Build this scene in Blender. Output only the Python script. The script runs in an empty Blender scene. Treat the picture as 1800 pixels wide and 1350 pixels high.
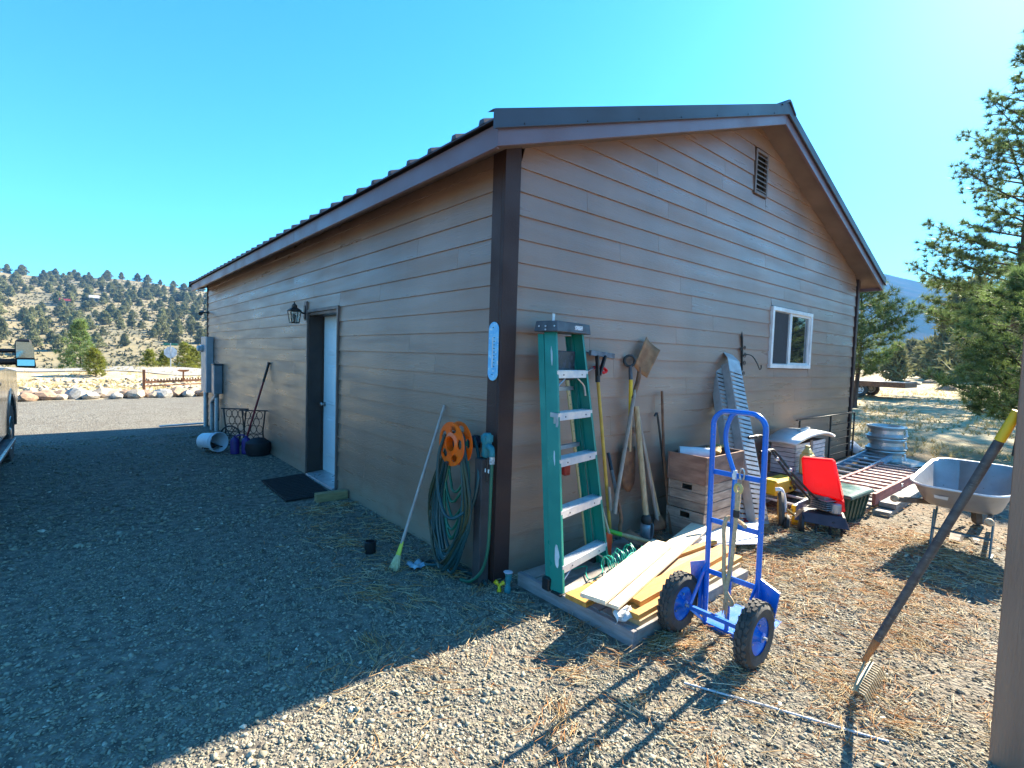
import bpy, bmesh, math, random
import numpy as np
from mathutils import Vector, Matrix, Euler, noise as mnoise

sc = bpy.context.scene
R = math.radians
rnd = random.Random(7)
rng = np.random.default_rng(7)
# ------------------------------------------------------------------ camera
CAM = Vector((-2.4374, -3.0032, 1.7334))
cd = bpy.data.cameras.new('camera')
cd.lens = 894.127 / 1800 * 36; cd.sensor_width = 36; cd.sensor_fit = 'HORIZONTAL'
cd.clip_start = .05; cd.clip_end = 20000
cam = bpy.data.objects.new('camera', cd); sc.collection.objects.link(cam)
cam.location = CAM
cam.rotation_euler = Euler((1.5186791, -0.03105814, -0.70368042), 'XYZ')
sc.camera = cam
# ------------------------------------------------------------------ sky, sun, exposure
SUN_TRAVEL = Vector((-1.5, -.05, -1.0)).normalized()
SUN_EL = math.asin(-SUN_TRAVEL.z)
SUN_AZ = math.atan2(-SUN_TRAVEL.x, -SUN_TRAVEL.y)      # clockwise from +Y
w = bpy.data.worlds.new('World'); sc.world = w; w.use_nodes = True
nt = w.node_tree; nt.nodes.clear()
sky = nt.nodes.new('ShaderNodeTexSky'); sky.sky_type = 'NISHITA'; sky.sun_disc = False
sky.sun_elevation = SUN_EL; sky.sun_rotation = SUN_AZ
sky.altitude = 1200; sky.air_density = 1.0; sky.dust_density = .6; sky.ozone_density = 1.4
hs = nt.nodes.new('ShaderNodeHueSaturation'); hs.inputs['Saturation'].default_value = 1.35
tn = nt.nodes.new('ShaderNodeMix'); tn.data_type = 'RGBA'; tn.blend_type = 'MULTIPLY'; tn.inputs[0].default_value = 1; tn.inputs[7].default_value = (.56, 1.18, 1.20, 1)
bg = nt.nodes.new('ShaderNodeBackground'); bg.inputs['Strength'].default_value = .063
wo = nt.nodes.new('ShaderNodeOutputWorld')
nt.links.new(sky.outputs[0], hs.inputs['Color']); nt.links.new(hs.outputs[0], tn.inputs[6]); nt.links.new(tn.outputs[2], bg.inputs[0]); nt.links.new(bg.outputs[0], wo.inputs[0])
sd = bpy.data.lights.new('sun', 'SUN'); sd.energy = 5.0; sd.angle = R(.53); sd.color = (1, .91, .73)
sun = bpy.data.objects.new('sun', sd); sc.collection.objects.link(sun)
sun.rotation_euler = SUN_TRAVEL.to_track_quat('-Z', 'Y').to_euler()
sun.location = (30, 0, 30)
sc.view_settings.view_transform = 'Standard'; sc.view_settings.look = 'None'
sc.view_settings.exposure = 2.42; sc.view_settings.gamma = 1
sc.render.engine = 'CYCLES'
sc.cycles.use_denoising = True
sc.cycles.max_bounces = 7; sc.cycles.diffuse_bounces = 4; sc.cycles.glossy_bounces = 3; sc.cycles.transmission_bounces = 5; sc.cycles.volume_bounces = 0
sc.cycles.transparent_max_bounces = 8
sc.cycles.caustics_reflective = False; sc.cycles.caustics_refractive = False
sc.cycles.sample_clamp_indirect = 6

# ------------------------------------------------------------------ helpers
COL = sc.collection
OFF = {}
def link(name, data, parent=None):
    o = bpy.data.objects.new(name, data); COL.objects.link(o)
    if parent is not None: o.parent = parent
    return o
def tag(o, label=None, cat=None, group=None, kind=None):
    if label: o['label'] = label
    if cat: o['category'] = cat
    if group: o['group'] = group
    if kind: o['kind'] = kind
    return o
def thing(name, label, cat, loc=(0, 0, 0), group=None):
    o = link(name, None); o.location = loc; o.empty_display_size = .1
    OFF[o] = Vector(loc)
    return tag(o, label, cat, group)
V = Vector
def frame(d, up=V((0, 0, 1))):
    d = V(d).normalized(); s = d.cross(up)
    if s.length < 1e-4: s = d.cross(V((0, 1, 0)))
    s.normalize(); u = s.cross(d).normalized()
    return s, u, d
class MB:
    def __init__(s): s.v = []; s.f = []; s.m = []
    def add(s, vs, fs, mi=0):
        b = len(s.v); s.v += [tuple(p) for p in vs]; s.f += [tuple(i + b for i in f) for f in fs]; s.m += [mi] * len(fs); return s
    def hexa(s, p, mi=0):        # 8 points: bottom ring 0-3, top ring 4-7
        return s.add(p, [(3, 2, 1, 0), (4, 5, 6, 7), (0, 1, 5, 4), (1, 2, 6, 5), (2, 3, 7, 6), (3, 0, 4, 7)], mi)
    def box(s, c, sz, M=None, mi=0):
        c = V(c); h = V(sz) / 2; p = []
        for z in (-1, 1):
            for x, y in ((-1, -1), (1, -1), (1, 1), (-1, 1)):
                q = V((x * h.x, y * h.y, z * h.z)); p.append(c + (M @ q if M else q))
        return s.hexa(p, mi)
    def bb(s, a, b, mi=0): # min / max corner
        return s.box((V(a) + V(b)) / 2, [abs(b[i] - a[i]) for i in range(3)], None, mi)
    def bar(s, a, b, w, h, up=V((0, 0, 1)), mi=0):
        a = V(a); b = V(b); sd_, u, d = frame(b - a, up); p = []
        for q in (a, b):
            for x, y in ((-1, -1), (1, -1), (1, 1), (-1, 1)): p.append(q + sd_ * x * w / 2 + u * y * h / 2)
        return s.hexa(p, mi)
    def tube(s, pts, r, n=8, closed=False, caps=True, mi=0, flat=1.0):
        pts = [V(p) for p in pts]; N = len(pts); rr = r if isinstance(r, (list, tuple)) else [r] * N
        vs = []; u = None
        for i, p in enumerate(pts):
            if closed: d = pts[(i + 1) % N] - pts[i - 1]
            else: d = pts[min(i + 1, N - 1)] - pts[max(i - 1, 0)]
            if d.length < 1e-9: d = V((0, 0, 1))
            d.normalize()
            if u is None: sdv, u, _ = frame(d)
            else:
                u = u - d * u.dot(d)
                if u.length < 1e-6: _, u, _ = frame(d)
                u.normalize(); sdv = d.cross(u)
            for k in range(n):
                a = 2 * math.pi * k / n
                vs.append(p + (sdv * math.cos(a) + u * math.sin(a) * flat) * rr[i])
        fs = []
        for i in range(N if closed else N - 1):
            j = (i + 1) % N
            for k in range(n):
                l = (k + 1) % n; fs.append((i * n + k, i * n + l, j * n + l, j * n + k))
        if caps and not closed: fs.append(tuple(range(n - 1, -1, -1))); fs.append(tuple((N - 1) * n + k for k in range(n)))
        return s.add(vs, fs, mi)
    def lathe(s, prof, o, axis=(0, 0, 1), n=24, mi=0, cap=True, sx=1.0, a0=0, a1=2 * math.pi):
        o = V(o); sd_, u, d = frame(axis, V((0, 0, 1)) if abs(V(axis).normalized().z) < .9 else V((0, 1, 0)))
        vs = []; N = len(prof)
        for r, z in prof:
            for k in range(n):
                a = 2 * math.pi * k / n; vs.append(o + d * z + (sd_ * math.cos(a) * sx + u * math.sin(a)) * r)
        fs = []
        for i in range(N - 1):
            for k in range(n):
                l = (k + 1) % n; fs.append((i * n + k, i * n + l, (i + 1) * n + l, (i + 1) * n + k))
        if cap: fs.append(tuple(range(n - 1, -1, -1))); fs.append(tuple((N - 1) * n + k for k in range(n)))
        return s.add(vs, fs, mi)
    def prism(s, poly, o, ex, ey, ez, mi=0):  # poly in (ex,ey) at o, extruded along ez
        o = V(o); ex = V(ex); ey = V(ey); ez = V(ez); n = len(poly)
        a = [o + ex * x + ey * y for x, y in poly]; b = [p + ez for p in a]
        fs = [tuple(range(n - 1, -1, -1)), tuple(range(n, 2 * n))]
        fs += [(k, (k + 1) % n, n + (k + 1) % n, n + k) for k in range(n)]
        return s.add(a + b, fs, mi)
    def strip(s, rows, mi=0, thick=None):  # grid of points
        n = len(rows[0]); vs = [p for r in rows for p in r]; fs = []
        for i in range(len(rows) - 1):
            for k in range(n - 1): fs.append((i * n + k, i * n + k + 1, (i + 1) * n + k + 1, (i + 1) * n + k))
        return s.add(vs, fs, mi)
    def build(s, name, mat, parent=None, smooth=False, bevel=0, label=None, cat=None, group=None, kind=None, fixn=True, solid=0, origin=None):
        off = OFF.get(parent, V((0, 0, 0))) if parent is not None else (V(origin) if origin is not None else V((0, 0, 0)))
        me = bpy.data.meshes.new(name)
        me.from_pydata([(p[0] - off.x, p[1] - off.y, p[2] - off.z) for p in s.v], [], s.f)
        for m_ in (mat if isinstance(mat, (list, tuple)) else [mat]): me.materials.append(m_)
        if any(s.m): me.polygons.foreach_set('material_index', s.m)
        if fixn:
            bm = bmesh.new(); bm.from_mesh(me); bmesh.ops.recalc_face_normals(bm, faces=bm.faces); bm.to_mesh(me); bm.free()
        if smooth:
            me.polygons.foreach_set('use_smooth', [True] * len(me.polygons))
            me.set_sharp_from_angle(angle=R(40))
        o = link(name, me, parent)
        if parent is None: o.location = off
        OFF[o] = off
        if solid:
            md = o.modifiers.new('solid', 'SOLIDIFY'); md.thickness = solid; md.offset = 0
        if bevel:
            md = o.modifiers.new('bevel', 'BEVEL'); md.width = bevel; md.segments = 1; md.limit_method = 'ANGLE'; md.angle_limit = R(40)
        tag(o, label, cat, group, kind)
        return o
def npmesh(name, verts, tris, mat, smooth=False, col=None, quads=False, midx=None):
    me = bpy.data.meshes.new(name); k = 4 if quads else 3
    verts = np.asarray(verts, np.float32); tris = np.asarray(tris, np.int32)
    me.vertices.add(len(verts)); me.vertices.foreach_set('co', verts.ravel())
    me.loops.add(tris.size); me.loops.foreach_set('vertex_index', tris.ravel())
    me.polygons.add(len(tris)); me.polygons.foreach_set('loop_start', np.arange(0, tris.size, k, dtype=np.int32)); me.polygons.foreach_set('loop_total', np.full(len(tris), k, np.int32))
    if smooth: me.polygons.foreach_set('use_smooth', np.ones(len(tris), bool))
    for m_ in (mat if isinstance(mat, (list, tuple)) else [mat]): me.materials.append(m_)
    if midx is not None: me.polygons.foreach_set('material_index', np.asarray(midx, np.int32))
    if col is not None:
        at = me.color_attributes.new('tint', 'FLOAT_COLOR', 'POINT'); c4 = np.ones((len(verts), 4), np.float32); c4[:, :3] = col; at.data.foreach_set('color', c4.ravel())
    me.update(calc_edges=True); me.validate()
    return me
# ------------------------------------------------------------------ materials
MATS = {}
def mat(name, c, rough=.6, metal=0.0, c2=None, vs=5.0, st=(1, 1, 1), bump=.15, bs=60.0, rand=.12, spec=.5, tint=False, trans=0.0, sub=0.0, vmin=.35, vmax=.65, spk=None, coat=0.0, world=False, bdist=.01, detail=6):
    if name in MATS: return MATS[name]
    m = bpy.data.materials.new(name); m.use_nodes = True; t = m.node_tree; b = t.nodes['Principled BSDF']; L = t.links.new
    tc = t.nodes.new('ShaderNodeTexCoord'); mp = t.nodes.new('ShaderNodeMapping'); mp.inputs['Scale'].default_value = st
    if world:
        g = t.nodes.new('ShaderNodeNewGeometry'); L(g.outputs['Position'], mp.inputs[0])
    else:
        oi = t.nodes.new('ShaderNodeObjectInfo'); ad = t.nodes.new('ShaderNodeVectorMath'); ad.operation = 'MULTIPLY_ADD'
        cx = t.nodes.new('ShaderNodeCombineXYZ')
        for k in range(3): L(oi.outputs['Random'], cx.inputs[k])
        L(cx.outputs[0], ad.inputs[0]); ad.inputs[1].default_value = (17, 31, 23); L(tc.outputs['Object'], ad.inputs[2]); L(ad.outputs[0], mp.inputs[0])
    n1 = t.nodes.new('ShaderNodeTexNoise'); n1.inputs['Scale'].default_value = vs; n1.inputs['Detail'].default_value = detail; L(mp.outputs[0], n1.inputs['Vector'])
    mr = t.nodes.new('ShaderNodeMapRange'); mr.inputs[1].default_value = vmin; mr.inputs[2].default_value = vmax; L(n1.outputs[0], mr.inputs[0])
    c = (*c, 1); c2 = (*c2, 1) if c2 else tuple(min(1, x * .72) for x in c[:3]) + (1,)
    mx = t.nodes.new('ShaderNodeMix'); mx.data_type = 'RGBA'; mx.inputs[6].default_value = c; mx.inputs[7].default_value = c2; L(mr.outputs[0], mx.inputs[0])
    out = mx.outputs[2]
    if spk:   # (scale, threshold, colour): scattered specks / chips
        n3 = t.nodes.new('ShaderNodeTexNoise'); n3.inputs['Scale'].default_value = spk[0]; n3.inputs['Detail'].default_value = 3; L(mp.outputs[0], n3.inputs['Vector'])
        r3 = t.nodes.new('ShaderNodeMapRange'); r3.inputs[1].default_value = spk[1]; r3.inputs[2].default_value = spk[1] + .05; L(n3.outputs[0], r3.inputs[0])
        m3 = t.nodes.new('ShaderNodeMix'); m3.data_type = 'RGBA'; L(r3.outputs[0], m3.inputs[0]); L(out, m3.inputs[6]); m3.inputs[7].default_value = (*spk[2], 1); out = m3.outputs[2]
    if tint:
        a = t.nodes.new('ShaderNodeVertexColor'); a.layer_name = 'tint'
        mm = t.nodes.new('ShaderNodeMix'); mm.data_type = 'RGBA'; mm.blend_type = 'MULTIPLY'; mm.inputs[0].default_value = 1; L(out, mm.inputs[6]); L(a.outputs[0], mm.inputs[7]); out = mm.outputs[2]
    if rand and not world:
        hv = t.nodes.new('ShaderNodeHueSaturation'); r2 = t.nodes.new('ShaderNodeMapRange'); r2.inputs[3].default_value = 1 - rand; r2.inputs[4].default_value = 1 + rand
        L(oi.outputs['Random'], r2.inputs[0]); L(r2.outputs[0], hv.inputs['Value']); L(out, hv.inputs['Color']); out = hv.outputs[0]
    L(out, b.inputs['Base Color'])
    b.inputs['Roughness'].default_value = rough; b.inputs['Metallic'].default_value = metal; b.inputs['Specular IOR Level'].default_value = spec
    if coat: b.inputs['Coat Weight'].default_value = coat; b.inputs['Coat Roughness'].default_value = .1
    if trans: b.inputs['Transmission Weight'].default_value = trans
    if sub:   # thin leaf: add translucency
        tr = t.nodes.new('ShaderNodeBsdfTranslucent'); ms = t.nodes.new('ShaderNodeMixShader'); ms.inputs[0].default_value = sub
        L(out, tr.inputs[0]); L(b.outputs[0], ms.inputs[1]); L(tr.outputs[0], ms.inputs[2]); L(ms.outputs[0], t.nodes['Material Output'].inputs[0])
    # roughness break-up
    rr = t.nodes.new('ShaderNodeMapRange'); rr.inputs[1].default_value = .3; rr.inputs[2].default_value = .7; rr.inputs[3].default_value = max(0, rough - .12); rr.inputs[4].default_value = min(1, rough + .12); L(n1.outputs[0], rr.inputs[0]); L(rr.outputs[0], b.inputs['Roughness'])
    if bump:
        n2 = t.nodes.new('ShaderNodeTexNoise'); n2.inputs['Scale'].default_value = bs; n2.inputs['Detail'].default_value = 4; L(mp.outputs[0], n2.inputs['Vector'])
        bp = t.nodes.new('ShaderNodeBump'); bp.inputs['Strength'].default_value = bump; bp.inputs['Distance'].default_value = bdist; L(n2.outputs[0], bp.inputs['Height']); L(bp.outputs[0], b.inputs['Normal'])
    MATS[name] = m
    return m
def glass_mat(name, c=(.02, .025, .03), rough=.03):
    m = bpy.data.materials.new(name); m.use_nodes = True; b = m.node_tree.nodes['Principled BSDF']
    b.inputs['Base Color'].default_value = (*c, 1); b.inputs['Roughness'].default_value = rough; b.inputs['Specular IOR Level'].default_value = .9; b.inputs['IOR'].default_value = 2.5
    t = m.node_tree; n = t.nodes.new('ShaderNodeTexNoise'); n.inputs['Scale'].default_value = 1.6; bp = t.nodes.new('ShaderNodeBump'); bp.inputs['Strength'].default_value = .04; bp.inputs['Distance'].default_value = .02
    t.links.new(n.outputs[0], bp.inputs['Height']); t.links.new(bp.outputs[0], b.inputs['Normal'])
    return m

# ------------------------------------------------------------------ ground
def sm(a, b, x):
    t = min(1, max(0, (x - a) / (b - a))); return t * t * (3 - 2 * t)
def gh(x, y):
    """height of the ground"""
    z = -.2 * sm(7, 12, y) + .018 * min(max(x, 0), 11)
    d = math.hypot(x - CAM.x, y - CAM.y); az = math.degrees(math.atan2(x - CAM.x, y - CAM.y))
    if d > 3.5: z += .05 * sm(3.5, 9, d) * (mnoise.noise(V((x * .25, y * .25, 3))))
    lf = sm(48, 24, az)                        # the left part of the view falls away to a valley
    z += -13.5 * sm(46, 130, d) * lf
    rt = 1 - lf
    z += rt * (.25 * sm(12, 60, d)) + rt * .15 * sm(8, 30, d) * mnoise.noise(V((x * .12, y * .12, 9)))
    z += lf * (.6 * sm(33, 40, d) * sm(48, 40, d)) * (.5 + mnoise.noise(V((x * .2, y * .2, 5))))
    return z
# ground sheet: polar grid round the camera, fine near, coarse far
def ground_material():
    m = bpy.data.materials.new('ground_gravel'); m.use_nodes = True; t = m.node_tree; b = t.nodes['Principled BSDF']; L = t.links.new
    g = t.nodes.new('ShaderNodeNewGeometry'); sx = t.nodes.new('ShaderNodeSeparateXYZ'); L(g.outputs['Position'], sx.inputs[0])
    def noise(s, d=5, st=None):
        n = t.nodes.new('ShaderNodeTexNoise'); n.inputs['Scale'].default_value = s; n.inputs['Detail'].default_value = d
        if st:
            mp = t.nodes.new('ShaderNodeMapping'); mp.inputs['Scale'].default_value = st; L(g.outputs['Position'], mp.inputs[0]); L(mp.outputs[0], n.inputs['Vector'])
        else: L(g.outputs['Position'], n.inputs['Vector'])
        return n.outputs[0]
    def mrange(v, a, b_, c=0, d=1):
        r = t.nodes.new('ShaderNodeMapRange'); r.inputs[1].default_value = a; r.inputs[2].default_value = b_; r.inputs[3].default_value = c; r.inputs[4].default_value = d; L(v, r.inputs[0]); return r.outputs[0]
    def mth(op, a, b_=None):
        n = t.nodes.new('ShaderNodeMath'); n.operation = op
        for i, q in enumerate((a, b_)):
            if q is None: continue
            if isinstance(q, (int, float)): n.inputs[i].default_value = q
            else: L(q, n.inputs[i])
        return n.outputs[0]
    def mix(f, a, b_):
        n = t.nodes.new('ShaderNodeMix'); n.data_type = 'RGBA'
        if isinstance(f, float): n.inputs[0].default_value = f
        else: L(f, n.inputs[0])
        for i, q in ((6, a), (7, b_)):
            if isinstance(q, tuple): n.inputs[i].default_value = (*q, 1)
            else: L(q, n.inputs[i])
        return n.outputs[2]
    # gravel stones
    vo = t.nodes.new('ShaderNodeTexVoronoi'); vo.inputs['Scale'].default_value = 42; L(g.outputs['Position'], vo.inputs['Vector'])
    hsv = t.nodes.new('ShaderNodeSeparateColor'); L(vo.outputs['Color'], hsv.inputs[0])
    stone = mix(hsv.outputs[0], (.15, .14, .12), (.34, .32, .27))
    stone = mix(mrange(vo.outputs['Distance'], .35, .8), stone, (.035, .03, .025))
    stone = mix(mth('MULTIPLY', mrange(noise(2.2, 4), .45, .7), .5), stone, (.12, .10, .08))
    vd = t.nodes.new('ShaderNodeVectorMath'); vd.operation = 'DISTANCE'; vd.inputs[1].default_value = (-2.44, -3.0, 0); L(g.outputs['Position'], vd.inputs[0])
    shaded_dirt = mix(mrange(noise(14, 6), .35, .65), (.10, .085, .068), (.24, .21, .165))     # dirt darkened near the camera: painted shade of gaps between stones
    stone = mix(mrange(vd.outputs['Value'], 9.5, 13.0, 1, 0), stone, shaded_dirt)
    # needle litter on the right by the wall
    lit = mix(mrange(noise(30, 6), .3, .7), (.10, .072, .05), (.32, .215, .125))
    lm = mth('MULTIPLY', mrange(sx.outputs[0], .6, 3.5), mrange(mth('ADD', noise(1.1, 5), mth('MULTIPLY', sx.outputs[0], .03)), .50, .85))
    col = mix(lm, stone, lit)
    # dry field on the right
    dry = mix(mrange(noise(.35, 7), .35, .65), (.47, .36, .20), (.30, .20, .11))
    dry = mix(mrange(noise(3.5, 7), .42, .62), dry, (.50, .42, .26))
    dry = mix(mth('MULTIPLY', mrange(noise(.16, 5), .52, .62), .7), dry, (.28, .23, .115))
    fm = mrange(mth('ADD', sx.outputs[0], mth('MULTIPLY', noise(.5, 4), 4)), 9.5, 12.5)
    col = mix(fm, col, dry)
    # pale sandy bank and dry grass on the left beyond the boulders
    sand = mix(mrange(noise(.4, 7), .38, .62), (.50, .40, .25), (.36, .27, .16))
    sand = mix(mrange(noise(1.6, 6), .5, .62), sand, (.55, .48, .36))
    ym = mth('MULTIPLY', mrange(mth('ADD', sx.outputs[1], mth('MULTIPLY', noise(.6, 4), 2)), 21.0, 22.5), mrange(sx.outputs[0], 14, 6))
    col = mix(ym, col, sand)
    L(col, b.inputs['Base Color']); b.inputs['Roughness'].default_value = .95; b.inputs['Specular IOR Level'].default_value = .2
    hgt = mth('ADD', mth('MULTIPLY', mrange(vo.outputs['Distance'], 0, .9, 1, 0), .6), mth('MULTIPLY', noise(9, 6), .8))
    bp = t.nodes.new('ShaderNodeBump'); bp.inputs['Strength'].default_value = .9; bp.inputs['Distance'].default_value = .02; L(hgt, bp.inputs['Height']); L(bp.outputs[0], b.inputs['Normal'])
    return m
GM = ground_material()
HAZE = 1.8e-4
def build_ground():
    rads = list(np.geomspace(.6, 9, 70)) + list(np.geomspace(9.3, 60, 70)) + list(np.geomspace(63, 4800, 44)); naz = 240
    vs = [(CAM.x, CAM.y, 0)]; fs = []
    for r in rads:
        for k in range(naz):
            a = 2 * math.pi * k / naz; x = CAM.x + r * math.sin(a); y = CAM.y + r * math.cos(a)
            z = gh(x, y)
            if r < 12: z += .012 * mnoise.noise(V((x * 2.5, y * 2.5, 0)))
            vs.append((x, y, z))
    for k in range(naz): fs.append((0, 1 + (k + 1) % naz, 1 + k))
    for i in range(len(rads) - 1):
        for k in range(naz):
            a = 1 + i * naz + k; b = 1 + i * naz + (k + 1) % naz; fs.append((a, b, b + naz, a + naz))
    mb = MB(); mb.v = vs; mb.f = fs; mb.m = [0] * len(fs)
    o = mb.build('ground', GM, smooth=False, kind='structure', fixn=False)
    o.data.polygons.foreach_set('use_smooth', [True] * len(fs))
build_ground()

# ------------------------------------------------------------------ building
W, LEN, EX, Z0 = 8.12, 11.5, .178, .15
SL = .345; OV = .32; OVG = .30
ZF = 3.28                                    # top of the fascia at the eave
def roofz(x): return ZF + SL * (min(x, W - x) + OV)
siding = mat('siding_paint', (.285, .166, .114), .36, c2=(.265, .153, .105), vs=1.4, st=(1, 1, 3), bump=.55, bs=26, rand=.035, spk=None, spec=.6, bdist=.004)
# embossed wood grain on the siding: stretch the relief along the boards
for n_ in siding.node_tree.nodes:
    if n_.type == 'MAPPING': n_.inputs['Scale'].default_value = (.55, .55, 5.5)
# broad faded streaks running down the painted boards
_t = siding.node_tree; _b = _t.nodes['Principled BSDF']; _src = _b.inputs['Base Color'].links[0].from_socket
_g = _t.nodes.new('ShaderNodeNewGeometry'); _m = _t.nodes.new('ShaderNodeMapping'); _m.inputs['Scale'].default_value = (1.1, 1.1, .22); _n = _t.nodes.new('ShaderNodeTexNoise'); _n.inputs['Scale'].default_value = 1.3; _n.inputs['Detail'].default_value = 5
_r = _t.nodes.new('ShaderNodeMapRange'); _r.inputs[1].default_value = .35; _r.inputs[2].default_value = .68; _r.inputs[3].default_value = .9; _r.inputs[4].default_value = 1.16; _h = _t.nodes.new('ShaderNodeHueSaturation')
_t.links.new(_g.outputs['Position'], _m.inputs[0]); _t.links.new(_m.outputs[0], _n.inputs['Vector']); _t.links.new(_n.outputs[0], _r.inputs[0]); _t.links.new(_r.outputs[0], _h.inputs['Value']); _t.links.new(_src, _h.inputs['Color'])
# dust splashed up from the gravel onto the lowest boards
_s = _t.nodes.new('ShaderNodeSeparateXYZ'); _t.links.new(_g.outputs['Position'], _s.inputs[0]); _n2 = _t.nodes.new('ShaderNodeTexNoise'); _n2.inputs['Scale'].default_value = 5; _n2.inputs['Detail'].default_value = 6; _t.links.new(_g.outputs['Position'], _n2.inputs['Vector'])
_a = _t.nodes.new('ShaderNodeMath'); _a.operation = 'MULTIPLY_ADD'; _t.links.new(_n2.outputs[0], _a.inputs[0]); _a.inputs[1].default_value = -.75; _t.links.new(_s.outputs[2], _a.inputs[2])
_q = _t.nodes.new('ShaderNodeMapRange'); _q.inputs[1].default_value = -.30; _q.inputs[2].default_value = .02; _q.inputs[3].default_value = .55; _q.inputs[4].default_value = 0; _t.links.new(_a.outputs[0], _q.inputs[0])
_x = _t.nodes.new('ShaderNodeMix'); _x.data_type = 'RGBA'; _t.links.new(_q.outputs[0], _x.inputs[0]); _t.links.new(_h.outputs[0], _x.inputs[6]); _x.inputs[7].default_value = (.34, .27, .20, 1)
_t.links.new(_x.outputs[2], _b.inputs['Base Color'])
trimm = mat('trim_paint_dark_brown', (.058, .027, .022), .55, c2=(.048, .023, .02), vs=3, bump=.25, bs=90, rand=.04, spec=.3)
fasc = mat('fascia_paint_brown', (.175, .108, .122), .42, c2=(.15, .092, .104), vs=2, bump=.2, bs=120, rand=.05, spk=(160, .69, (.05, .035, .03)))
roofm = mat('roof_metal_brown', (.042, .032, .042), .5, metal=.0, vs=1, bump=0, spec=.6, rand=0)
soff = mat('soffit_paint', (.21, .145, .115), .7, vs=2, bump=.1)
white = mat('white_paint', (.78, .78, .78), .42, c2=(.70, .71, .72), vs=3, bump=.05, rand=.02)
B = thing('workshop_building', 'long brown lap-sided workshop with metal gable roof and white side door', 'building', (0, 0, 0))
mb = MB()   # the sheathing behind the boards
mb.prism([(0, -.45), (W, -.45), (W, ZF + SL * OV - .16), (W / 2, roofz(W / 2) - .16), (0, ZF + SL * OV - .16)], (0, .012, 0), (1, 0, 0), (0, 0, 1), (0, .01, 0))
mb.prism([(0, -.45), (W, -.45), (W, ZF + SL * OV - .16), (W / 2, roofz(W / 2) - .16), (0, ZF + SL * OV - .16)], (0, LEN - .022, 0), (1, 0, 0), (0, 0, 1), (0, .01, 0))
mb.bb((W - .022, .03, -.5), (W - .012, LEN - .03, 3.25))
# the long wall, with a hole for the door
DY0, DY1, DZ0, DZ1 = 3.17, 4.20, .03, 2.24
mb.bb((.012, .03, -.5), (.022, DY0 - .02, 3.27)); mb.bb((.012, DY1 + .02, -.5), (.022, LEN - .03, 3.27)); mb.bb((.012, DY0 - .02, DZ1 + .03), (.022, DY1 + .02, 3.27)); mb.bb((.012, DY0 - .02, -.5), (.022, DY1 + .02, DZ0 - .03))
mb.build('wall', trimm, B)
def board_long(y0, y1, z0, z1):
    m_ = MB(); e = .0013
    # x outward is -x : bottom proud 14 mm, top 4 mm
    m_.hexa([(-.018, y0 + e, z0), (.004, y0 + e, z0), (.004, y1 - e, z0), (-.018, y1 - e, z0), (-.004, y0 + e, z1 + .012), (.006, y0 + e, z1 + .012), (.006, y1 - e, z1 + .012), (-.004, y1 - e, z1 + .012)])
    m_.build('siding_board', siding, B)
TR = .118
for n in range(-2, 17 + 1):
    z0 = Z0 + n * EX; z1 = min(z0 + EX, 3.33)
    if z1 <= z0 + .02: continue
    rr_ = random.Random(100 + n)
    cuts = [TR]; y = .5 + rr_.random() * 3.2
    while y < LEN - .8: cuts.append(y); y += 3.66 - rr_.random() * .25
    cuts.append(LEN - .02)
    # spans free of the door
    for a, b_ in zip(cuts, cuts[1:]):
        if z0 < DZ1 + .05:
            zt = z1
            segs = []
            if a < DY0 - .045: segs.append((a, min(b_, DY0 - .045)))
            if b_ > DY1 + .045: segs.append((max(a, DY1 + .045), b_))
            for s_ in segs:
                if s_[1] - s_[0] > .05: board_long(s_[0], s_[1], z0, z1)
            if z1 > DZ1 + .075 and a < DY1 and b_ > DY0:      # board notched over the door head
                lo, hi = max(a, DY0 - .045), min(b_, DY1 + .045)
                if hi - lo > .05: board_long(lo, hi, DZ1 + .065, z1)
        else: board_long(a, b_, z0, z1)
def board_gable(xb0, xb1, xt0, xt1, z0, z1):
    m_ = MB(); e = .0013
    m_.hexa([(xb0 + e, -.018, z0), (xb1 - e, -.018, z0), (xb1 - e, .004, z0), (xb0 + e, .004, z0), (xt0 + e, -.004, z1 + .012), (xt1 - e, -.004, z1 + .012), (xt1 - e, .006, z1 + .012), (xt0 + e, .006, z1 + .012)])
    m_.build('siding_board', siding, B)
WX0, WX1, WZ0, WZ1 = 4.62, 6.02, 1.70, 2.53
VX0, VX1, VZ0, VZ1 = 3.93, 4.27, 3.86, 4.40
joints = {13: [3.2], 12: [4.05], 11: [4.9], 17: [.85], 16: [1.45], 14: [], 10: [5.7]}
def lim(z):
    x = (z - (ZF - .10)) / SL - OV
    return max(TR, x)
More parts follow.
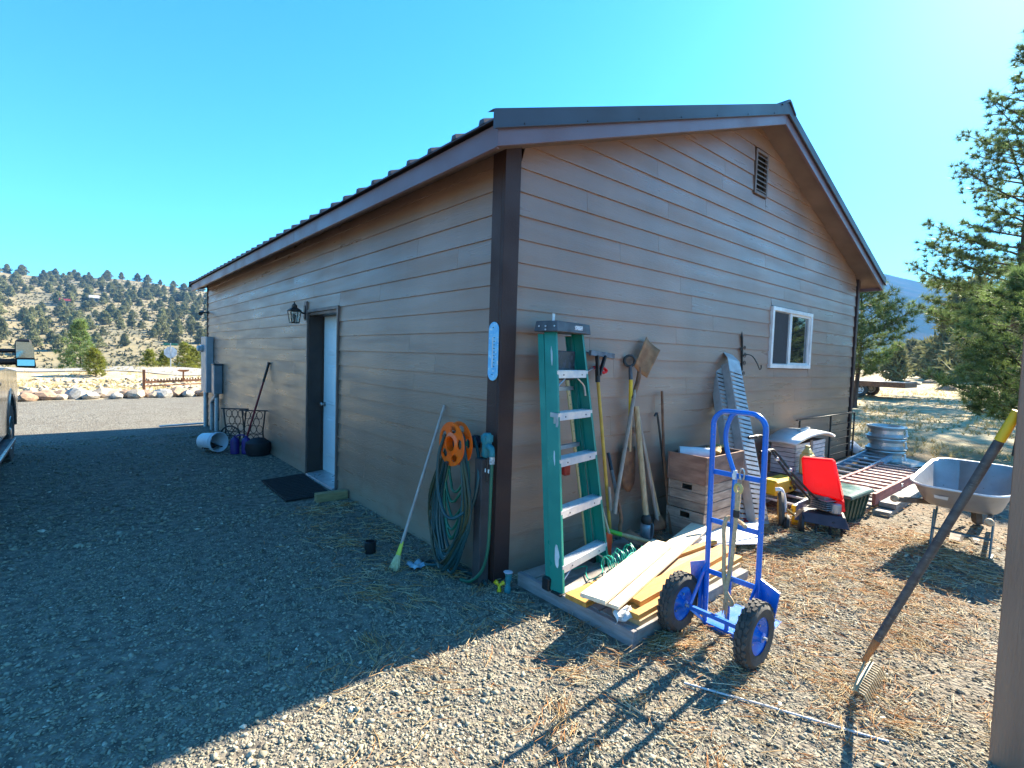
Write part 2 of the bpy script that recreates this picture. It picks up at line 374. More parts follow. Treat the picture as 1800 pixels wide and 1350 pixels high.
for n in range(-2, 27):
    z0 = Z0 + n * EX; z1 = z0 + EX
    a0, a1 = lim(z0), lim(z1)
    if a0 >= W / 2 - .1: break
    a1 = min(a1, W / 2 - .05)
    rr_ = random.Random(300 + n)
    c = [(a0, a1)]; x = a0 + .7 + rr_.random() * 2.8
    while x < W - a1 - .5: c.append((x, x)); x += 3.66 - rr_.random() * .2
    c.append((W - a0, W - a1))
    for (p0, q0), (p1, q1) in zip(c, c[1:]):
        pieces = [((p0, q0), (p1, q1))]
        for (h0, h1, k0, k1) in ((WX0 - .01, WX1 + .01, WZ0 - .01, WZ1 + .01), (VX0 - .012, VX1 + .012, VZ0 - .012, VZ1 + .012)):
            if z1 > k0 and z0 < k1:
                new = []
                for (u0, v0), (u1, v1) in pieces:
                    if u1 <= h0 or u0 >= h1: new.append(((u0, v0), (u1, v1))); continue
                    if u0 < h0: new.append(((u0, v0), (h0, h0)))
                    if u1 > h1: new.append(((h1, h1), (u1, v1)))
                    lo, hi = max(u0, h0), min(u1, h1)
                    if z0 < k0 - .01: board_gable(lo, hi, lo, hi, z0, k0 - .012)
                    if z1 > k1 + .02: board_gable(lo, hi, lo, hi, k1, z1)
                pieces = new
        for (u0, v0), (u1, v1) in pieces:
            if u1 - u0 > .03: board_gable(u0, u1, v0, v1, z0, z1)
# corner boards
for nm, a, b_ in (('corner_board', (-.034, -.034, -.3), (TR, .003, 3.40)), ('corner_board', (-.0342, .0032, -.3), (.003, TR, 3.33)), ('corner_board', (W - TR * .6, -.034, -.1), (W + .026, .003, 3.40)), ('corner_board', (W - .003, .0032, -.1), (W + .0262, TR, 3.33)), ('corner_board', (-.030, LEN - .02, -.5), (.003, LEN + .03, 3.33))):
    MB().bb(a, b_).build(nm, trimm, B, bevel=.003)
# fascia, soffit, rake boards
m_ = MB(); m_.bb((-OV, -OVG + .03, ZF - .160), (-OV + .035, 3.9, ZF - .006)); m_.build('fascia_board', fasc, B, bevel=.003)
m_ = MB(); m_.bb((-OV, 3.903, ZF - .160), (-OV + .035, 8.35, ZF - .006)); m_.build('fascia_board', fasc, B, bevel=.003)
m_ = MB(); m_.bb((-OV, 8.353, ZF - .160), (-OV + .035, LEN + OVG, ZF - .006)); m_.build('fascia_board', fasc, B, bevel=.003)
MB().bb((W + OV - .035, -OVG + .03, ZF - .160), (W + OV, LEN + OVG, ZF - .006)).build('fascia_board', fasc, B, bevel=.003)
for yy in (-OVG, LEN + OVG - .035):
    for s in (0, 1):
        xs = [(-OV - .002, ZF), (W / 2, roofz(W / 2))]
        if s: xs = [(W - x, z) for x, z in xs]
        (x0, z0), (x1, z1) = xs
        MB().hexa([(x0, yy, z0 - .158), (x1, yy, z1 - .158), (x1, yy + .032, z1 - .158), (x0, yy + .032, z0 - .158), (x0, yy, z0 + .0), (x1, yy, z1 + .0), (x1, yy + .032, z1 + .0), (x0, yy + .032, z0 + .0)]).build('rake_board', fasc, B, bevel=.002)
for s in (0, 1):     # soffits: thin sloped boards under the overhang, all four sides
    f = (lambda x: x) if not s else (lambda x: W - x)
    x0, x1 = -OV + .036, W / 2
    zA, zB = ZF + SL * .036 - .118, roofz(W / 2) - .118
    for ya, yb in ((-OVG + .033, .01), (LEN - .01, LEN + OVG - .036)):
        MB().hexa([(f(x0), ya, zA), (f(x1), ya, zB), (f(x1), yb, zB), (f(x0), yb, zA), (f(x0), ya, zA + .012), (f(x1), ya, zB + .012), (f(x1), yb, zB + .012), (f(x0), yb, zA + .012)]).build('soffit', soff, B)
    zC = ZF + SL * (OV + .012) - .118
    MB().hexa([(f(x0), .0105, zA), (f(.012), .0105, zC), (f(.012), LEN - .0105, zC), (f(x0), LEN - .0105, zA), (f(x0), .0105, zA + .012), (f(.012), .0105, zC + .012), (f(.012), LEN - .0105, zC + .012), (f(x0), LEN - .0105, zA + .012)]).build('soffit', soff, B)
# metal roof: sheet per slope, one rib every 0.333 m, rake flashing, ridge cap
RF = None
for s in (0, 1):
    f = (lambda x: x) if not s else (lambda x: W - x)
    x0, x1 = -OV - .045, W / 2; zA, zB = ZF + .012 - SL * .045, roofz(W / 2) + .012
    rf = MB().hexa([(f(x0), -OVG - .012, zA), (f(x1), -OVG - .012, zB), (f(x1), LEN + OVG + .02, zB), (f(x0), LEN + OVG + .02, zA), (f(x0), -OVG - .012, zA + .012), (f(x1), -OVG - .012, zB + .012), (f(x1), LEN + OVG + .02, zB + .012), (f(x0), LEN + OVG + .02, zA + .012)]).build('roof_panel', roofm, B)
    y = -.155
    while y < LEN + OVG:
        MB().hexa([(f(x0 - .006), y - .055, zA + .010), (f(x1), y - .055, zB + .010), (f(x1), y + .012, zB + .010), (f(x0 - .006), y + .012, zA + .010), (f(x0 - .006), y - .042, zA + .042), (f(x1), y - .042, zB + .042), (f(x1), y + .0, zB + .042), (f(x0 - .006), y + .0, zA + .042)]).build('roof_rib', roofm, rf)
        y += .333
    for yy, sg in ((-OVG, -1), (LEN + OVG, 1)):
        ya, yb = yy + sg * .004, yy + sg * .022
        q = MB()
        for (u0, u1, d0, d1) in ((-.06, .066, ya, yb),):
            q.hexa([(f(x0 - .003), ya, zA + u0), (f(x1 + .001), ya, zB + u0), (f(x1 + .001), yb, zB + u0), (f(x0 - .003), yb, zA + u0), (f(x0 - .003), ya, zA + u1), (f(x1 + .001), ya, zB + u1), (f(x1 + .001), yb, zB + u1), (f(x0 - .003), yb, zA + u1)])
        yc = yy - sg * .055
        q.hexa([(f(x0 - .003), ya, zA + .0665), (f(x1), ya, zB + .0665), (f(x1), yc, zB + .0665), (f(x0 - .003), yc, zA + .0665), (f(x0 - .003), ya, zA + .070), (f(x1), ya, zB + .070), (f(x1), yc, zB + .070), (f(x0 - .003), yc, zA + .070)])
        yd = yy + sg * .032
        q.hexa([(f(x0 - .003), yb, zA - .066), (f(x1 + .001), yb, zB - .066), (f(x1 + .001), yd, zB - .060), (f(x0 - .003), yd, zA - .060), (f(x0 - .003), yb, zA - .058), (f(x1 + .001), yb, zB - .058), (f(x1 + .001), yd, zB - .052), (f(x0 - .003), yd, zA - .052)])
        fl = q.build('rake_flashing', roofm, B)
        sc_ = MB()
        for k in range(7):
            tt = (k + .4) / 7; xx = x0 + (x1 - x0) * tt; zz = zA + (zB - zA) * tt - .04
            sc_.lathe([(.006, 0), (.006, .006)], (f(xx), yb, zz), (0, sg, 0), 6)
        sc_.build('screw', roofm, fl)
rz = roofz(W / 2) + .075
q = MB(); prof = [(-.20, -.075), (-.09, .0), (-.05, .028), (0, .045), (.05, .028), (.09, .0), (.20, -.075), (.19, -.085), (0, .02), (-.19, -.085)]
q.prism([(a, b_) for a, b_ in prof], (W / 2, -OVG - .035, rz), (1, 0, 0), (0, 0, 1), (0, LEN + 2 * OVG + .07, 0)); q.build('ridge_cap', roofm, B)
# gable vent
vt = MB(); fx = .035
vt.bb((VX0, -.03, VZ0), (VX0 + fx, .01, VZ1)); vt.bb((VX1 - fx, -.03, VZ0), (VX1, .01, VZ1)); vt.bb((VX0 + fx, -.03, VZ0), (VX1 - fx, .01, VZ0 + fx)); vt.bb((VX0 + fx, -.03, VZ1 - fx), (VX1 - fx, .01, VZ1))
ventm = mat('vent_paint', (.17, .11, .085), .55, bump=.1)
vent = vt.build('gable_vent', ventm, B, bevel=.003)
MB().bb((VX0 + .02, .008, VZ0 + .02), (VX1 - .02, .014, VZ1 - .02)).build('vent_backing', mat('vent_dark', (.01, .008, .008), .9), vent)  # near-black sheet closing the vent behind the slats
for k in range(8):
    z = VZ0 + fx + .012 + k * (VZ1 - VZ0 - 2 * fx) / 8
    MB().hexa([(VX0 + fx, -.028, z), (VX1 - fx, -.028, z), (VX1 - fx, .004, z + .03), (VX0 + fx, .004, z + .03), (VX0 + fx, -.028, z + .012), (VX1 - fx, -.028, z + .012), (VX1 - fx, .004, z + .042), (VX0 + fx, .004, z + .042)]).build('slat', ventm, vent)
# window: white vinyl slider
vinyl = mat('white_vinyl', (.80, .80, .79), .35, vs=4, bump=0, rand=0)
wn = MB(); fw = .055; XM = 5.26
for a, b_ in (((WX0, -.045, WZ0), (WX1, .03, WZ0 + fw)), ((WX0, -.045, WZ1 - fw), (WX1, .03, WZ1)), ((WX0, -.045, WZ0 + fw), (WX0 + fw, .03, WZ1 - fw)), ((WX1 - fw, -.045, WZ0 + fw), (WX1, .03, WZ1 - fw))): wn.bb(a, b_)
win = wn.build('window', vinyl, B, bevel=.004)
sa = MB(); sa.bb((XM - .05, -.03, WZ0 + fw), (XM + .03, .02, WZ1 - fw)); sa.bb((XM + .03, -.018, WZ0 + fw), (WX1 - fw, .015, WZ0 + fw + .028)); sa.bb((XM + .03, -.018, WZ1 - fw - .028), (WX1 - fw, .015, WZ1 - fw)); sa.bb((WX1 - fw - .03, -.018, WZ0 + fw + .028), (WX1 - fw, .015, WZ1 - fw - .028))
sa.build('sash', vinyl, win)
gm_ = glass_mat('window_glass')
MB().bb((XM + .03, .0, WZ0 + fw + .028), (WX1 - fw - .03, .004, WZ1 - fw - .028)).build('pane', gm_, win)
MB().bb((WX0 + fw, .008, WZ0 + fw), (XM - .05, .012, WZ1 - fw)).build('pane', gm_, win)
scr = mat('insect_screen', (.035, .035, .04), .8, vs=300, bump=.4, bs=900, rand=0)
MB().bb((WX0 + fw + .012, -.012, WZ0 + fw + .012), (XM - .06, -.010, WZ1 - fw - .012)).build('insect_screen', scr, win)
q = MB()
for a, b_ in (((WX0 + fw, -.016, WZ0 + fw), (XM - .05, -.006, WZ0 + fw + .012)), ((WX0 + fw, -.016, WZ1 - fw - .012), (XM - .05, -.006, WZ1 - fw)), ((WX0 + fw, -.016, WZ0 + fw + .012), (WX0 + fw + .012, -.006, WZ1 - fw - .012))): q.bb(a, b_)
q.build('screen_frame', mat('screen_frame_grey', (.25, .26, .28), .4), win)
# door: jamb, casing, slab with six raised panels, knob, threshold
DX = .165
q = MB()
q.bb((-.02, DY0 - .012, DZ0 - .02), (DX + .05, DY0 + .018, DZ1)); q.bb((-.02, DY1 - .018, DZ0 - .02), (DX + .05, DY1 + .012, DZ1)); q.bb((-.0202, DY0 - .0122, DZ1 - .018), (DX + .05, DY1 + .0122, DZ1 + .02))
q.bb((DX + .0, DY0 + .0182, DZ0), (DX + .02, DY0 + .03, DZ1 - .0182)); q.bb((DX, DY1 - .03, DZ0), (DX + .02, DY1 - .0182, DZ1 - .0182))
frame_o = q.build('door_frame', mat('door_frame_dark', (.045, .026, .02), .45, bump=.15, rand=0), B)
cas = mat('door_casing', (.16, .115, .10), .5, bump=.1)
for a, b_ in (((-.04, DY0 - .044, -.02), (.004, DY0 - .0125, DZ1 + .06)), ((-.04, DY1 + .0125, -.02), (.004, DY1 + .044, DZ1 + .06)), ((-.038, DY0 - .0124, DZ1 + .022), (.004, DY1 + .0124, DZ1 + .062))):
    MB().bb(a, b_).build('casing', cas, frame_o, bevel=.003)
slab = MB().bb((DX + .021, DY0 + .019, DZ0 + .03), (DX + .062, DY1 - .019, DZ1 - .02)).build('door', white, B)
dw = DY1 - DY0 - .04
for cy in (DY0 + .02 + dw * .28, DY0 + .02 + dw * .72):
    for z0, z1 in ((.28, .85), (1.0, 1.55), (1.68, 2.05)):
        hw = dw * .155; x = DX + .021
        p = MB()
        # moulded panel: recessed ring and raised field
        p.hexa([(x + .0005, cy - hw, z0), (x + .0005, cy + hw, z0), (x + .0005, cy + hw, z1), (x + .0005, cy - hw, z1), (x - .006, cy - hw + .018, z0 + .018), (x - .006, cy + hw - .018, z0 + .018), (x - .006, cy + hw - .018, z1 - .018), (x - .006, cy - hw + .018, z1 - .018)])
        p.hexa([(x - .0055, cy - hw + .035, z0 + .035), (x - .0055, cy + hw - .035, z0 + .035), (x - .0055, cy + hw - .035, z1 - .035), (x - .0055, cy - hw + .035, z1 - .035), (x - .011, cy - hw + .06, z0 + .06), (x - .011, cy + hw - .06, z0 + .06), (x - .011, cy + hw - .06, z1 - .06), (x - .011, cy - hw + .06, z1 - .06)])
        p.build('door_panel', white, slab)
chrome = mat('satin_nickel', (.55, .54, .52), .3, metal=1, bump=0)
k = MB(); kp = (DX + .021, DY1 - .085, 1.0)
k.lathe([(.033, 0), (.033, .006), (.012, .012), (.012, .035), (.026, .045), (.03, .06), (.024, .072), (.008, .076)], kp, (-1, 0, 0), 16); k.build('door_knob', chrome, slab, smooth=True)
th = MB(); th.hexa([(-.06, DY0 + .02, DZ0 - .03), (DX + .06, DY0 + .02, DZ0 - .03), (DX + .06, DY1 - .02, DZ0 - .03), (-.06, DY1 - .02, DZ0 - .03), (-.05, DY0 + .02, DZ0 + .002), (DX + .06, DY0 + .02, DZ0 + .028), (DX + .06, DY1 - .02, DZ0 + .028), (-.05, DY1 - .02, DZ0 + .002)])
th.build('threshold', mat('threshold_aluminium', (.62, .64, .66), .35, metal=.6, bump=.05), B)
# unlit interior floor so nothing shows through the panes
MB().bb((.05, .05, -.3), (W - .05, LEN - .05, -.25)).build('floor', mat('dark_floor', (.1, .1, .1), .9), B)
# ------------------------------------------------------------------ shared materials for objects
wood_old = mat('weathered_wood', (.24, .19, .15), .85, c2=(.13, .10, .085), vs=9, st=(1, 1, 1), bump=.5, bs=70, rand=.18)
wood_grey = mat('grey_wood', (.34, .31, .28), .85, c2=(.21, .185, .165), vs=7, bump=.5, bs=60, rand=.12)
wood_new = mat('new_lumber', (.50, .31, .15), .65, c2=(.38, .22, .09), vs=5, st=(1, 6, 6), bump=.2, bs=40, rand=.08)
wood_yel = mat('yellow_lumber', (.60, .29, .055), .6, c2=(.42, .18, .03), vs=3, st=(1, 9, 9), bump=.2, bs=40, rand=.06)
wood_pale = mat('pale_planed_board', (.80, .66, .48), .6, c2=(.66, .48, .29), vs=3, st=(.8, 9, 9), bump=.2, bs=40, rand=.05, vmin=.45, vmax=.75, spk=(5, .74, (.34, .19, .09)))
handle_w = mat('ash_handle', (.56, .36, .19), .6, c2=(.42, .25, .12), vs=12, st=(3, 3, .6), bump=.25, bs=50, rand=.1)
handle_g = mat('grey_handle', (.42, .32, .25), .75, c2=(.30, .22, .17), vs=10, st=(3, 3, .6), bump=.3, bs=60, rand=.1)
rust = mat('rusty_steel', (.27, .115, .05), .75, c2=(.15, .065, .035), vs=14, bump=.4, bs=120, rand=.1)
rust_l = mat('orange_rust', (.38, .16, .055), .7, c2=(.25, .10, .04), vs=12, bump=.3, bs=100, rand=.08)
iron = mat('black_iron', (.018, .017, .017), .5, c2=(.035, .028, .024), vs=20, bump=.3, bs=120, rand=.1)
black = mat('black_plastic', (.018, .018, .02), .45, vs=8, bump=.1, bs=150, rand=.1)
rubber = mat('tyre_rubber', (.034, .031, .029), .85, c2=(.105, .092, .078), vs=9, bump=.3, bs=150, rand=.1)
blue = mat('blue_enamel', (.006, .15, .60), .32, c2=(.005, .125, .52), vs=5, bump=.05, rand=0, spk=(75, .665, (.30, .27, .25)), coat=.15)
alu = mat('aluminium', (.66, .63, .62), .42, metal=.3, c2=(.5, .51, .54), vs=12, bump=.1, bs=200, rand=.06)
galv = mat('galvanised_steel', (.46, .48, .50), .45, metal=.6, c2=(.38, .40, .43), vs=16, bump=.1, bs=120)
fgreen = mat('green_fibreglass', (.004, .22, .165), .38, c2=(.003, .18, .14), vs=6, bump=.08, bs=160, rand=0)
dgrey = mat('grey_plastic', (.075, .075, .09), .5, vs=12, bump=.15, bs=200)
red = mat('red_plastic', (.90, .004, .006), .35, c2=(.80, .003, .004), vs=3, bump=.04, rand=0, sub=.45)
orange = mat('orange_plastic', (.95, .135, .004), .4, c2=(.85, .105, .004), vs=5, bump=.05, rand=.03)
yellow = mat('yellow_plastic', (.78, .50, .02), .45, c2=(.66, .38, .015), vs=6, bump=.08, rand=.05)
teal = mat('teal_cast_metal', (.008, .13, .16), .5, c2=(.02, .19, .21), vs=16, bump=.3, bs=90, spk=(60, .68, (.25, .3, .3)))
def star(n, r1, r2): return [((r1 if k % 2 == 0 else r2) * math.cos(math.pi * k / n), (r1 if k % 2 == 0 else r2) * math.sin(math.pi * k / n)) for k in range(2 * n)]
def lerp(a, b, t): return V(a) + (V(b) - V(a)) * t
def jit(p, s): return V(p) + V((rnd.uniform(-s, s), rnd.uniform(-s, s), rnd.uniform(-s, s)))
def smoothpath(pts, n=8):
    pts = [V(p) for p in pts]; P = [pts[0] * 2 - pts[1]] + pts + [pts[-1] * 2 - pts[-2]]; out = []
    for i in range(1, len(P) - 2):
        for k in range(n):
            t = k / n; a, b, c, d = P[i - 1:i + 3]
            out.append(.5 * (2 * b + (c - a) * t + (2 * a - 5 * b + 4 * c - d) * t * t + (3 * b - a - 3 * c + d) * t ** 3))
    out.append(pts[-1]); return out

# ------------------------------------------------------------------ brown porch post at the right edge, bow rake on it
po = thing('porch_post', 'plain brown painted post close by at the right edge', 'post', (.70, -2.86, 0))
postm = mat('post_paint_brown', (.31, .175, .115), .6, c2=(.25, .14, .092), vs=3, st=(5, 5, .5), bump=.5, bs=30, rand=0)
c30 = Matrix.Rotation(R(-8), 3, 'Z')
MB().box((.715, -2.885, 1.35), (.25, .23, 2.9), c30).build('shaft', postm, po, bevel=.004)
MB().box((.715, -2.885, 2.84), (.30, .28, .10), c30).build('cap_trim', postm, po, bevel=.004)
t = thing('bow_rake', 'bow rake with grey handle leaning on the brown post, tines down', 'rake', (.66, -2.25, 0))
hb = V((.765, -2.24, .17)); ht = V((.652, -2.752, 1.57))
MB().tube([lerp(hb, ht, .10), lerp(hb, ht, .34), lerp(hb, ht, .90)], .0195, 12).build('handle', mat('charcoal_fibreglass', (.045, .047, .055), .5, c2=(.10, .10, .10), vs=5, st=(2, 2, 8), bump=.1, spk=(30, .66, (.25, .24, .22))), t, smooth=True)
MB().tube([lerp(hb, ht, .902), lerp(hb, ht, 1.0)], [.0205, .0195], 12).build('grip', yellow, t, smooth=True)
MB().tube([lerp(hb, ht, -.01), lerp(hb, ht, .04), lerp(hb, ht, .099)], [.0125, .016, .0195], 12).build('ferrule', rust_l, t, smooth=True)
# the head bar runs roughly towards the camera-left
hd = V((1, .03, .05)).normalized(); hc = V((.775, -2.235, .075)); fwd = V((-.12, -.99, 0)).normalized()
br = mat('brass_painted_steel', (.42, .34, .20), .55, c2=(.26, .19, .10), vs=18, bump=.2)
q = MB(); q.bar(hc - hd * .17, hc + hd * .17, .022, .012)
hdb = q.build('head_bar', br, t, bevel=.002)
for s in (-1, 1):
    MB().tube(smoothpath([hb, hb + hd * s * .05 + V((0, 0, -.02)), hc + hd * s * .15 + V((0, 0, .03)), hc + hd * s * .166], 6), .005, 6).build('bow', br, t, smooth=True)
for k in range(14):
    p = hc + hd * (-.163 + .326 * k / 13)
    MB().tube([p + V((0, 0, .002)), p + fwd * .045 + V((0, 0, -.004)), p + fwd * .075 + V((0, 0, -.045))], [.0052, .005, .0025], 5).build('tine', br, hdb)

# ------------------------------------------------------------------ hand truck
t = thing('hand_truck', 'bright blue two-wheeled hand truck with loop handle and black tyres', 'hand truck', (.60, -1.53, 0))
yL, yR = -1.36, -1.69; xr = .70
def arc(c, r, a0, a1, ax, ay, n=7): return [V(c) + V(ax) * r * math.cos(a0 + (a1 - a0) * k / n) + V(ay) * r * math.sin(a0 + (a1 - a0) * k / n) for k in range(n + 1)]
ey = V((0, 1, 0)); ez = V((0, 0, 1))
loop = [V((xr, yL, .012))] + arc((xr - .015, yL - .09, 1.345), .09, 0, math.pi / 2, ey, ez) + arc((xr - .015, yR + .09, 1.345), .09, math.pi / 2, math.pi, ey, ez) + [V((xr, yR, .012))]
MB().tube(loop, .0165, 12).build('frame_loop', blue, t, smooth=True)
ym = (yL + yR) / 2 + .015
MB().tube(smoothpath([(xr, ym, .03), (xr, ym, .5), (xr, ym, .95), (xr, ym, 1.03), (xr - .005, ym + .022, 1.10), (xr - .008, ym + .055, 1.19), (xr - .01, ym + .068, 1.28), (xr - .012, ym + .055, 1.36), (xr - .014, ym + .028, 1.415), (xr - .014, ym - .012, 1.437)], 6), .0145, 10).build('centre_bar', blue, t, smooth=True)
MB().tube([(xr, ym, 1.012), (xr - .001, ym + .003, 1.068)], .0156, 10).build('price_sticker', mat('sticker_white', (.75, .75, .74), .5, bump=0), t)
for z in (.375, .715, 1.035):
    MB().bb((xr - .006, yR + .012, z - .016), (xr + .006, yL - .012, z + .016)).build('crossbar', blue, t, bevel=.002)
xa = .500; WR = .19
MB().bar((xr - .005, yL + .002, .02), (xr - .005, yR - .002, .02), .03, .035).build('bottom_bar', blue, t, bevel=.003)
MB().hexa([(xr + .012, yR - .02, .020), (xr + .42, yR + .01, .020), (xr + .42, yL - .01, .020), (xr + .012, yL + .02, .020), (xr + .012, yR - .02, .027), (xr + .42, yR + .01, .027), (xr + .42, yL - .01, .027), (xr + .012, yL + .02, .027)]).build('toe_plate', blue, t)
axm = [(xa, -1.30, WR), (xa, -1.765, WR)]
MB().tube([(xa, -1.225, WR), (xa, -1.84, WR)], .009, 8).build('axle', galv, t)
MB().bb((xa - .012, -1.70, WR - .012), (xa + .012, -1.365, WR + .012)).build('axle_bar', blue, t)
for s, y in ((1, yL), (-1, yR)):
    q = MB(); q.bar((xr - .01, y, .42), (xa + .0, y - s * .002, WR + .01), .028, .008, up=V((0, 1, 0))); q.bar((xr - .008, y, .035), (xa, y - s * .002, WR - .012), .016, .006, up=V((0, 1, 0)))
    q.prism([(-.02, 0), (.045, .03), (.05, .29), (-.012, .33)], (xr - .035, y + s * .02, .06), (1, 0, 0), (0, 0, 1), (0, s * .006, 0))
    q.build('axle_bracket', blue, t)
    MB().hexa([(xr - .0, y + s * .004, .44), (xr + .012, y + s * .004, .44), (xr + .012, y + s * .125, .39), (xr - .0, y + s * .125, .39), (xr - .0, y + s * .004, .20), (xr + .012, y + s * .004, .20), (xr + .012, y + s * .10, .20), (xr - .0, y + s * .10, .20)]).build('wheel_guard', blue, t)
    yw = y + s * .078
    wh = MB().lathe([(.105, -.034), (.158, -.045), (.178, -.034), (.186, -.015), (.1875, 0), (.186, .015), (.178, .034), (.158, .045), (.105, .034)], (xa, yw, WR), (0, 1, 0), 40, cap=False).build('tyre', rubber, t, smooth=True)
    q = MB()
    for k in range(26):
        for row, off in ((-1, 0), (0, .5), (1, 0)):
            a = 2 * math.pi * (k + off) / 26; c = V((xa + math.cos(a) * .186, yw + row * .024, WR + math.sin(a) * .186))
            M = Matrix(((math.cos(a), 0, -math.sin(a)), (0, 1, 0), (math.sin(a), 0, math.cos(a))))
            q.box(c, (.012, .017, .032), M @ Matrix.Rotation(R(18 * (row or .6)), 3, 'X'))
    q.build('tread', rubber, wh)['kind'] = 'stuff'
    rim = MB().lathe([(.106, -.036), (.112, -.03), (.10, -.026), (.075, -.006), (.045, -.004), (.03, -.02), (.028, -.05), (.012, -.052), (.012, .052), (.028, .05), (.03, .02), (.045, .004), (.075, .006), (.10, .026), (.112, .03), (.106, .036)], (xa, yw, WR), (0, 1, 0), 32, cap=False).build('rim', blue, t, smooth=True)
    for k in range(4):
        a = math.pi / 4 + k * math.pi / 2
        MB().lathe([(.007, 0), (.007, .008)], (xa + math.cos(a) * .06, yw - s * .006, WR + math.sin(a) * .06), (0, -s, 0), 6).build('bolt', galv, rim)
        MB().lathe([(.007, 0), (.007, .008)], (xa + math.cos(a) * .06, yw + s * .006, WR + math.sin(a) * .06), (0, s, 0), 6).build('bolt', galv, rim)
# rope with a snap hook
ropem = mat('cotton_rope', (.66, .45, .26), .9, c2=(.52, .34, .18), vs=60, bump=.8, bs=140, rand=0)
t = thing('tow_rope', 'tan rope with snap hook and eye loop hanging on the blue hand truck', 'rope', (.68, -1.56, .3))
rx = xr - .035
MB().tube(arc((rx + .012, -1.565, 1.055), .024, -.4 * math.pi, 1.35 * math.pi, ey * .6, ez * 1.5, 14), .0055, 8).build('snap_hook', chrome, t, smooth=True)
MB().tube(arc((rx, -1.553, .965), .020, 0, 2 * math.pi, ey, ez * 1.3, 16)[:-1], .011, 8, closed=True).build('thimble', mat('brass_yellow', (.60, .45, .16), .5, bump=.1), t, smooth=True)
q = MB().tube(smoothpath([(rx, -1.553, .945), (rx + .002, -1.551, .86), (rx, -1.549, .78)], 5), .016, 8); q.build('splice', ropem, t, smooth=True)
MB().tube([(rx, -1.5485, .83), (rx, -1.548, .785)], .019, 8).build('whipping', black, t, smooth=True)
q = MB().tube(smoothpath([(rx, -1.548, .79), (rx - .004, -1.545, .66), (rx - .004, -1.538, .52), (rx - .006, -1.523, .38), (rx - .01, -1.515, .30), (rx - .012, -1.525, .245), (rx, -1.548, .225), (rx - .004, -1.552, .25), (rx - .014, -1.53, .285), (rx - .008, -1.508, .32), (rx - .006, -1.492, .42), (rx - .004, -1.486, .56), (rx, -1.475, .68), (rx + .012, -1.478, .745), (rx + .03, -1.49, .762), (rx + .055, -1.52, .75), (rx + .052, -1.56, .74), (rx + .02, -1.60, .735)], 6), .0125, 8)
q.build('strand', ropem, t, smooth=True)
q = MB()
for k in range(9): q.tube([(rx - .008, -1.525 + k * .003, .25), (rx - .012 + k * .003, -1.535 + k * .006, .17 - (k % 3) * .02)], .0022, 4)
q.build('frayed_end', ropem, t)

# ------------------------------------------------------------------ pallet and lumber
t = thing('wooden_pallet', 'low grey timber pallet on the gravel under the ladder and lumber', 'pallet', (.85, -.7, 0))
px0, px1, py0, py1 = .09, 1.62, -1.235, -.17
for k in range(3):
    y = py0 + .045 + k * (py1 - py0 - .09) / 2
    MB().bb((px0 + .04, y - .038, .002), (px1 - .01, y + .038, .082)).build('stringer', wood_grey, t, bevel=.003)
MB().bb((px0, py0, .0), (px0 + .038, py1, .102)).build('end_board', mat('greyed_painted_board', (.30, .27, .27), .8, c2=(.22, .19, .185), vs=6, st=(6, 1, 6), bump=.4, bs=50), t, bevel=.003)
n = 7
for k in range(n):
    y0 = py0 + (py1 - py0) * k / n; y1 = py0 + (py1 - py0) * (k + 1) / n - .012
    dz = rnd.uniform(0, .003); MB().bb((px0 + .040, y0, .083 + dz), (px1 + rnd.uniform(-.03, .02), y1, .103 + dz)).build('deck_board', wood_grey, t, bevel=.003)
lum = mat('lumber_stamp', (.03, .03, .03), .8, bump=0)
def plank(name, label, a, b, w_, th, m_, grp=None, bow=0, stamp=False, up=V((0, 0, 1))):
    a = V(a); b = V(b); o = MB().bar(a, b, w_, th, up).build(name, m_, None, bevel=.0025, label=label, cat='board', group=grp, origin=(a + b) / 2)
    return o
# stack under
plank('lumber_board', 'lowest brown-edged board of the lumber stack on the pallet', (.17, -1.115, .121), (1.60, -1.06, .121), .21, .034, wood_new)
plank('lumber_board', 'orange board in the lumber stack, second from the bottom', (.165, -1.12, .157), (1.66, -1.06, .157), .18, .034, wood_yel)
yb = plank('lumber_board', 'yellow board with a black stamp sticking out beside the ladder foot', (.075, -.775, .122), (1.45, -.70, .122), .18, .034, wood_yel)
OFF[yb] = yb.location.copy()
q = MB(); so = V((.16, -.795, .1395))
q.tube(arc(so, .038, .5, 2 * math.pi - .3, V((1, .05, 0)), V((-.05, 1, 0)), 14), .0035, 4); q.bar(so + V((.036, -.012, 0)), so + V((.008, -.006, 0)), .007, .001); q.bar(so + V((.036, -.012, 0)), so + V((.052, .012, 0)), .006, .001)
q.build('grade_stamp', lum, yb)
plank('lumber_board', 'orange two-by board on top of the stack beside the hand truck', (.26, -1.09, .193), (1.70, -1.01, .193), .13, .034, wood_yel)
plank('lumber_board', 'thin brown board in the middle of the lumber stack', (.33, -.90, .158), (1.62, -.85, .158), .17, .034, wood_new)
plank('lumber_board', 'narrow orange strip lying on the lumber stack behind the pale boards', (.45, -.80, .196), (1.75, -.86, .192), .06, .03, wood_yel)
plank('lumber_board', 'wide pale board pointing at the hand truck wheel', (.03, -1.065, .226), (1.98, -.60, .216), .17, .022, wood_pale)  # lighter base colour than the boards beneath
plank('lumber_board', 'pale board crossing the top of the stack diagonally towards the tools', (-.045, -1.02, .264), (1.20, -.70, .250), .17, .026, wood_pale)
q = MB(); q.hexa([(1.45, -.62, .135), (2.25, -1.02, .105), (2.95, -.75, .100), (2.12, -.40, .125), (1.45, -.62, .147), (2.25, -1.02, .117), (2.95, -.75, .112), (2.12, -.40, .137)])
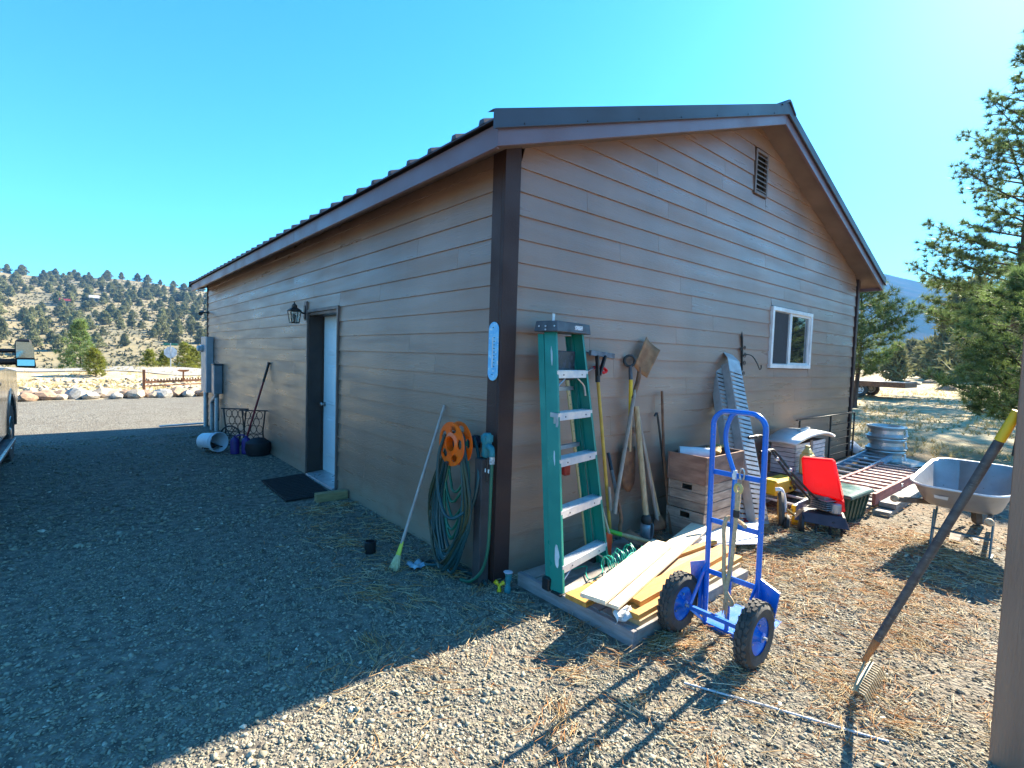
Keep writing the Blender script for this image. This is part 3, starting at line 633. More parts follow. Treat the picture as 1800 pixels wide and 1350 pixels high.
q.build('panel_sheet', mat('white_panel', (.80, .78, .74), .5, c2=(.72, .69, .64), vs=3, bump=.1), None, bevel=.002, label='large white sheet of board at the far end of the lumber pile', cat='board')
q = MB(); pl = mat('torn_plastic', (.72, .72, .70), .35, bump=.4, bs=40)
rows = []
for i in range(7):
    rows.append([V((.02 + .03 * i + .01 * math.sin(i * 2 + k), -1.13 - .008 * k + .012 * math.sin(k * 1.7 + i), .205 - .016 * k + .01 * math.sin(i * 1.9))) for k in range(5)])
q.strip(rows); q.build('plastic_wrap', pl, None, solid=.002, label='torn scrap of clear plastic hanging off the board ends', cat='plastic', smooth=True)

# green wire coil
wire = mat('green_wire', (.03, .50, .34), .4, bump=0, rand=0)
q = MB(); pts = []
for k in range(150):
    u = k / 149; a = u * 2 * math.pi * 9
    c = lerp((.52, -.66, .20), (.95, -.60, .205), u); r_ = .062 + .018 * math.sin(u * 17)
    pts.append(c + V((.75 * math.cos(a) * r_ * .5, .9 * math.cos(a) * r_, math.sin(a) * r_)) + V((rnd.uniform(-.006, .006),) * 3))
q.tube(pts, .0042, 6)
q.tube(smoothpath([pts[0], V((.46, -.68, .18)), V((.40, -.62, .125)), V((.47, -.52, .12)), V((.55, -.45, .13)), V((.42, -.40, .115))], 7), .0045, 6)
q.tube(smoothpath([V((.50, -.70, .16)), V((.62, -.74, .235)), V((.78, -.70, .26)), V((.92, -.66, .22)), V((1.02, -.63, .24))], 7), .0042, 6)
q.build('wire_coil', wire, None, smooth=True, label='tangled coil of green coated wire in front of the ladder', cat='wire')

# ------------------------------------------------------------------ stepladder
t = thing('step_ladder', 'folded green fibreglass stepladder with aluminium steps against the siding', 'ladder', (.42, -.45, .1))
FL, FR, TL, TRr = V((.10, -.635, .105)), V((.765, -.51, .105)), V((.275, -.30, 1.94)), V((.645, -.25, 1.94))
nn = V((-.18, .983, 0)).normalized()
def channel(a, b, wd, out, dep, m_, name, th=.006, fl=.028):
    # C channel: web outside, flanges front/back turned inwards
    a = V(a); b = V(b); q = MB()
    q.hexa([a, a + nn * dep, a + nn * dep - out * th, a - out * th, b, b + nn * dep, b + nn * dep - out * th, b - out * th])
    for off in (0, dep - th):
        s0 = nn * off; s1 = nn * (off + th)
        q.hexa([a + s0 - out * th * 1.01, a + s1 - out * th * 1.01, a + s1 - out * fl, a + s0 - out * fl, b + s0 - out * th * 1.01, b + s1 - out * th * 1.01, b + s1 - out * fl, b + s0 - out * fl])
    return q.build(name, m_, t, bevel=.0015)
ol = (FL - FR).normalized()
rl = channel(FL, TL, 0, ol, .105, fgreen, 'front_rail'); rr2 = channel(FR, TRr, 0, -ol, .105, fgreen, 'front_rail')
back = nn * .112
channel(FL + back + V((.02, 0, .04)), TL + nn * .11 + V((0, 0, -.02)), 0, ol, .055, fgreen, 'rear_rail', fl=.022); channel(FR + back + V((-.03, 0, .04)), TRr + nn * .11 + V((0, 0, -.02)), 0, -ol, .055, fgreen, 'rear_rail', fl=.022)
for p_ in (FL + back + V((.01, -.0, .0)), FR + back + V((-.02, 0, .0))):
    MB().box(p_ + nn * .03 + V((0, 0, .03)), (.045, .07, .09)).build('rubber_foot', black, t, bevel=.006)
for p_ in (FL, FR):
    MB().box(p_ + nn * .04 + V((0, 0, -.004)), (.05, .09, .012)).build('rubber_foot', black, t)
stepz = (1.645, 1.335, 1.005, .65, .285)
for z in stepz:
    u = (z - .105) / 1.835; a = lerp(FL, TL, u) - ol * .005; b = lerp(FR, TRr, u) + ol * .005
    q = MB(); a0 = a - nn * .004; b0 = b - nn * .004; dp = nn * .10
    q.hexa([a0 + V((0, 0, -.004)), b0 + V((0, 0, -.004)), b0 + dp + V((0, 0, -.004)), a0 + dp + V((0, 0, -.004)), a0, b0, b0 + dp, a0 + dp])
    q.hexa([a0 + V((0, 0, -.055)), b0 + V((0, 0, -.055)), b0 + nn * .004 + V((0, 0, -.055)), a0 + nn * .004 + V((0, 0, -.055)), a0 + V((0, 0, -.0042)), b0 + V((0, 0, -.0042)), b0 + nn * .004 + V((0, 0, -.0042)), a0 + nn * .004 + V((0, 0, -.0042))])
    for k in range(5):
        o_ = nn * (.008 + .019 * k); q.bar(a0 + o_ + V((0, 0, .002)), b0 + o_ + V((0, 0, .002)), .006, .004)
    st_ = q.build('step', alu, t)
    for u2 in (.2, .8):
        MB().lathe([(.006, 0), (.005, .004)], lerp(a0, b0, u2) + V((0, 0, -.03)), -nn, 8).build('rivet', dgrey, st_)
    if z in (stepz[0], stepz[4]):
        for s_, e_ in ((a, b), (b, a)):
            d_ = (e_ - s_).normalized()
            MB().tube(smoothpath([s_ + nn * .01 + V((0, 0, -.20)), s_ + nn * .01 + d_ * .03 + V((0, 0, -.12)), s_ + nn * .01 + d_ * .12 + V((0, 0, -.06))], 5), .009, 6, flat=.5).build('step_brace', alu, st_, smooth=True)
for z in (1.5, 1.05, .6):
    u = (z - .105) / 1.835; a = lerp(lerp(FL, TL, u), lerp(FR, TRr, u), .07) + nn * .15; b = lerp(lerp(FL, TL, u), lerp(FR, TRr, u), .93) + nn * .15
    MB().bar(a, b, .035, .03).build('rear_brace', galv, t)
cp = MB(); c0 = lerp(TL, TRr, .5) + nn * .06 + V((0, 0, .045))
e1 = -ol; hx = .245
cp.hexa([c0 - e1 * hx - nn * .105 + V((0, 0, -.05)), c0 + e1 * hx - nn * .105 + V((0, 0, -.05)), c0 + e1 * hx + nn * .11 + V((0, 0, -.05)), c0 - e1 * hx + nn * .11 + V((0, 0, -.05)), c0 - e1 * (hx - .01) - nn * .095 + V((0, 0, .03)), c0 + e1 * (hx - .01) - nn * .095 + V((0, 0, .03)), c0 + e1 * (hx - .01) + nn * .10 + V((0, 0, .03)), c0 - e1 * (hx - .01) + nn * .10 + V((0, 0, .03))])
cap = cp.build('top_cap', dgrey, t, bevel=.006)
MB().bar(c0 + e1 * .0 - nn * .102 + V((0, 0, -.008)), c0 + e1 * .11 - nn * .102 + V((0, 0, -.008)), .006, .032).build('maker_label', mat('label_white', (.7, .7, .72), .5, c2=(.25, .25, .3), vs=90, bump=0, vmin=.5, vmax=.6), cap)
for k, (u, z) in enumerate(((-.08, -.01), (.0, -.01), (.06, -.01), (.0, -.036))):
    MB().lathe([(.007, 0), (.006, .006)], c0 - e1 * (hx + .0) + nn * u + V((0, 0, z)), -e1, 8).build('rivet', alu, cap)
MB().box(c0 + e1 * -.06 + nn * .06 + V((0, 0, .055)), (.028, .006, .09)).build('hang_tab', galv, cap)
# tool tray folded behind the top step, with printed warning panel
u = .86
MB().bar(lerp(FL, TL, u) + nn * .10 - ol * .05 + V((0, 0, .0)), lerp(FR, TRr, u) + nn * .10 + ol * .05, .03, .23).build('paint_tray', mat('tray_charcoal', (.025, .027, .033), .5, c2=(.06, .06, .075), vs=22, vmin=.5, vmax=.58, bump=.2), t, bevel=.005)
# spreader bars hanging down the side
sp = lerp(FL, TL, .66) + ol * .008
for d_, l_ in ((V((.012, .0, -1)), .17), (V((.06, .06, -1)), .21)):
    MB().bar(sp + nn * (.02 if l_ > .2 else -.0) + V((0, 0, .0)), sp + nn * (.02 if l_ > .2 else 0) + d_.normalized() * l_, .006, .02, up=nn).build('spreader', galv, t, bevel=.002)
MB().bar(sp - nn * .01 + V((0, 0, .004)), sp + nn * .06 + V((0, 0, .008)), .01, .035).build('spreader_bracket', galv, t, bevel=.002)
# paint smears on the near rail
sm_ = mat('paint_smear', (.66, .72, .72), .6, bump=.2)
for u, w_, l_ in ((.90, .007, .09), (.50, .006, .07), (.13, .02, .09)):
    c = lerp(FL, TL, u) + ol * .0012 + nn * .04; dd = (TL - FL).normalized()
    poly = []
    for k in range(14):
        a = 2 * math.pi * k / 14; rr_ = 1 + rnd.uniform(-.25, .25); poly.append((math.cos(a) * w_ * rr_, math.sin(a) * l_ * rr_ * .75))
    MB().prism(poly, c, nn, dd, ol * .0015).build('paint_smear', sm_, rl)

# ------------------------------------------------------------------ tools along the gable wall
def tool(name, label, cat, base): return thing(name, label, cat, base)
t = tool('measuring_stick', 'yellow wooden measuring stick standing behind the stepladder', 'stick', (.7, -.2, .1))
ms = MB().bar((.62, -.10, 1.60), (.80, -.25, .12), .036, .012, up=V((0, 1, 0))).build('stick', mat('stick_yellow', (.62, .43, .20), .6, c2=(.52, .33, .13), vs=5, bump=.15), t, bevel=.002)
for k in range(11):
    p = lerp((.62, -.10, 1.60), (.80, -.25, .12), .06 + .05 * k) + V((0, -.0065, 0)); MB().bar(p + V((-.004, 0, 0)), p + V((.012, 0, 0)), .002, .004).build('mark', black, ms)
t = tool('garden_rake', 'grey-headed garden rake with yellow handle standing head up', 'rake', (1.15, -.2, .1))
MB().tube([(1.045, -.07, 1.62), (1.16, -.21, .11)], .0155, 10).build('handle', mat('handle_yellow', (.62, .36, .05), .5, c2=(.5, .27, .04), vs=10, bump=.15), t, smooth=True)
rk = mat('blue_grey_steel', (.13, .16, .20), .5, c2=(.08, .09, .11), vs=16, bump=.2)
hbq = MB().bar((.93, -.075, 1.795), (1.27, -.065, 1.775), .03, .045).build('head_bar', rk, t, bevel=.003)
for k in range(12):
    p = lerp((.94, -.07, 1.79), (1.26, -.065, 1.772), k / 11); MB().tube([p, p + V((0, .05, .012)), p + V((0, .06, .0))], .004, 5).build('tine', rk, hbq)
for s in (-1, 1): MB().bar((1.045 + s * .012, -.085, 1.60), (1.07 + s * .055, -.085, 1.775), .02, .035, up=V((0, 1, 0))).build('brace', black, t, bevel=.003)
MB().tube([(1.05, -.075, 1.54), (1.044, -.07, 1.65)], .022, 10).build('socket', black, t, smooth=True)
t = tool('hedge_shears', 'red-handled shears tucked behind the garden rake head', 'shears', (1.1, -.04, 1.6))
MB().tube(smoothpath([(1.02, -.045, 1.665), (1.10, -.045, 1.675), (1.17, -.045, 1.66), (1.20, -.045, 1.64), (1.17, -.045, 1.625), (1.12, -.045, 1.635)], 5), .014, 8).build('handle', red, t, smooth=True)
MB().bar((1.02, -.04, 1.665), (.86, -.04, 1.60), .008, .03, up=V((0, 1, 0))).build('blade', galv, t)
t = tool('square_shovel', 'rusty square shovel standing blade up with weathered grey handle', 'shovel', (1.13, -.3, .12))
MB().tube([(1.565, -.10, 1.46), (1.16, -.25, .55), (1.10, -.28, .40)], .0185, 12).build('handle', handle_g, t, smooth=True)
MB().tube(smoothpath([(1.53, -.105, 1.38), (1.60, -.095, 1.52), (1.63, -.09, 1.60), (1.64, -.085, 1.68)], 6), [.022] * 12 + [.022, .021, .02, .018, .016, .014, .012], 10).build('socket', rust, t, smooth=True)
e_w = V((.80, -.25, -.35)).normalized(); e_l = V((.62, .03, .78)).normalized(); e_w = (e_w - e_l * e_w.dot(e_l)).normalized(); e_n = e_w.cross(e_l)
rows = []
for i in range(7):
    u = i / 6; rows.append([V((1.62, -.10, 1.63)) + e_l * (.36 * u) + e_w * (.105 * v) * (.86 + .14 * u if u > .12 else .86) + e_n * (-.022 * (1 - v * v) + .02 * (1 - u)) for v in (-1, -.8, -.4, 0, .4, .8, 1)])
MB().strip(rows).build('blade', rust_l, t, solid=.004, smooth=True)
t = tool('d_handle_spade', 'spade with black D grip, yellow shaft and rusty rounded blade', 'spade', (1.5, -.1, .5))
MB().tube(arc((1.515, -.06, 1.735), .05, 0, 2 * math.pi, V((.8, -.6, 0)), ez, 18)[:-1], .013, 8, closed=True).build('grip', black, t, smooth=True)
MB().tube([(1.515, -.07, 1.69), (1.52, -.08, 1.56)], [.016, .02], 10).build('grip_socket', dgrey, t, smooth=True)
MB().tube([(1.52, -.08, 1.56), (1.525, -.09, 1.20)], .0185, 10).build('sleeve', yellow, t, smooth=True)
MB().tube([(1.525, -.09, 1.20), (1.52, -.10, .88)], .018, 10).build('shaft', handle_w, t, smooth=True)
rows = []
for i in range(9):
    u = i / 8; hw = .105 * (1 if u < .65 else math.sqrt(max(0, 1 - ((u - .65) / .36) ** 2))) * (.9 if u < .06 else 1)
    rows.append([V((1.52 + hw * v, -.105 - .02 * u + .018 * v * v, .92 - .42 * u)) for v in (-1, -.6, -.2, .2, .6, 1)])
MB().strip(rows).build('blade', rust, t, solid=.004, smooth=True)
t = tool('post_hole_digger', 'clamshell post-hole digger with two long pale wooden handles', 'digger', (1.57, -.32, .1))
for dx, dy, r_ in ((-.012, -.01, .026), (.03, .0, .020)):
    MB().tube([(1.635 + dx, -.07 + dy, 1.30 if dx < 0 else 1.10), (1.55 + dx * .7, -.29 + dy, .30)], r_, 10).build('handle', mat('rough_pine_pole', (.62, .42, .23), .8, c2=(.45, .28, .14), vs=16, st=(3, 3, .5), bump=.6, bs=60), t, smooth=True)
MB().lathe([(.03, 0), (.045, -.02), (.05, -.06), (.03, -.10)], (1.545, -.30, .32), (0, .1, 1), 12).build('hinge', iron, t, smooth=True)
for s in (-1, 1):
    rows = []
    for i in range(6):
        u = i / 5; rows.append([V((1.55 + s * (.02 + .045 * math.sin(math.pi * min(1, u * .8 + .2))) * math.cos(a), -.31 + .06 * math.sin(a), .24 - .15 * u)) for a in np.linspace(-1.1, 1.1, 6)])
    MB().strip(rows).build('blade', wood_old if False else galv, t, solid=.004, smooth=True)
t = tool('long_shovel', 'pair-bolted wood-handled shovel standing blade down by the iron bar', 'shovel', (1.85, -.25, .1))
for dx in (0, .035):
    MB().tube([(1.70 + dx, -.055, 1.20 - dx * 3), (1.82 + dx, -.24, .20)], .0185, 10).build('handle', handle_w if dx else handle_g, t, smooth=True)
rows = []
for i in range(7):
    u = i / 6; hw = .035 + .07 * min(1, u * 2); rows.append([V((1.85 + hw * v, -.25 - .03 * u + .02 * v * v, .24 - .13 * u)) for v in (-1, -.5, 0, .5, 1)])
MB().strip(rows).build('blade', rust, t, solid=.005, smooth=True)
o = MB().tube([(2.08, -.055, 1.44), (2.05, -.13, .80), (2.0, -.29, .03)], [.014, .015, .018], 6).build('digging_bar', rust, None, label='long dark iron digging bar leaning beside the stacked crates', cat='bar')
o = MB().tube(smoothpath([(1.98, -.05, 1.19), (2.01, -.05, 1.215), (2.03, -.055, 1.17), (2.07, -.09, .85), (2.12, -.13, .45)], 5), .011, 6).build('pry_bar', iron, None, smooth=True, label='short black pry bar with a hooked top behind the digging bar', cat='bar')
t = tool('trenching_shovel', 'short shovel with black taped handle and curved rusty neck', 'shovel', (1.2, -.28, .1))
MB().tube([(1.255, -.06, .885), (1.225, -.13, .74)], [.016, .018], 8).build('grip', black, t, smooth=True)
MB().tube([(1.225, -.13, .74), (1.185, -.24, .51)], [.018, .017], 8).build('handle', mat('taped_grey', (.12, .115, .115), .6, c2=(.2, .19, .18), vs=18, bump=.3), t, smooth=True)
MB().tube(smoothpath([(1.186, -.235, .52), (1.185, -.27, .42), (1.19, -.285, .34), (1.17, -.29, .26), (1.19, -.30, .2)], 5), .016, 8).build('socket', rust, t, smooth=True)
rows = []
for i in range(7):
    u = i / 6; hw = .09 * (1 if u < .6 else math.sqrt(max(0, 1 - ((u - .6) / .41) ** 2))); rows.append([V((1.20 + hw * v + .1 * u, -.30 - .16 * u, .225 - .11 * u + .018 * v * v)) for v in (-1, -.5, 0, .5, 1)])
MB().strip(rows).build('blade', rust, t, solid=.004, smooth=True)
MB().tube([(1.11, -.2, .62), (1.10, -.24, .42)], [.012, .015], 8).build('worn_tool', handle_g, None, smooth=True, label='small worn grey tool handle behind the short black shovel', cat='handle')
t = tool('garden_hoe', 'hoe with green collar and brown handle lying low across the pallet', 'hoe', (1.15, -.5, .1))
MB().tube([(1.02, -.39, .275), (1.36, -.76, .175), (1.45, -.86, .15)], .0165, 10).build('handle', handle_w, t, smooth=True)
MB().tube([(.93, -.29, .31), (.97, -.335, .29), (1.04, -.41, .268)], [.015, .02, .019], 10).build('collar', mat('green_plastic', (.09, .38, .03), .45, bump=.05), t, smooth=True)
MB().tube(smoothpath([(1.44, -.85, .155), (1.50, -.90, .16), (1.535, -.915, .145), (1.53, -.91, .11)], 5), .010, 8).build('hook_neck', rust, t, smooth=True)
t = tool('leaf_scoop', 'upright orange-red plastic scoop between the ladder and the tools', 'scoop', (.87, -.4, .1))
MB().hexa([(.80, -.42, .10), (.89, -.43, .10), (.90, -.40, .10), (.81, -.39, .10), (.84, -.41, .33), (.905, -.42, .30), (.91, -.405, .30), (.845, -.395, .33)]).build('blade', mat('red_orange_plastic', (.72, .06, .02), .4, bump=.05), t, bevel=.006)
MB().tube([(.87, -.41, .31), (.84, -.30, .62), (.80, -.2, .86)], .012, 8).build('handle', mat('pale_pole', (.55, .45, .3), .6), t, smooth=True)
MB().box((.70, -.06, .80), (.07, .05, .10)).build('grip', mat('red_grip', (.5, .03, .02), .4), t, bevel=.01)
o = MB().tube(smoothpath([(.60, -.045, 1.08), (.585, -.05, 1.02), (.60, -.05, .97)], 5), .018, 8).build('file_grip', black, None, smooth=True, label='small black tool grip hanging on the siding behind the ladder', cat='tool')

# ------------------------------------------------------------------ crates
def crate(name, label, x0, y0, z0, lx, ly, h, wood, slots, nsl):
    t = thing(name, label, 'crate', (x0 + lx / 2, y0 + ly / 2, z0)); th_ = .014
    for xx in (x0, x0 + lx - th_):
        for k in range(nsl):
            a = z0 + h * k / nsl + .002; b = z0 + h * (k + 1) / nsl - .002
            if slots and k == nsl - 1:
                yc = y0 + ly / 2; hw = .052
                q = MB(); q.bb((xx, y0 + th_ + .001, a), (xx + th_, yc - hw, b)); q.bb((xx, yc + hw, a), (xx + th_, y0 + ly - th_ - .001, b)); q.bb((xx, yc - hw, b - .018), (xx + th_, yc + hw, b)); q.bb((xx, yc - hw, a), (xx + th_, yc + hw, a + .018)); q.build('end_slat', wood, t)
            else: MB().bb((xx, y0 + th_ + .001, a), (xx + th_, y0 + ly - th_ - .001, b)).build('end_slat', wood, t, bevel=.002)
    for yy in (y0, y0 + ly - th_):
        for k in range(nsl):
            a = z0 + h * k / nsl + .003; b = z0 + h * (k + 1) / nsl - .003
            MB().bb((x0 - .003, yy, a), (x0 + lx + .003, yy + th_, b)).build('side_slat', wood, t, bevel=.002)
    for xx in (x0 + th_ + .001, x0 + lx - 2 * th_ - .012):
        for yy in (y0 + th_ + .001, y0 + ly - 2 * th_ - .012): MB().bb((xx, yy, z0 + .012), (xx + .022, yy + .022, z0 + h - .004)).build('corner_post', wood, t)
    MB().bb((x0 + th_ + .002, y0 + th_ + .002, z0), (x0 + lx - th_ - .002, y0 + ly - th_ - .002, z0 + .011)).build('bottom_board', wood, t)
cw = mat('old_crate_wood', (.40, .29, .22), .85, c2=(.24, .165, .125), vs=7, st=(1, 1, 5), bump=.5, bs=60, rand=.2)
cw2 = mat('dark_crate_wood', (.30, .165, .115), .8, c2=(.19, .10, .07), vs=5, st=(1, 1, 4), bump=.4, bs=60, rand=.15)
crate('wooden_crate', 'slatted wooden crate at the bottom of the stack by the wall', 2.0, -.62, .035, .72, .40, .285, cw, True, 3)
crate('wooden_crate', 'slatted wooden crate with hand hole, middle of the stack', 2.01, -.625, .323, .72, .40, .265, cw, True, 3)
crate('wooden_crate', 'dark plank crate on top of the stack holding a paper roll', 1.99, -.63, .591, .73, .41, .27, cw2, False, 1)
MB().lathe([(.025, 0), (.06, .001), (.06, .33), (.025, .331)], (2.10, -.27, .845), (.62, -.78, .0), 20).build('paper_roll', mat('bluish_paper', (.68, .72, .76), .6, bump=.05), None, smooth=True, label='white paper roll lying in the top crate', cat='paper roll')
t = thing('work_gloves', 'yellow leather work gloves lying in the top crate', 'gloves', (2.45, -.45, .86)); lg = mat('leather_yellow', (.46, .26, .05), .7, c2=(.30, .15, .03), vs=18, bump=.5, bs=60)
for gx, gy, ga in ((2.40, -.50, .5), (2.50, -.42, .15)):
    ca, sa_ = math.cos(ga), math.sin(ga); d = V((ca, sa_, .12)); s = V((-sa_, ca, 0)); o_ = V((gx, gy, .845))
    q = MB(); q.tube([o_, o_ + d * .06 + ez * .01, o_ + d * .12 + ez * .015], [.04, .052, .045], 10, flat=.55)
    for k in range(4): q.tube([o_ + d * .11 + s * (-.033 + .022 * k) + ez * .015, o_ + d * (.16 + .01 * (k % 2)) + s * (-.04 + .027 * k) + ez * .02, o_ + d * .20 + s * (-.042 + .028 * k) + ez * .004], [.014, .013, .010], 7)
    q.tube([o_ + d * .05 + s * .04, o_ + d * .10 + s * .075 + ez * .01, o_ + d * .14 + s * .08 + ez * .02], [.017, .014, .011], 7)
    q.build('glove', lg, t, smooth=True)
# ------------------------------------------------------------------ ramps
ramp_m = mat('ramp_aluminium', (.46, .44, .43), .45, metal=.2, c2=(.36, .345, .335), vs=12, bump=.15, bs=150, rand=.05)
def ramp(label, off):
    t = thing('loading_ramp', label, 'ramp', V((2.93, -.77, .05)) + off)
    bt = V((2.93, -.78, .04)) + off; tp = V((3.47, -.085, 1.86)) + off
    d = (tp - bt).normalized(); wv = V((.97, -.14, 0)); wv = (wv - d * wv.dot(d)).normalized(); nv = d.cross(wv).normalized()
    if nv.y > 0: nv = -nv
    Lr = (tp - bt).length; hw = .105
    # side rails
    for s in (-1, 1):
        q = MB(); a = bt + wv * s * hw; b = tp + wv * s * hw - d * .14; q.hexa([a, a + wv * s * .006, a + wv * s * .006 - nv * .10, a - nv * .10, b, b + wv * s * .006, b + wv * s * .006 - nv * .10, b - nv * .10])
        q.build('side_rail', ramp_m, t, bevel=.0015)
    n = 34
    for k in range(n):
        p = bt + d * (Lr - .26) * (k + .5) / n; MB().bar(p - wv * (hw - .001), p + wv * (hw - .001), .036, .006, up=nv).build('rung', ramp_m, t)
    # solid lip bent over at the top
    q = MB(); a = tp - d * .25
    q.hexa([a - wv * hw, a + wv * hw, a + wv * hw - nv * .005, a - wv * hw - nv * .005, tp - d * .08 - wv * hw, tp - d * .08 + wv * hw, tp - d * .08 + wv * hw - nv * .005, tp - d * .08 - wv * hw - nv * .005])
    b0 = tp - d * .08; b1 = tp + d * .03 - nv * .06
    q.hexa([b0 - wv * hw, b0 + wv * hw, b0 + wv * hw - nv * .005, b0 - wv * hw - nv * .005, b1 - wv * hw * .8, b1 + wv * hw * .8, b1 + wv * hw * .8 - nv * .005, b1 - wv * hw * .8 - nv * .005])
    q.build('lip_plate', ramp_m, t)
ramp('slotted aluminium loading ramp leaning in front, nearer of the two', V((0, 0, 0)))
ramp('aluminium loading ramp leaning behind its twin, only its edge showing', V((-.06, .13, -.02)))
# scroll hook on the wall
t = thing('scroll_hook', 'black wrought iron scroll hook on the siding beside the window', 'hook', (3.82, -.01, 1.6))
q = MB().bar((3.81, -.022, 2.08), (3.85, -.022, 1.66), .012, .03, up=V((0, 1, 0))); q.build('back_bar', iron, t)
MB().lathe([(.018, -.03), (.01, 0), (.0, .05)], (3.81, -.022, 2.10), ez, 8).build('finial', iron, t)
MB().tube(smoothpath([(3.83, -.03, 1.84), (3.87, -.07, 1.86), (3.91, -.12, 1.84), (3.95, -.16, 1.76), (3.97, -.18, 1.70), (3.99, -.185, 1.68), (4.01, -.19, 1.70), (4.005, -.19, 1.735)], 6), .007, 6).build('arm', iron, t, smooth=True)
for zc, r_, s in ((1.95, .035, 1), (1.86, .05, 1), (1.76, .045, 1), (1.63, .04, 1), (1.93, .03, -1)):
    pts = [V((3.83 + s * (.02 + r_ + math.cos(a) * r_ * (1 - a / 14)), -.03, zc + math.sin(a) * r_ * (1 - a / 14))) for a in np.linspace(math.pi, math.pi + 7.5, 26)]
    MB().tube(pts, .005, 6).build('scroll', iron, t, smooth=True)
# ------------------------------------------------------------------ far right yard clutter
gz = lambda x, y: gh(x, y)
# wheel hoe: wheel with yellow hub in a white fork
t = thing('wheel_hoe', 'old wheel hoe with black tyre and yellow hub at the foot of the ramps', 'wheel hoe', (3.2, -.82, .03))
wc = V((3.20, -.83, .225)); ax = V((.42, -.90, .05)).normalized()
MB().lathe([(.135, -.02), (.17, -.027), (.195, 0), (.17, .027), (.135, .02)], wc, ax, 32, cap=False).build('tyre', rubber, t, smooth=True)
MB().lathe([(.135, -.021), (.15, -.028), (.128, -.02), (.03, -.03), (.03, .03), (.128, .02), (.15, .028), (.135, .021)], wc, ax, 28, cap=False).build('hub', mat('ochre_wheel', (.48, .27, .03), .55, c2=(.30, .15, .03), vs=14), t, smooth=True)
MB().tube(smoothpath([wc + ax * .045 + V((0, 0, -.03)), wc + ax * .05 + V((.0, .02, .10)), wc + ax * .03 + V((-.01, .03, .2)), wc - ax * .03 + V((-.01, .03, .2))], 5), .022, 8, flat=.5).build('fork', white, t, smooth=True)
q = MB().tube([wc + ax * .05, wc + ax * .09 + V((.10, -.02, -.08)), wc + ax * .08 + V((.2, -.03, -.17))], .016, 6); q.tube([wc + ax * .06 + V((.06, 0, -.05)), wc + ax * .1 + V((.16, .06, -.04))], .012, 6)
q.build('tool_bar', mat('yellow_chipped_steel', (.5, .36, .10), .6, c2=(.3, .2, .08), vs=18), t)
# pitched wooden trestle and red steel angle behind the crates
MB().prism([(0, 0), (.30, 0), (.20, .52), (.12, .52)], (2.78, -.56, .04), (.96, .2, 0), (0, 0, 1), (-.01, .03, 0)).build('wooden_wedge', mat('orange_ply', (.40, .20, .05), .7, c2=(.28, .13, .03), vs=8, bump=.3), None, bevel=.003, label='orange plywood offcut standing between the crates and the ramps', cat='plywood')
q = MB(); q.bar((2.55, -.75, .05), (3.05, -.62, .05), .05, .03); q.bar((2.72, -.70, .065), (3.05, -.52, .16), .045, .02); q.build('steel_bracket', mat('red_painted_steel', (.36, .02, .03), .5, c2=(.25, .02, .03), vs=9), None, bevel=.003, label='dark red steel bracket on the ground behind the hand truck', cat='bracket')
# aluminium extension ladder lying on its back along the wall
t = thing('extension_ladder', 'aluminium extension ladder lying along the gable wall', 'ladder', (5.5, -.6, .15))
for y, z in ((-.50, .20), (-.86, .19)):
    a, b = V((3.42, y - .02, z)), V((8.0, y + .14, z + .09))
    q = MB(); q.bar(a, b, .012, .088); q.bar(a + V((0, 0, .042)), b + V((0, 0, .042)), .032, .007); q.bar(a - V((0, 0, .042)), b - V((0, 0, .042)), .032, .007); q.build('rail', mat('blue_grey_aluminium', (.42, .50, .62), .4, metal=.5, vs=10, bump=.05), t)
    MB().box(a + V((-.012, 0, 0)), (.035, .042, .10)).build('end_cap', yellow, t, bevel=.004)
for k in range(14):
    u = (k + .5) / 14; MB().tube([(3.42 + 4.58 * u, -.87 + .16 * u, .195 + .09 * u), (3.42 + 4.58 * u, -.52 + .16 * u, .205 + .09 * u)], .016, 8).build('rung', alu, t, smooth=True)
for x in (3.9, 6.0, 7.6): MB().bb((x - .05, -.95, gz(x, -.7) - .01), (x + .05, -.35, .135 + .018 * (x - 3.9))).build('support_block', wood_old, None, bevel=.004, label={3.9: 'timber block under the near end of the long aluminium ladder', 6.0: 'timber block under the middle of the long aluminium ladder', 7.6: 'timber block under the far end of the long aluminium ladder'}[x], cat='block')
t = thing('ladder_section', 'short silver ladder section with bolts lying in front of the long one', 'ladder', (3.9, -.95, .05))
for y in (-.93, -1.02):
    q = MB(); q.bar((3.30, y, .105), (4.15, y + .10, .12), .01, .11); q.bar((3.30, y, .162), (4.15, y + .10, .177), .03, .006); q.build('rail', alu, t)
for k in range(4): MB().lathe([(.016, 0), (.012, .012)], (3.42 + .2 * k, -1.025 + .0235 * k, .105 + .0035 * k), (0, -1, 0), 8).build('bolt', galv, t)
MB().box((3.30, -.975, .11), (.03, .13, .09)).build('end_cap', yellow, t, bevel=.004)
for k in range(3): MB().tube([(3.5 + .25 * k, -.91 + .03 * k, .11), (3.5 + .25 * k, -.99 + .03 * k, .11)], .014, 8).build('rung', alu, t)
# yellow moulded case
t = thing('yellow_case', 'yellow moulded plastic case with round sockets behind the tiller handles', 'case', (3.85, -.52, .3))
MB().hexa([(3.55, -.64, .25), (4.05, -.66, .25), (4.08, -.44, .25), (3.58, -.42, .25), (3.57, -.63, .42), (4.03, -.65, .42), (4.06, -.46, .42), (3.6, -.44, .42)]).build('shell', yellow, t, bevel=.02)
for dx, dz, r_ in ((.36, .375, .032), (.31, .31, .02), (.40, .315, .024), (.44, .29, .018)):
    MB().lathe([(r_, 0), (r_, .012), (r_ * .7, .012), (r_ * .65, .002)], (3.57 + dx, -.645 - dx * .03, dz), (0, -1, 0), 14).build('socket', mat('socket_dark', (.12, .06, .01), .6), t, smooth=True)
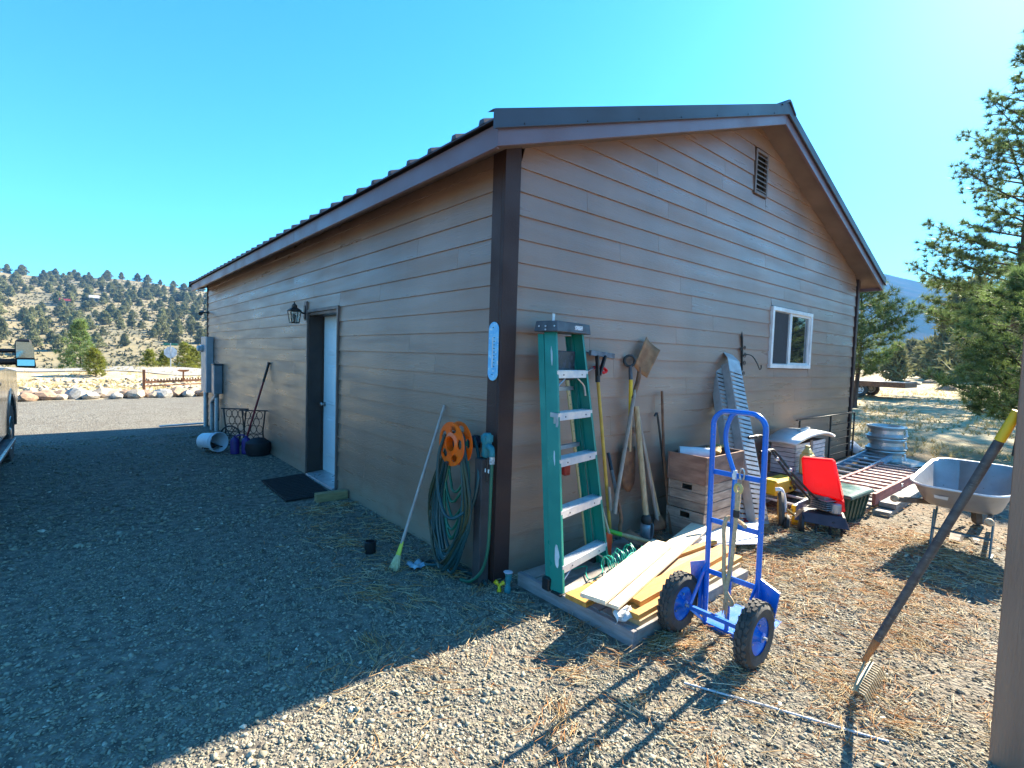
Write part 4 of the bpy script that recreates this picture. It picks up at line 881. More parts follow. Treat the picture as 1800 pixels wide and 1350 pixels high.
# white slatted box with rounded lid
t = thing('slatted_box', 'white weathered slatted box with a rounded lid against the siding', 'box', (4.95, -.35, .3))
ws = mat('white_weathered', (.66, .64, .62), .7, c2=(.45, .41, .38), vs=9, st=(1, 1, 4), bump=.4, bs=60)
for k in range(7):
    z = .36 + k * .056
    MB().bb((4.42, -.50, z), (5.42, -.485, z + .048)).build('slat', ws, t, bevel=.002); MB().bb((4.41, -.484, z), (4.425, -.20, z + .048)).build('slat', ws, t, bevel=.002)
MB().bb((4.43, -.483, .36), (5.41, -.205, .745)).build('dark_core', mat('slat_gap_shade', (.05, .04, .035), .9), t)  # dark block behind the slats paints the shade in the gaps
MB().bb((4.86, -.515, .34), (4.93, -.501, .77)).build('batten', wood_old, t)
rows = []
for i in range(11):
    u = i / 10; z = .765 + .10 * math.sin(math.pi * u) ** .8; rows.append([(4.28 + 1.36 * u, -.60 + .10 * abs(u - .5), z), (4.28 + 1.36 * u, -.40, z + .012), (4.28 + 1.36 * u, -.14 - .08 * abs(u - .5), z)])
MB().strip(rows).build('lid', mat('white_lid', (.80, .79, .77), .55, c2=(.68, .66, .63), vs=7, bump=.2), t, solid=.03, smooth=True)
MB().bar((4.75, -.40, .895), (5.15, -.37, .90), .05, .025).build('lid_handle', ws, t, bevel=.005)
MB().bb((4.40, -.52, .16), (5.40, -.18, .345)).build('wooden_trough', wood_old, None, bevel=.005, label='low grey timber base under the white slatted box', cat='timber')
t = thing('yellow_jug', 'pale yellow plastic jug in front of the white slatted box', 'jug', (4.42, -.62, .36))
q = MB().hexa([(4.33, -.69, .40), (4.49, -.70, .40), (4.51, -.57, .40), (4.35, -.56, .40), (4.33, -.69, .66), (4.49, -.70, .66), (4.51, -.57, .66), (4.35, -.56, .66)]); jm = mat('pale_yellow_plastic', (.66, .55, .20), .45, c2=(.55, .43, .14), vs=7); q.build('body', jm, t, bevel=.022)
MB().hexa([(4.345, -.68, .661), (4.475, -.69, .661), (4.495, -.58, .661), (4.365, -.57, .661), (4.38, -.655, .73), (4.44, -.66, .73), (4.46, -.61, .73), (4.40, -.605, .73)]).build('shoulder', jm, t, bevel=.012)
MB().lathe([(.028, 0), (.028, .03), (.02, .034)], (4.42, -.63, .728), ez, 14).build('cap', jm, t, smooth=True)
MB().tube(smoothpath([(4.50, -.635, .66), (4.56, -.64, .64), (4.57, -.64, .54), (4.52, -.635, .46)], 5), .016, 8).build('handle', jm, t, smooth=True)
MB().bb((4.28, -.74, .20), (4.60, -.53, .398)).build('concrete_block', mat('concrete_grey', (.30, .29, .27), .9, bump=.5, bs=60), None, bevel=.006, label='grey concrete block under the pale yellow jug', cat='block')
# iron railing
t = thing('iron_railing', 'thin black iron railing panel standing against the far end of the gable', 'railing', (6.9, -.09, .15))
for x in (5.62, 6.90, 8.08): MB().bb((x - .011, -.10, gz(x, 0)), (x + .011, -.078, .94)).build('post', iron, t)
MB().bb((5.50, -.102, .9405), (8.09, -.076, .958)).build('top_rail', iron, t)
for k in range(5): MB().bb((6.912, -.096, .28 + .125 * k), (8.068, -.084, .292 + .125 * k)).build('bar', iron, t)
MB().bb((8.092, -.093, .78), (8.7, -.085, .788)).build('wire', iron, t)
# wheel rims
rim_m = mat('steel_rim', (.62, .58, .56), .36, metal=.55, c2=(.50, .47, .45), vs=8, bump=.08)
rp = [(.245, 0), (.285, .004), (.29, .02), (.265, .03), (.25, .055), (.235, .07), (.235, .125), (.25, .14), (.265, .165), (.29, .178), (.285, .195), (.25, .197), (.22, .13), (.08, .11), (.08, .10), (.22, .10), (.235, .02)]
for k, lb in enumerate(('bottom steel wheel rim of the stack beyond the ladders', 'middle steel wheel rim in the stack of three', 'top steel wheel rim of the stack, its flange catching the sun')):
    t = thing('stacked_rim', lb, 'rim', (8.05, -.58, .17 + .203 * k), 'stacked steel wheel rims')
    MB().lathe(rp, (8.05 + rnd.uniform(-.015, .015), -.58, .17 + .203 * k), ez, 40, cap=False).build('barrel', rim_m, t, smooth=True)
    if k < 2 or True:
        a = -.95; c = V((8.05 + .27 * math.cos(a - .2), -.58 + .27 * math.sin(a - .2), .17 + .203 * k + .06))
        MB().tube([c + V((.02, -.012, -.03)), c + V((.018, -.01, .02)), c + V((.01, -.004, .075))], [.028, .012, .018], 8).build('valve_stem', white, t, smooth=True)
q = MB(); q.hexa([(7.75, -1.02, .165), (8.2, -1.18, .165), (8.75, -.55, .17), (8.1, -.22, .17), (7.8, -1.0, .20), (8.2, -1.14, .20), (8.72, -.55, .205), (8.1, -.25, .205)])
q.build('stone_slab', mat('pale_slab', (.60, .57, .52), .8, c2=(.46, .43, .38), vs=6, bump=.4, bs=30), None, bevel=.01, label='pale flat slab under the stacked wheel rims', cat='slab')
q = MB()
rows = [[V((8.25 + .16 * i + .03 * math.sin(k * 2.1 + i), -.12 + .14 * k, .16 + .24 * math.sin(math.pi * (i + .4) / 4.6) * math.sin(math.pi * (k + .6) / 5.2) + .02 * math.sin(i * 3 + k * 2))) for k in range(6)] for i in range(5)]
q.strip(rows).build('grey_tarp', mat('tarp_grey', (.44, .45, .48), .6, c2=(.34, .35, .38), vs=6, bump=.4, bs=20), None, solid=.006, smooth=True, label='crumpled pale grey tarp bundle behind the stacked rims', cat='tarp')
# red slatted wagon rack on planks
t = thing('slatted_rack', 'faded red wooden rack with cross slats painted pale as sun glare, lying flat near the rims', 'rack', (5.7, -1.1, .2))
pr_ = mat('faded_red_wood', (.36, .10, .085), .75, c2=(.27, .09, .075), vs=8, st=(1, 4, 4), bump=.3, bs=50); ps = mat('glare_pale_slat', (.56, .40, .36), .75, c2=(.40, .20, .17), vs=9, st=(4, 1, 4), bump=.3, bs=50)  # slats whitened to put sun glare into their colour
for y in (-1.335, -.815): MB().bb((4.46, y - .018, .175), (6.95, y + .018, .31)).build('side_rail', pr_, t, bevel=.004)
for k in range(11):
    x = 4.52 + k * .236; MB().bb((x - .045, -1.314, .275 + rnd.uniform(-.003, .003)), (x + .045, -.836, .297)).build('slat', ps, t, bevel=.003)
MB().bb((5.55, -1.36, .235), (5.62, -1.354, .275)).build('latch', galv, t)
for i, (y, z, l0, l1, lb) in enumerate(((-1.42, .10, 4.42, 6.35, 'weathered plank on the ground beside the red rack'), (-1.20, .10, 4.40, 6.9, 'grey plank under the near side of the red rack'), (-.92, .10, 4.45, 6.9, 'grey plank under the wall side of the red rack'), (-1.43, .165, 4.62, 6.15, 'pale upper plank lying along the near side of the red rack'))):
    MB().bb((l0, y - .085, z - .02 + (gz(5, -1) - .09)), (l1, y + .085, z + .035 + (gz(5, -1) - .09) + (.012 if i in (1, 2) else 0))).build('old_plank', wood_grey, None, bevel=.004, label=lb, cat='plank')
# green tote
t = thing('storage_tote', 'dark green plastic storage tote with lid behind the tiller', 'tote', (4.0, -1.12, .06))
tg = mat('tote_green', (.008, .055, .04), .45, c2=(.007, .045, .034), vs=5, bump=.1); tz = .055
q = MB().hexa([(3.74, -1.27, tz), (4.26, -1.30, tz), (4.29, -.96, tz), (3.77, -.93, tz), (3.70, -1.31, .36), (4.31, -1.345, .36), (4.34, -.92, .36), (3.73, -.89, .36)]); q.build('tub', tg, t, bevel=.012)
for k in range(5):
    u = .12 + .19 * k; a = lerp((3.74, -1.27, tz + .03), (4.26, -1.30, tz + .03), u); b = lerp((3.70, -1.31, .33), (4.31, -1.345, .33), u); MB().bar(a + V((0, -.004, 0)), b + V((0, -.004, 0)), .035, .012, up=V((0, 1, 0))).build('rib', tg, t)
for k in range(3):
    u = .2 + .3 * k; a = lerp((3.74, -1.27, tz + .03), (3.77, -.93, tz + .03), u); b = lerp((3.70, -1.31, .33), (3.73, -.89, .33), u); MB().bar(a + V((-.004, 0, 0)), b + V((-.004, 0, 0)), .04, .012, up=V((1, 0, 0))).build('rib', tg, t)
MB().hexa([(3.67, -1.34, .352), (4.34, -1.375, .352), (4.37, -.89, .352), (3.70, -.86, .352), (3.68, -1.33, .392), (4.33, -1.365, .392), (4.36, -.90, .392), (3.71, -.87, .392)]).build('lid', mat('lid_green', (.02, .085, .07), .3, vs=4, bump=.05), t, bevel=.01)
# garden tiller
t = thing('garden_tiller', 'small garden tiller with bright red hood and black handles', 'tiller', (3.35, -1.2, .05))
cvw = V((.36, -.93, 0)).normalized(); cvd = V((.93, .36, 0)).normalized(); o_ = V((3.32, -1.17, 0))   # across / away from the camera
def P(u, v, z): return o_ + cvw * u + cvd * v + V((0, 0, z))
q = MB()
q.hexa([P(-.165, -.05, .46), P(.18, -.06, .40), P(.20, .12, .42), P(-.15, .12, .46), P(-.205, -.02, .80), P(.085, -.02, .805), P(.10, .10, .80), P(-.19, .10, .80)])
q.build('hood', red, t, bevel=.018)
MB().hexa([P(.10, -.075, .30), P(.205, -.075, .30), P(.205, .10, .30), P(.10, .10, .30), P(.11, -.06, .408), P(.188, -.06, .408), P(.195, .09, .415), P(.11, .09, .415)]).build('hood_skirt', red, t, bevel=.012)
eng = MB(); eng.box(P(.02, .03, .36), (.18, .16, .14), Matrix.Rotation(R(-20), 3, 'Z'))
for k in range(5): eng.box(P(.02, -.03, .31 + .022 * k), (.16, .19, .008), Matrix.Rotation(R(-20), 3, 'Z'))
eg = eng.build('engine', mat('cast_aluminium', (.34, .33, .33), .5, metal=.6, bump=.3, bs=90), t, bevel=.004)
MB().lathe([(.05, 0), (.055, .02), (.055, .09), (.04, .10)], P(.12, -.05, .28), ez, 16).build('muffler', galv, eg, smooth=True)
dk = mat('dark_purple_steel', (.035, .026, .035), .5, c2=(.06, .045, .06), vs=9)
q = MB(); q.hexa([P(-.24, -.18, .18), P(.24, -.20, .16), P(.22, .10, .20), P(-.22, .10, .20), P(-.16, -.12, .265), P(.20, -.13, .265), P(.2, .08, .265), P(-.16, .08, .265)]); q.build('tine_shield', dk, t, bevel=.006)
for u in (-.30, -.17):
    MB().lathe([(.03, -.03), (.085 if u < -.2 else .105, -.022), (.10 if u < -.2 else .12, 0), (.085 if u < -.2 else .105, .022), (.03, .03)], P(u, -.1, .105 if u < -.2 else .13), cvw, 22).build('wheel', black, t, smooth=True)
for u in (-.04, .08, .18):
    q = MB()
    for k in range(4):
        a = k * math.pi / 2 + u * 9; d_ = cvd * math.cos(a) + V((0, 0, math.sin(a)))
        q.tube([P(u, -.1, .135), P(u, -.1, .135) + d_ * .07, P(u + .025, -.1, .135) + d_ * .105], [.014, .012, .01], 5)
    q.build('tine', iron, t)
for s, h0, h1 in ((0, P(-.10, .06, .36), V((2.82, -.70, 1.00))), (1, P(.02, -.02, .34), V((2.74, -.86, .885)))):
    mid = lerp(h0, h1, .62) + V((.0, 0, .02))
    pts = smoothpath([h0, lerp(h0, h1, .3) + V((0, 0, -.01)), mid, h1 + V((.14, -.03, -.035)), h1 + V((.07, -.01, .012)), h1], 6)
    hd_ = MB().tube(pts, .0125, 8).build('handle', black, t, smooth=True)
    MB().tube([h1 + V((.05, 0, .008)), h1 + V((-.10, .03, -.004))], .017, 10).build('grip', black, hd_, smooth=True)
    MB().lathe([(.018, -.02), (.022, 0), (.018, .02)], mid, (0, 1, 0), 8).build('clamp_knob', galv, hd_)
# wheelbarrow
t = thing('wheelbarrow', 'grey steel wheelbarrow with teal legs, standing near the post', 'wheelbarrow', (4.0, -2.2, .06))
cx_, cy_ = 4.06, -2.175
def rr_loop(hx, hy, r_, z0, slope, n=12, cxo=0, r2=None):
    pts = []
    for (sx_, sy_, a0) in ((1, 1, 0), (-1, 1, math.pi / 2), (-1, -1, math.pi), (1, -1, 1.5 * math.pi)):
        for k in range(n):
            a = a0 + k * math.pi / 2 / (n - 1); x = sx_ * (hx - r_) + r_ * math.cos(a); y = sy_ * (hy - r_) + r_ * math.sin(a)
            pts.append(V((cx_ + cxo + x, cy_ + y, z0 + slope * x)))
    return pts
lev = [rr_loop(.60, .355, .20, .735, .10), rr_loop(.585, .34, .19, .732, .10), rr_loop(.50, .31, .18, .62, .07, cxo=-.01), rr_loop(.40, .275, .16, .51, .03, cxo=-.03), rr_loop(.34, .245, .14, .475, .01, cxo=-.05), rr_loop(.25, .17, .1, .465, .0, cxo=-.06)]
rows = [l + [l[0]] for l in lev]; tubm = mat('tub_grey_steel', (.34, .325, .32), .45, metal=.2, c2=(.27, .258, .25), vs=5, bump=.1, bs=60, spk=(40, .70, (.12, .11, .11)))
q = MB().strip(rows); n_ = len(lev[-1]); b0 = len(q.v); q.add(lev[-1], [tuple(range(n_))]); q.build('tub', tubm, t, solid=.004, smooth=True)
MB().tube(lev[0], .011, 8, closed=True).build('rim', mat('rim_pale', (.62, .62, .62), .4, metal=.3), t, smooth=True)
MB().prism([(-.045, -.014), (.05, -.018), (.055, .016), (-.01, .012), (-.05, .018)], (3.512, -2.07, .585), (0, -1, 0), (-.25, 0, .97), (-.002, 0, 0)).build('sticker', mat('torn_label', (.66, .64, .6), .7), t)
hw_ = mat('barrow_handle_wood', (.20, .14, .10), .8, c2=(.12, .08, .06), vs=9, bump=.4); hend = mat('end_grain', (.45, .34, .22), .8, c2=(.3, .2, .12), vs=30)
for yt, zt, yw in ((-1.79, .555, -2.08), (-2.43, .505, -2.27)):
    hh = MB().bar((3.22, yt, zt), (5.0, yw, .27), .036, .048).build('handle', hw_, t, bevel=.006)
    MB().lathe([(.03, -.03), (.034, -.01), (.032, .01), (.02, .02)], (3.23, yt, zt), (-1, 0, .1), 10).build('handle_end', hend, hh, smooth=True)
tm = mat('teal_steel', (.02, .09, .125), .5, c2=(.04, .12, .15), vs=9, spk=(35, .68, (.3, .3, .28)))
for yb in (-1.985, -2.40):
    q = MB(); q.bar((3.80, yb, .41), (3.72, yb, gz(3.7, yb) + .0), .012, .045, up=V((1, 0, 0))); q.bar((4.05, yb + .02, .38), (3.74, yb, gz(3.7, yb) + .012), .012, .04, up=V((1, 0, 0))); q.bar((3.70, yb, gz(3.7, yb) + .008), (3.86, yb, gz(3.8, yb) + .008), .03, .012); q.build('leg', tm, t, bevel=.002)
MB().bar((3.765, -1.985, .235), (3.765, -2.40, .235), .012, .035, up=V((1, 0, 0))).build('leg_brace', tm, t)
MB().lathe([(.09, -.03), (.17, -.045), (.2, 0), (.17, .045), (.09, .03)], (4.92, -2.175, .285), (0, 1, 0), 30, cap=False).build('tyre', rubber, t, smooth=True)
MB().lathe([(.10, -.03), (.03, -.035), (.03, .035), (.10, .03)], (4.92, -2.175, .285), (0, 1, 0), 20, cap=False).build('rim', tm, t, smooth=True)
MB().tube([(4.92, -2.07, .285), (4.92, -2.28, .285)], .009, 8).build('axle', galv, t)
q = MB(); q.tube([(4.0, -2.12, .08), (4.25, -2.1, .09), (4.34, -2.22, .085), (4.12, -2.27, .08)], [.05, .06, .05, .03], 7, flat=.5); q.build('bark_chunk', wood_old, None, smooth=True, label='dark piece of bark lying under the wheelbarrow', cat='bark')
# white cord on the gravel
q = MB().tube(smoothpath([(.02, -1.62, .018), (.10, -1.79, .016), (.17, -1.94, .018), (.25, -2.11, .014), (.34, -2.32, .015), (.40, -2.44, .012)], 8), .0055, 6)
q.build('loose_string', mat('white_cord', (.70, .70, .70), .6, bump=.3, bs=300), None, smooth=True, label='thin white plastic cord lying on the gravel near the rake', cat='string')

# ------------------------------------------------------------------ left wall: corner plaque, hydrant, hoses, broom
t = thing('wall_thermometer', 'weathered sky-blue oval thermometer plaque on the corner board', 'thermometer', (-.03, .045, 1.78))
pl_ = []
for k in range(13): a = math.pi * k / 12; pl_.append((.058 * math.cos(a), .165 + .058 * math.sin(a)))
for k in range(13): a = math.pi + math.pi * k / 12; pl_.append((.058 * math.cos(a), -.165 + .058 * math.sin(a)))
pb = mat('plaque_blue', (.10, .42, .72), .5, c2=(.25, .58, .80), vs=18, bump=.2, spk=(45, .60, (.62, .70, .74)), rand=0)
pq = MB().prism(pl_, (-.0365, .040, 1.775), (0, -1, 0), (0, 0, 1), (-.012, 0, 0)).build('plaque', pb, t, bevel=.003)
MB().bb((-.054, .036, 1.65), (-.049, .044, 1.88)).build('glass_tube', mat('tube_glass', (.75, .78, .8), .1), pq)
for k in range(9): MB().bb((-.0505, .015, 1.66 + .027 * k), (-.049, .033, 1.664 + .027 * k)).build('scale_mark', lum, pq)
for z in (1.60, 1.955): MB().lathe([(.005, 0), (.004, .004)], (-.0485, .04, z), (-1, 0, 0), 6).build('screw', iron, pq)
t = thing('yard_hydrant', 'teal cast hydrant head on a dark timber post at the corner', 'hydrant', (-.14, .03, 0))
MB().bb((-.155, -.005, -.05), (-.065, .085, .965)).build('post', mat('dark_post', (.045, .038, .04), .75, c2=(.075, .062, .06), vs=8, bump=.3), t, bevel=.005)
q = MB().lathe([(.03, -.05), (.038, -.03), (.036, .05), (.042, .07), (.04, .11), (.028, .13)], (-.11, -.0, 1.03), ez, 14); q.box((-.11, -.0, 1.12), (.07, .06, .05)); q.build('head', teal, t, smooth=True)
MB().tube(smoothpath([(-.11, .01, 1.06), (-.125, -.05, 1.065), (-.13, -.085, 1.05), (-.132, -.095, 1.0)], 5), [.024] * 10 + [.022] * 6, 10).build('spout', teal, t, smooth=True)
MB().bar((-.105, .035, 1.06), (-.10, .065, .98), .022, .014).build('lever', teal, t, bevel=.003)
MB().tube([(-.132, -.0955, .998), (-.132, -.096, .945)], .02, 10).build('coupling', mat('coupling_white', (.7, .7, .68), .4, c2=(.2, .2, .2), vs=60), t, smooth=True)
MB().box((-.135, -.045, .885), (.006, .05, .028)).build('paper_tag', mat('tag_white', (.75, .75, .72), .6, c2=(.2, .2, .2), vs=80, vmin=.55, vmax=.6), t)
MB().tube([(-.132, -.05, .985), (-.134, -.045, .90), (-.133, -.046, .80)], .011, 8).build('drain_pipe', black, t, smooth=True)
dh = mat('hose_dark_teal', (.010, .05, .055), .38, c2=(.014, .062, .066), vs=6, bump=.05, rand=0); gh_ = mat('hose_green', (.012, .13, .075), .4, c2=(.010, .10, .06), vs=6, bump=.05, rand=0); yh = mat('hose_yellow_stripe', (.012, .028, .022), .42, c2=(.05, .055, .022), vs=6, bump=.05, rand=0)
RC = V((-.16, .245, 1.055))
def loops(specs, jx):
    out = []
    for (xo, hw, zb, yo) in specs:
        pts = []
        for k in range(25):
            a = 2 * math.pi * k / 25
            c, s_ = math.cos(a), math.sin(a)
            # narrow over the hub, wide and rounded at the bottom
            if s_ >= 0: y = RC.y + (.075 + .02 * s_) * c; z = RC.z + .075 * s_ + .01
            else: z = RC.z + .01 + (zb - RC.z) * (-s_) ** .8; f_ = (-s_); y = RC.y + (yo + .03) * f_ + c * (.075 + (hw * 1.3 - .03) * math.sin(min(1, f_ * 1.15) * math.pi * .75))
            pts.append(V((RC.x - .035 + xo * .5 - .03 * max(0, -s_) + rnd.uniform(-.004, .004), y + rnd.uniform(-.004, .004), z)))
        out.append(smoothpath(pts + [pts[0]], 2))
    return out
def hose(label, specs, m_, r_, extra=()):
    q = MB()
    for l in loops(specs, 0): q.tube(l[:-1], r_, 7, closed=True)
    for e in extra: q.tube(smoothpath(e, 7), r_, 7)
    q.build('garden_hose', m_, None, smooth=True, label=label, cat='hose', group='hoses on the reel')
hose('dark teal garden hose hanging in the longest loops to the ground', [(-.07, .17, .05, .05), (-.05, .15, .09, .02), (-.035, .19, .03, .06), (-.08, .12, .14, .03), (-.02, .14, .07, .0), (-.06, .16, .16, .04), (-.045, .13, .03, -.03), (-.03, .18, .06, .02), (-.055, .20, .11, .05), (-.02, .11, .20, .0), (-.07, .14, .02, .07)], dh, .0135,
     [[(-.27, .33, 1.12), (-.29, .38, .95), (-.30, .37, .70), (-.30, .27, .52), (-.29, .16, .50), (-.25, .07, .56)], [(-.22, .36, .06), (-.30, .46, .04), (-.30, .55, .03), (-.20, .53, .02), (-.12, .30, .02), (-.10, .05, .02), (-.13, -.06, .03)], [(-.10, .18, 1.10), (-.12, .09, .98), (-.16, .03, .80), (-.18, .06, .62), (-.2, .12, .50)]])
hose('green garden hose looped in short hanks on the orange reel', [(.01, .085, .58, .01), (.02, .11, .46, .0), (.0, .10, .36, .01), (.03, .07, .66, -.01), (.015, .12, .28, .02), (-.01, .09, .30, .0)], gh_, .011)
hose('dark hose with faded yellow stripe at the outside of the coil', [(-.09, .20, .08, .09), (-.085, .16, .02, .10), (-.075, .22, .18, .07)], yh, .0115)
q = MB().tube(smoothpath([(-.132, -.096, .95), (-.136, -.097, .75), (-.136, -.092, .50), (-.14, -.085, .30), (-.16, -.05, .14), (-.20, .03, .04), (-.22, .14, .015)], 8), .012, 8); q.build('supply_hose', gh_, None, smooth=True, label='single green hose dropping from the hydrant to the ground', cat='hose')
t = thing('hose_reel', 'orange plastic hose reel hung on the long wall', 'hose reel', (-.16, .245, 1.055))
for xo in (-.105, -.03):
    n_ = 60; rings = [.062, .088, .098, .132, .142, .17]; q = MB(); vs = []
    for r_ in rings:
        for k in range(n_): a = 2 * math.pi * k / n_; vs.append((RC.x + xo + (-.012 if r_ < .07 else 0), RC.y + r_ * math.cos(a), RC.z + r_ * math.sin(a)))
    fs = []
    for i in range(len(rings) - 1):
        for k in range(n_):
            kk = k % 12
            if (i == 2 and 2 <= kk < 8) or (i in (1, 3) and 3 <= kk < 7): continue
            l = (k + 1) % n_; fs.append((i * n_ + k, i * n_ + l, (i + 1) * n_ + l, (i + 1) * n_ + k))
    q.add(vs, fs); q.build('flange', orange, t, solid=.008)
MB().lathe([(.062, -.117), (.062, -.03), (.056, -.03), (.056, -.117), (.062, -.117)], RC, (1, 0, 0), 32, cap=False).build('hub', orange, t, smooth=True)
MB().lathe([(.05, -.06), (.05, .14)], RC, (1, 0, 0), 20).build('hub_plug', mat('dark_blue_plastic', (.012, .016, .035), .5), t, smooth=True)
MB().bb((-.03, RC.y - .03, RC.z - .05), (-.012, RC.y + .03, RC.z + .05)).build('wall_bracket', iron, t)
MB().box(RC + V((-.118, .035, -.155)), (.02, .03, .03)).build('latch', black, t, bevel=.004)
t = thing('corn_broom', 'old broom with grey handle and pale yellow bristles leaning on the wall', 'broom', (-.5, .6, 0))
hb, ht = V((-.45, .655, .19)), V((-.035, .712, 1.30))
MB().tube([hb, lerp(hb, ht, .5), ht], [.0135, .0125, .0125], 10).build('handle', handle_g if False else mat('broom_pole', (.46, .38, .34), .7, c2=(.36, .28, .25), vs=9, bump=.2), t, smooth=True)
d_ = (hb - ht).normalized()
MB().tube([hb - d_ * .02, hb + d_ * .04, hb + d_ * .09], [.015, .021, .026], 10, flat=.7).build('ferrule', mat('neon_yellow', (.62, .64, .06), .45, c2=(.5, .5, .05), vs=9), t, smooth=True)
q = MB()
for k in range(90):
    u, v = rnd.uniform(-1, 1), rnd.uniform(-1, 1)
    a = hb + d_ * .07 + V((.0, .012 * u, 0)) + V((.008 * v, 0, 0)); b = hb + d_ * (.20 + rnd.uniform(-.01, .018)) + V((-.01 + .018 * v, .055 * u - .015, .0)); b.z = max(b.z, .006)
    q.tube([a, lerp(a, b, .5) + V((0, .004 * u, 0)), b], [.003, .0034, .0025], 4)
q.build('bristles', mat('straw_bristle', (.66, .60, .36), .8, c2=(.54, .46, .24), vs=30), t)['kind'] = 'stuff'
t = thing('hose_splitter', 'yellow and teal plastic hose splitter on the gravel at the corner', 'hose fitting', (-.07, -.2, 0))
yp = mat('yellow_fitting', (.72, .50, .01), .4, bump=.05); o_ = V((-.085, -.165, .045))
q = MB()
for d2 in (V((-.5, .3, .6)), V((.6, -.3, .35)), V((-.1, -.2, -.9))): d2.normalize(); q.tube([o_, o_ + d2 * .025, o_ + d2 * .026, o_ + d2 * .045], [.011, .012, .017, .016], 8)
q.build('y_fitting', yp, t, smooth=True)
MB().lathe([(.024, 0), (.026, .03), (.016, .05), (.018, .08), (.026, .10), (.022, .12), (.028, .13), (.028, .142), (.01, .15)], (-.045, -.215, .0), (.05, 0, 1), 12).build('valve', teal, t, smooth=True)
MB().lathe([(.035, 0), (.036, .005), (.008, .012)], (-.043, -.215, .15), (.05, 0, 1), 8).build('valve_wheel', mat('pale_wheel', (.55, .52, .58), .5), t)
MB().lathe([(.045, 0), (.048, .005), (.05, .11), (.04, .115), (.038, .02)], (-.53, 1.07, -.01), ez, 18).build('pipe_stub', black, None, smooth=True, label='short black pipe stub rising from the gravel by the broom', cat='pipe')
q = MB(); rows = [[V((-.42 + .035 * i + .012 * math.sin(k * 2 + i), .48 + .04 * k + .01 * math.sin(i * 2.3), .02 + .055 * abs(math.sin(i * .9 + .4)) * abs(math.sin(k * .8 + .5)))) for k in range(6)] for i in range(7)]
[r.__setitem__(slice(None), [V((-.36, .56, .0)) + (p_ - V((-.32, .58, .0))) * .6 for p_ in r]) for r in rows]; q.strip(rows).build('blue_rag', mat('rag_blue', (.16, .30, .40), .8, c2=(.36, .46, .52), vs=20, bump=.4), None, solid=.006, smooth=True, label='crumpled light blue rag on the gravel behind the hoses', cat='rag')
# block, mat
MB().box((-.21, 2.805, .045), (.36, .10, .115), Matrix.Rotation(R(-4), 3, 'Z')).build('timber_block', mat('treated_lumber', (.33, .24, .11), .75, c2=(.22, .17, .08), vs=8, st=(1, 5, 5), bump=.4), None, bevel=.004, label='short timber block at the corner of the door mat', cat='block')
t = thing('door_mat', 'flat black rubber door mat on the gravel before the white door', 'door mat', (-.33, 3.6, .01))
mm = mat('mat_rubber', (.008, .008, .009), .9, c2=(.016, .015, .015), vs=60, bump=.6, bs=300, rand=0); zt = .028
MB().hexa([(-.66, 3.0, zt - .02), (-.13, 3.0, zt - .02), (-.07, 4.22, zt - .02), (-.64, 4.12, zt - .02), (-.66, 3.0, zt), (-.13, 3.0, zt), (-.07, 4.22, zt), (-.64, 4.12, zt)]).build('mat', mm, t, bevel=.004)
for k in range(15):
    u = (k + .5) / 15; MB().bar(lerp((-.645, 3.02, zt + .003), (-.63, 4.10, zt + .003), u), lerp((-.145, 3.02, zt + .003), (-.09, 4.20, zt + .003), u), .03, .006).build('rib', mm, t)
# wall lantern
t = thing('wall_lantern', 'black lantern light with clear panes beside the white door', 'lantern', (-.014, 4.30, 2.28)); t.scale = (.84, .84, .84)
lc = V((-.215, 4.30, 2.20)); ir = iron
MB().bb((-.045, 4.25, 2.14), (-.014, 4.35, 2.45)).build('back_plate', mat('mount_block', (.20, .15, .14), .6), t, bevel=.004)
MB().bb((-.06, 4.265, 2.16), (-.0455, 4.335, 2.38)).build('canopy', ir, t, bevel=.006)
MB().tube(smoothpath([(-.055, 4.30, 2.25), (-.10, 4.30, 2.26), (-.14, 4.30, 2.30), (-.18, 4.30, 2.315), lc + V((0, 0, .11))], 5), .014, 8).build('arm', ir, t, smooth=True)
q = MB(); hb_, ht_ = .058, .08
for sx_ in (-1, 1):
    for sy_ in (-1, 1): q.bar(lc + V((sx_ * hb_, sy_ * hb_, -.11)), lc + V((sx_ * ht_, sy_ * ht_, .075)), .011, .011)
for z, h_ in ((-.11, hb_), (.075, ht_)):
    for sx_, sy_, ex_, ey_ in ((-1, -1, 1, -1), (1, -1, 1, 1), (1, 1, -1, 1), (-1, 1, -1, -1)): q.bar(lc + V((sx_ * h_, sy_ * h_, z)), lc + V((ex_ * h_, ey_ * h_, z)), .012, .012)
q.build('cage', ir, t)
MB().hexa([lc + V((x * .095, y * .095, .08)) for x, y in ((-1, -1), (1, -1), (1, 1), (-1, 1))] + [lc + V((x * .035, y * .035, .135)) for x, y in ((-1, -1), (1, -1), (1, 1), (-1, 1))]).build('roof', ir, t)
MB().lathe([(.035, .13), (.045, .15), (.04, .175), (.02, .19), (.01, .20), (.012, .215), (.0, .23)], lc, ez, 14).build('finial', ir, t, smooth=True)
MB().box(lc + V((0, 0, -.116)), (.13, .13, .012)).build('base', ir, t)
lgm = bpy.data.materials.new('lantern_glass'); lgm.use_nodes = True; bn = lgm.node_tree.nodes['Principled BSDF']; bn.inputs['Transmission Weight'].default_value = .9; bn.inputs['Roughness'].default_value = .15; bn.inputs['IOR'].default_value = 1.1; bn.inputs['Base Color'].default_value = (.9, .93, .9, 1)
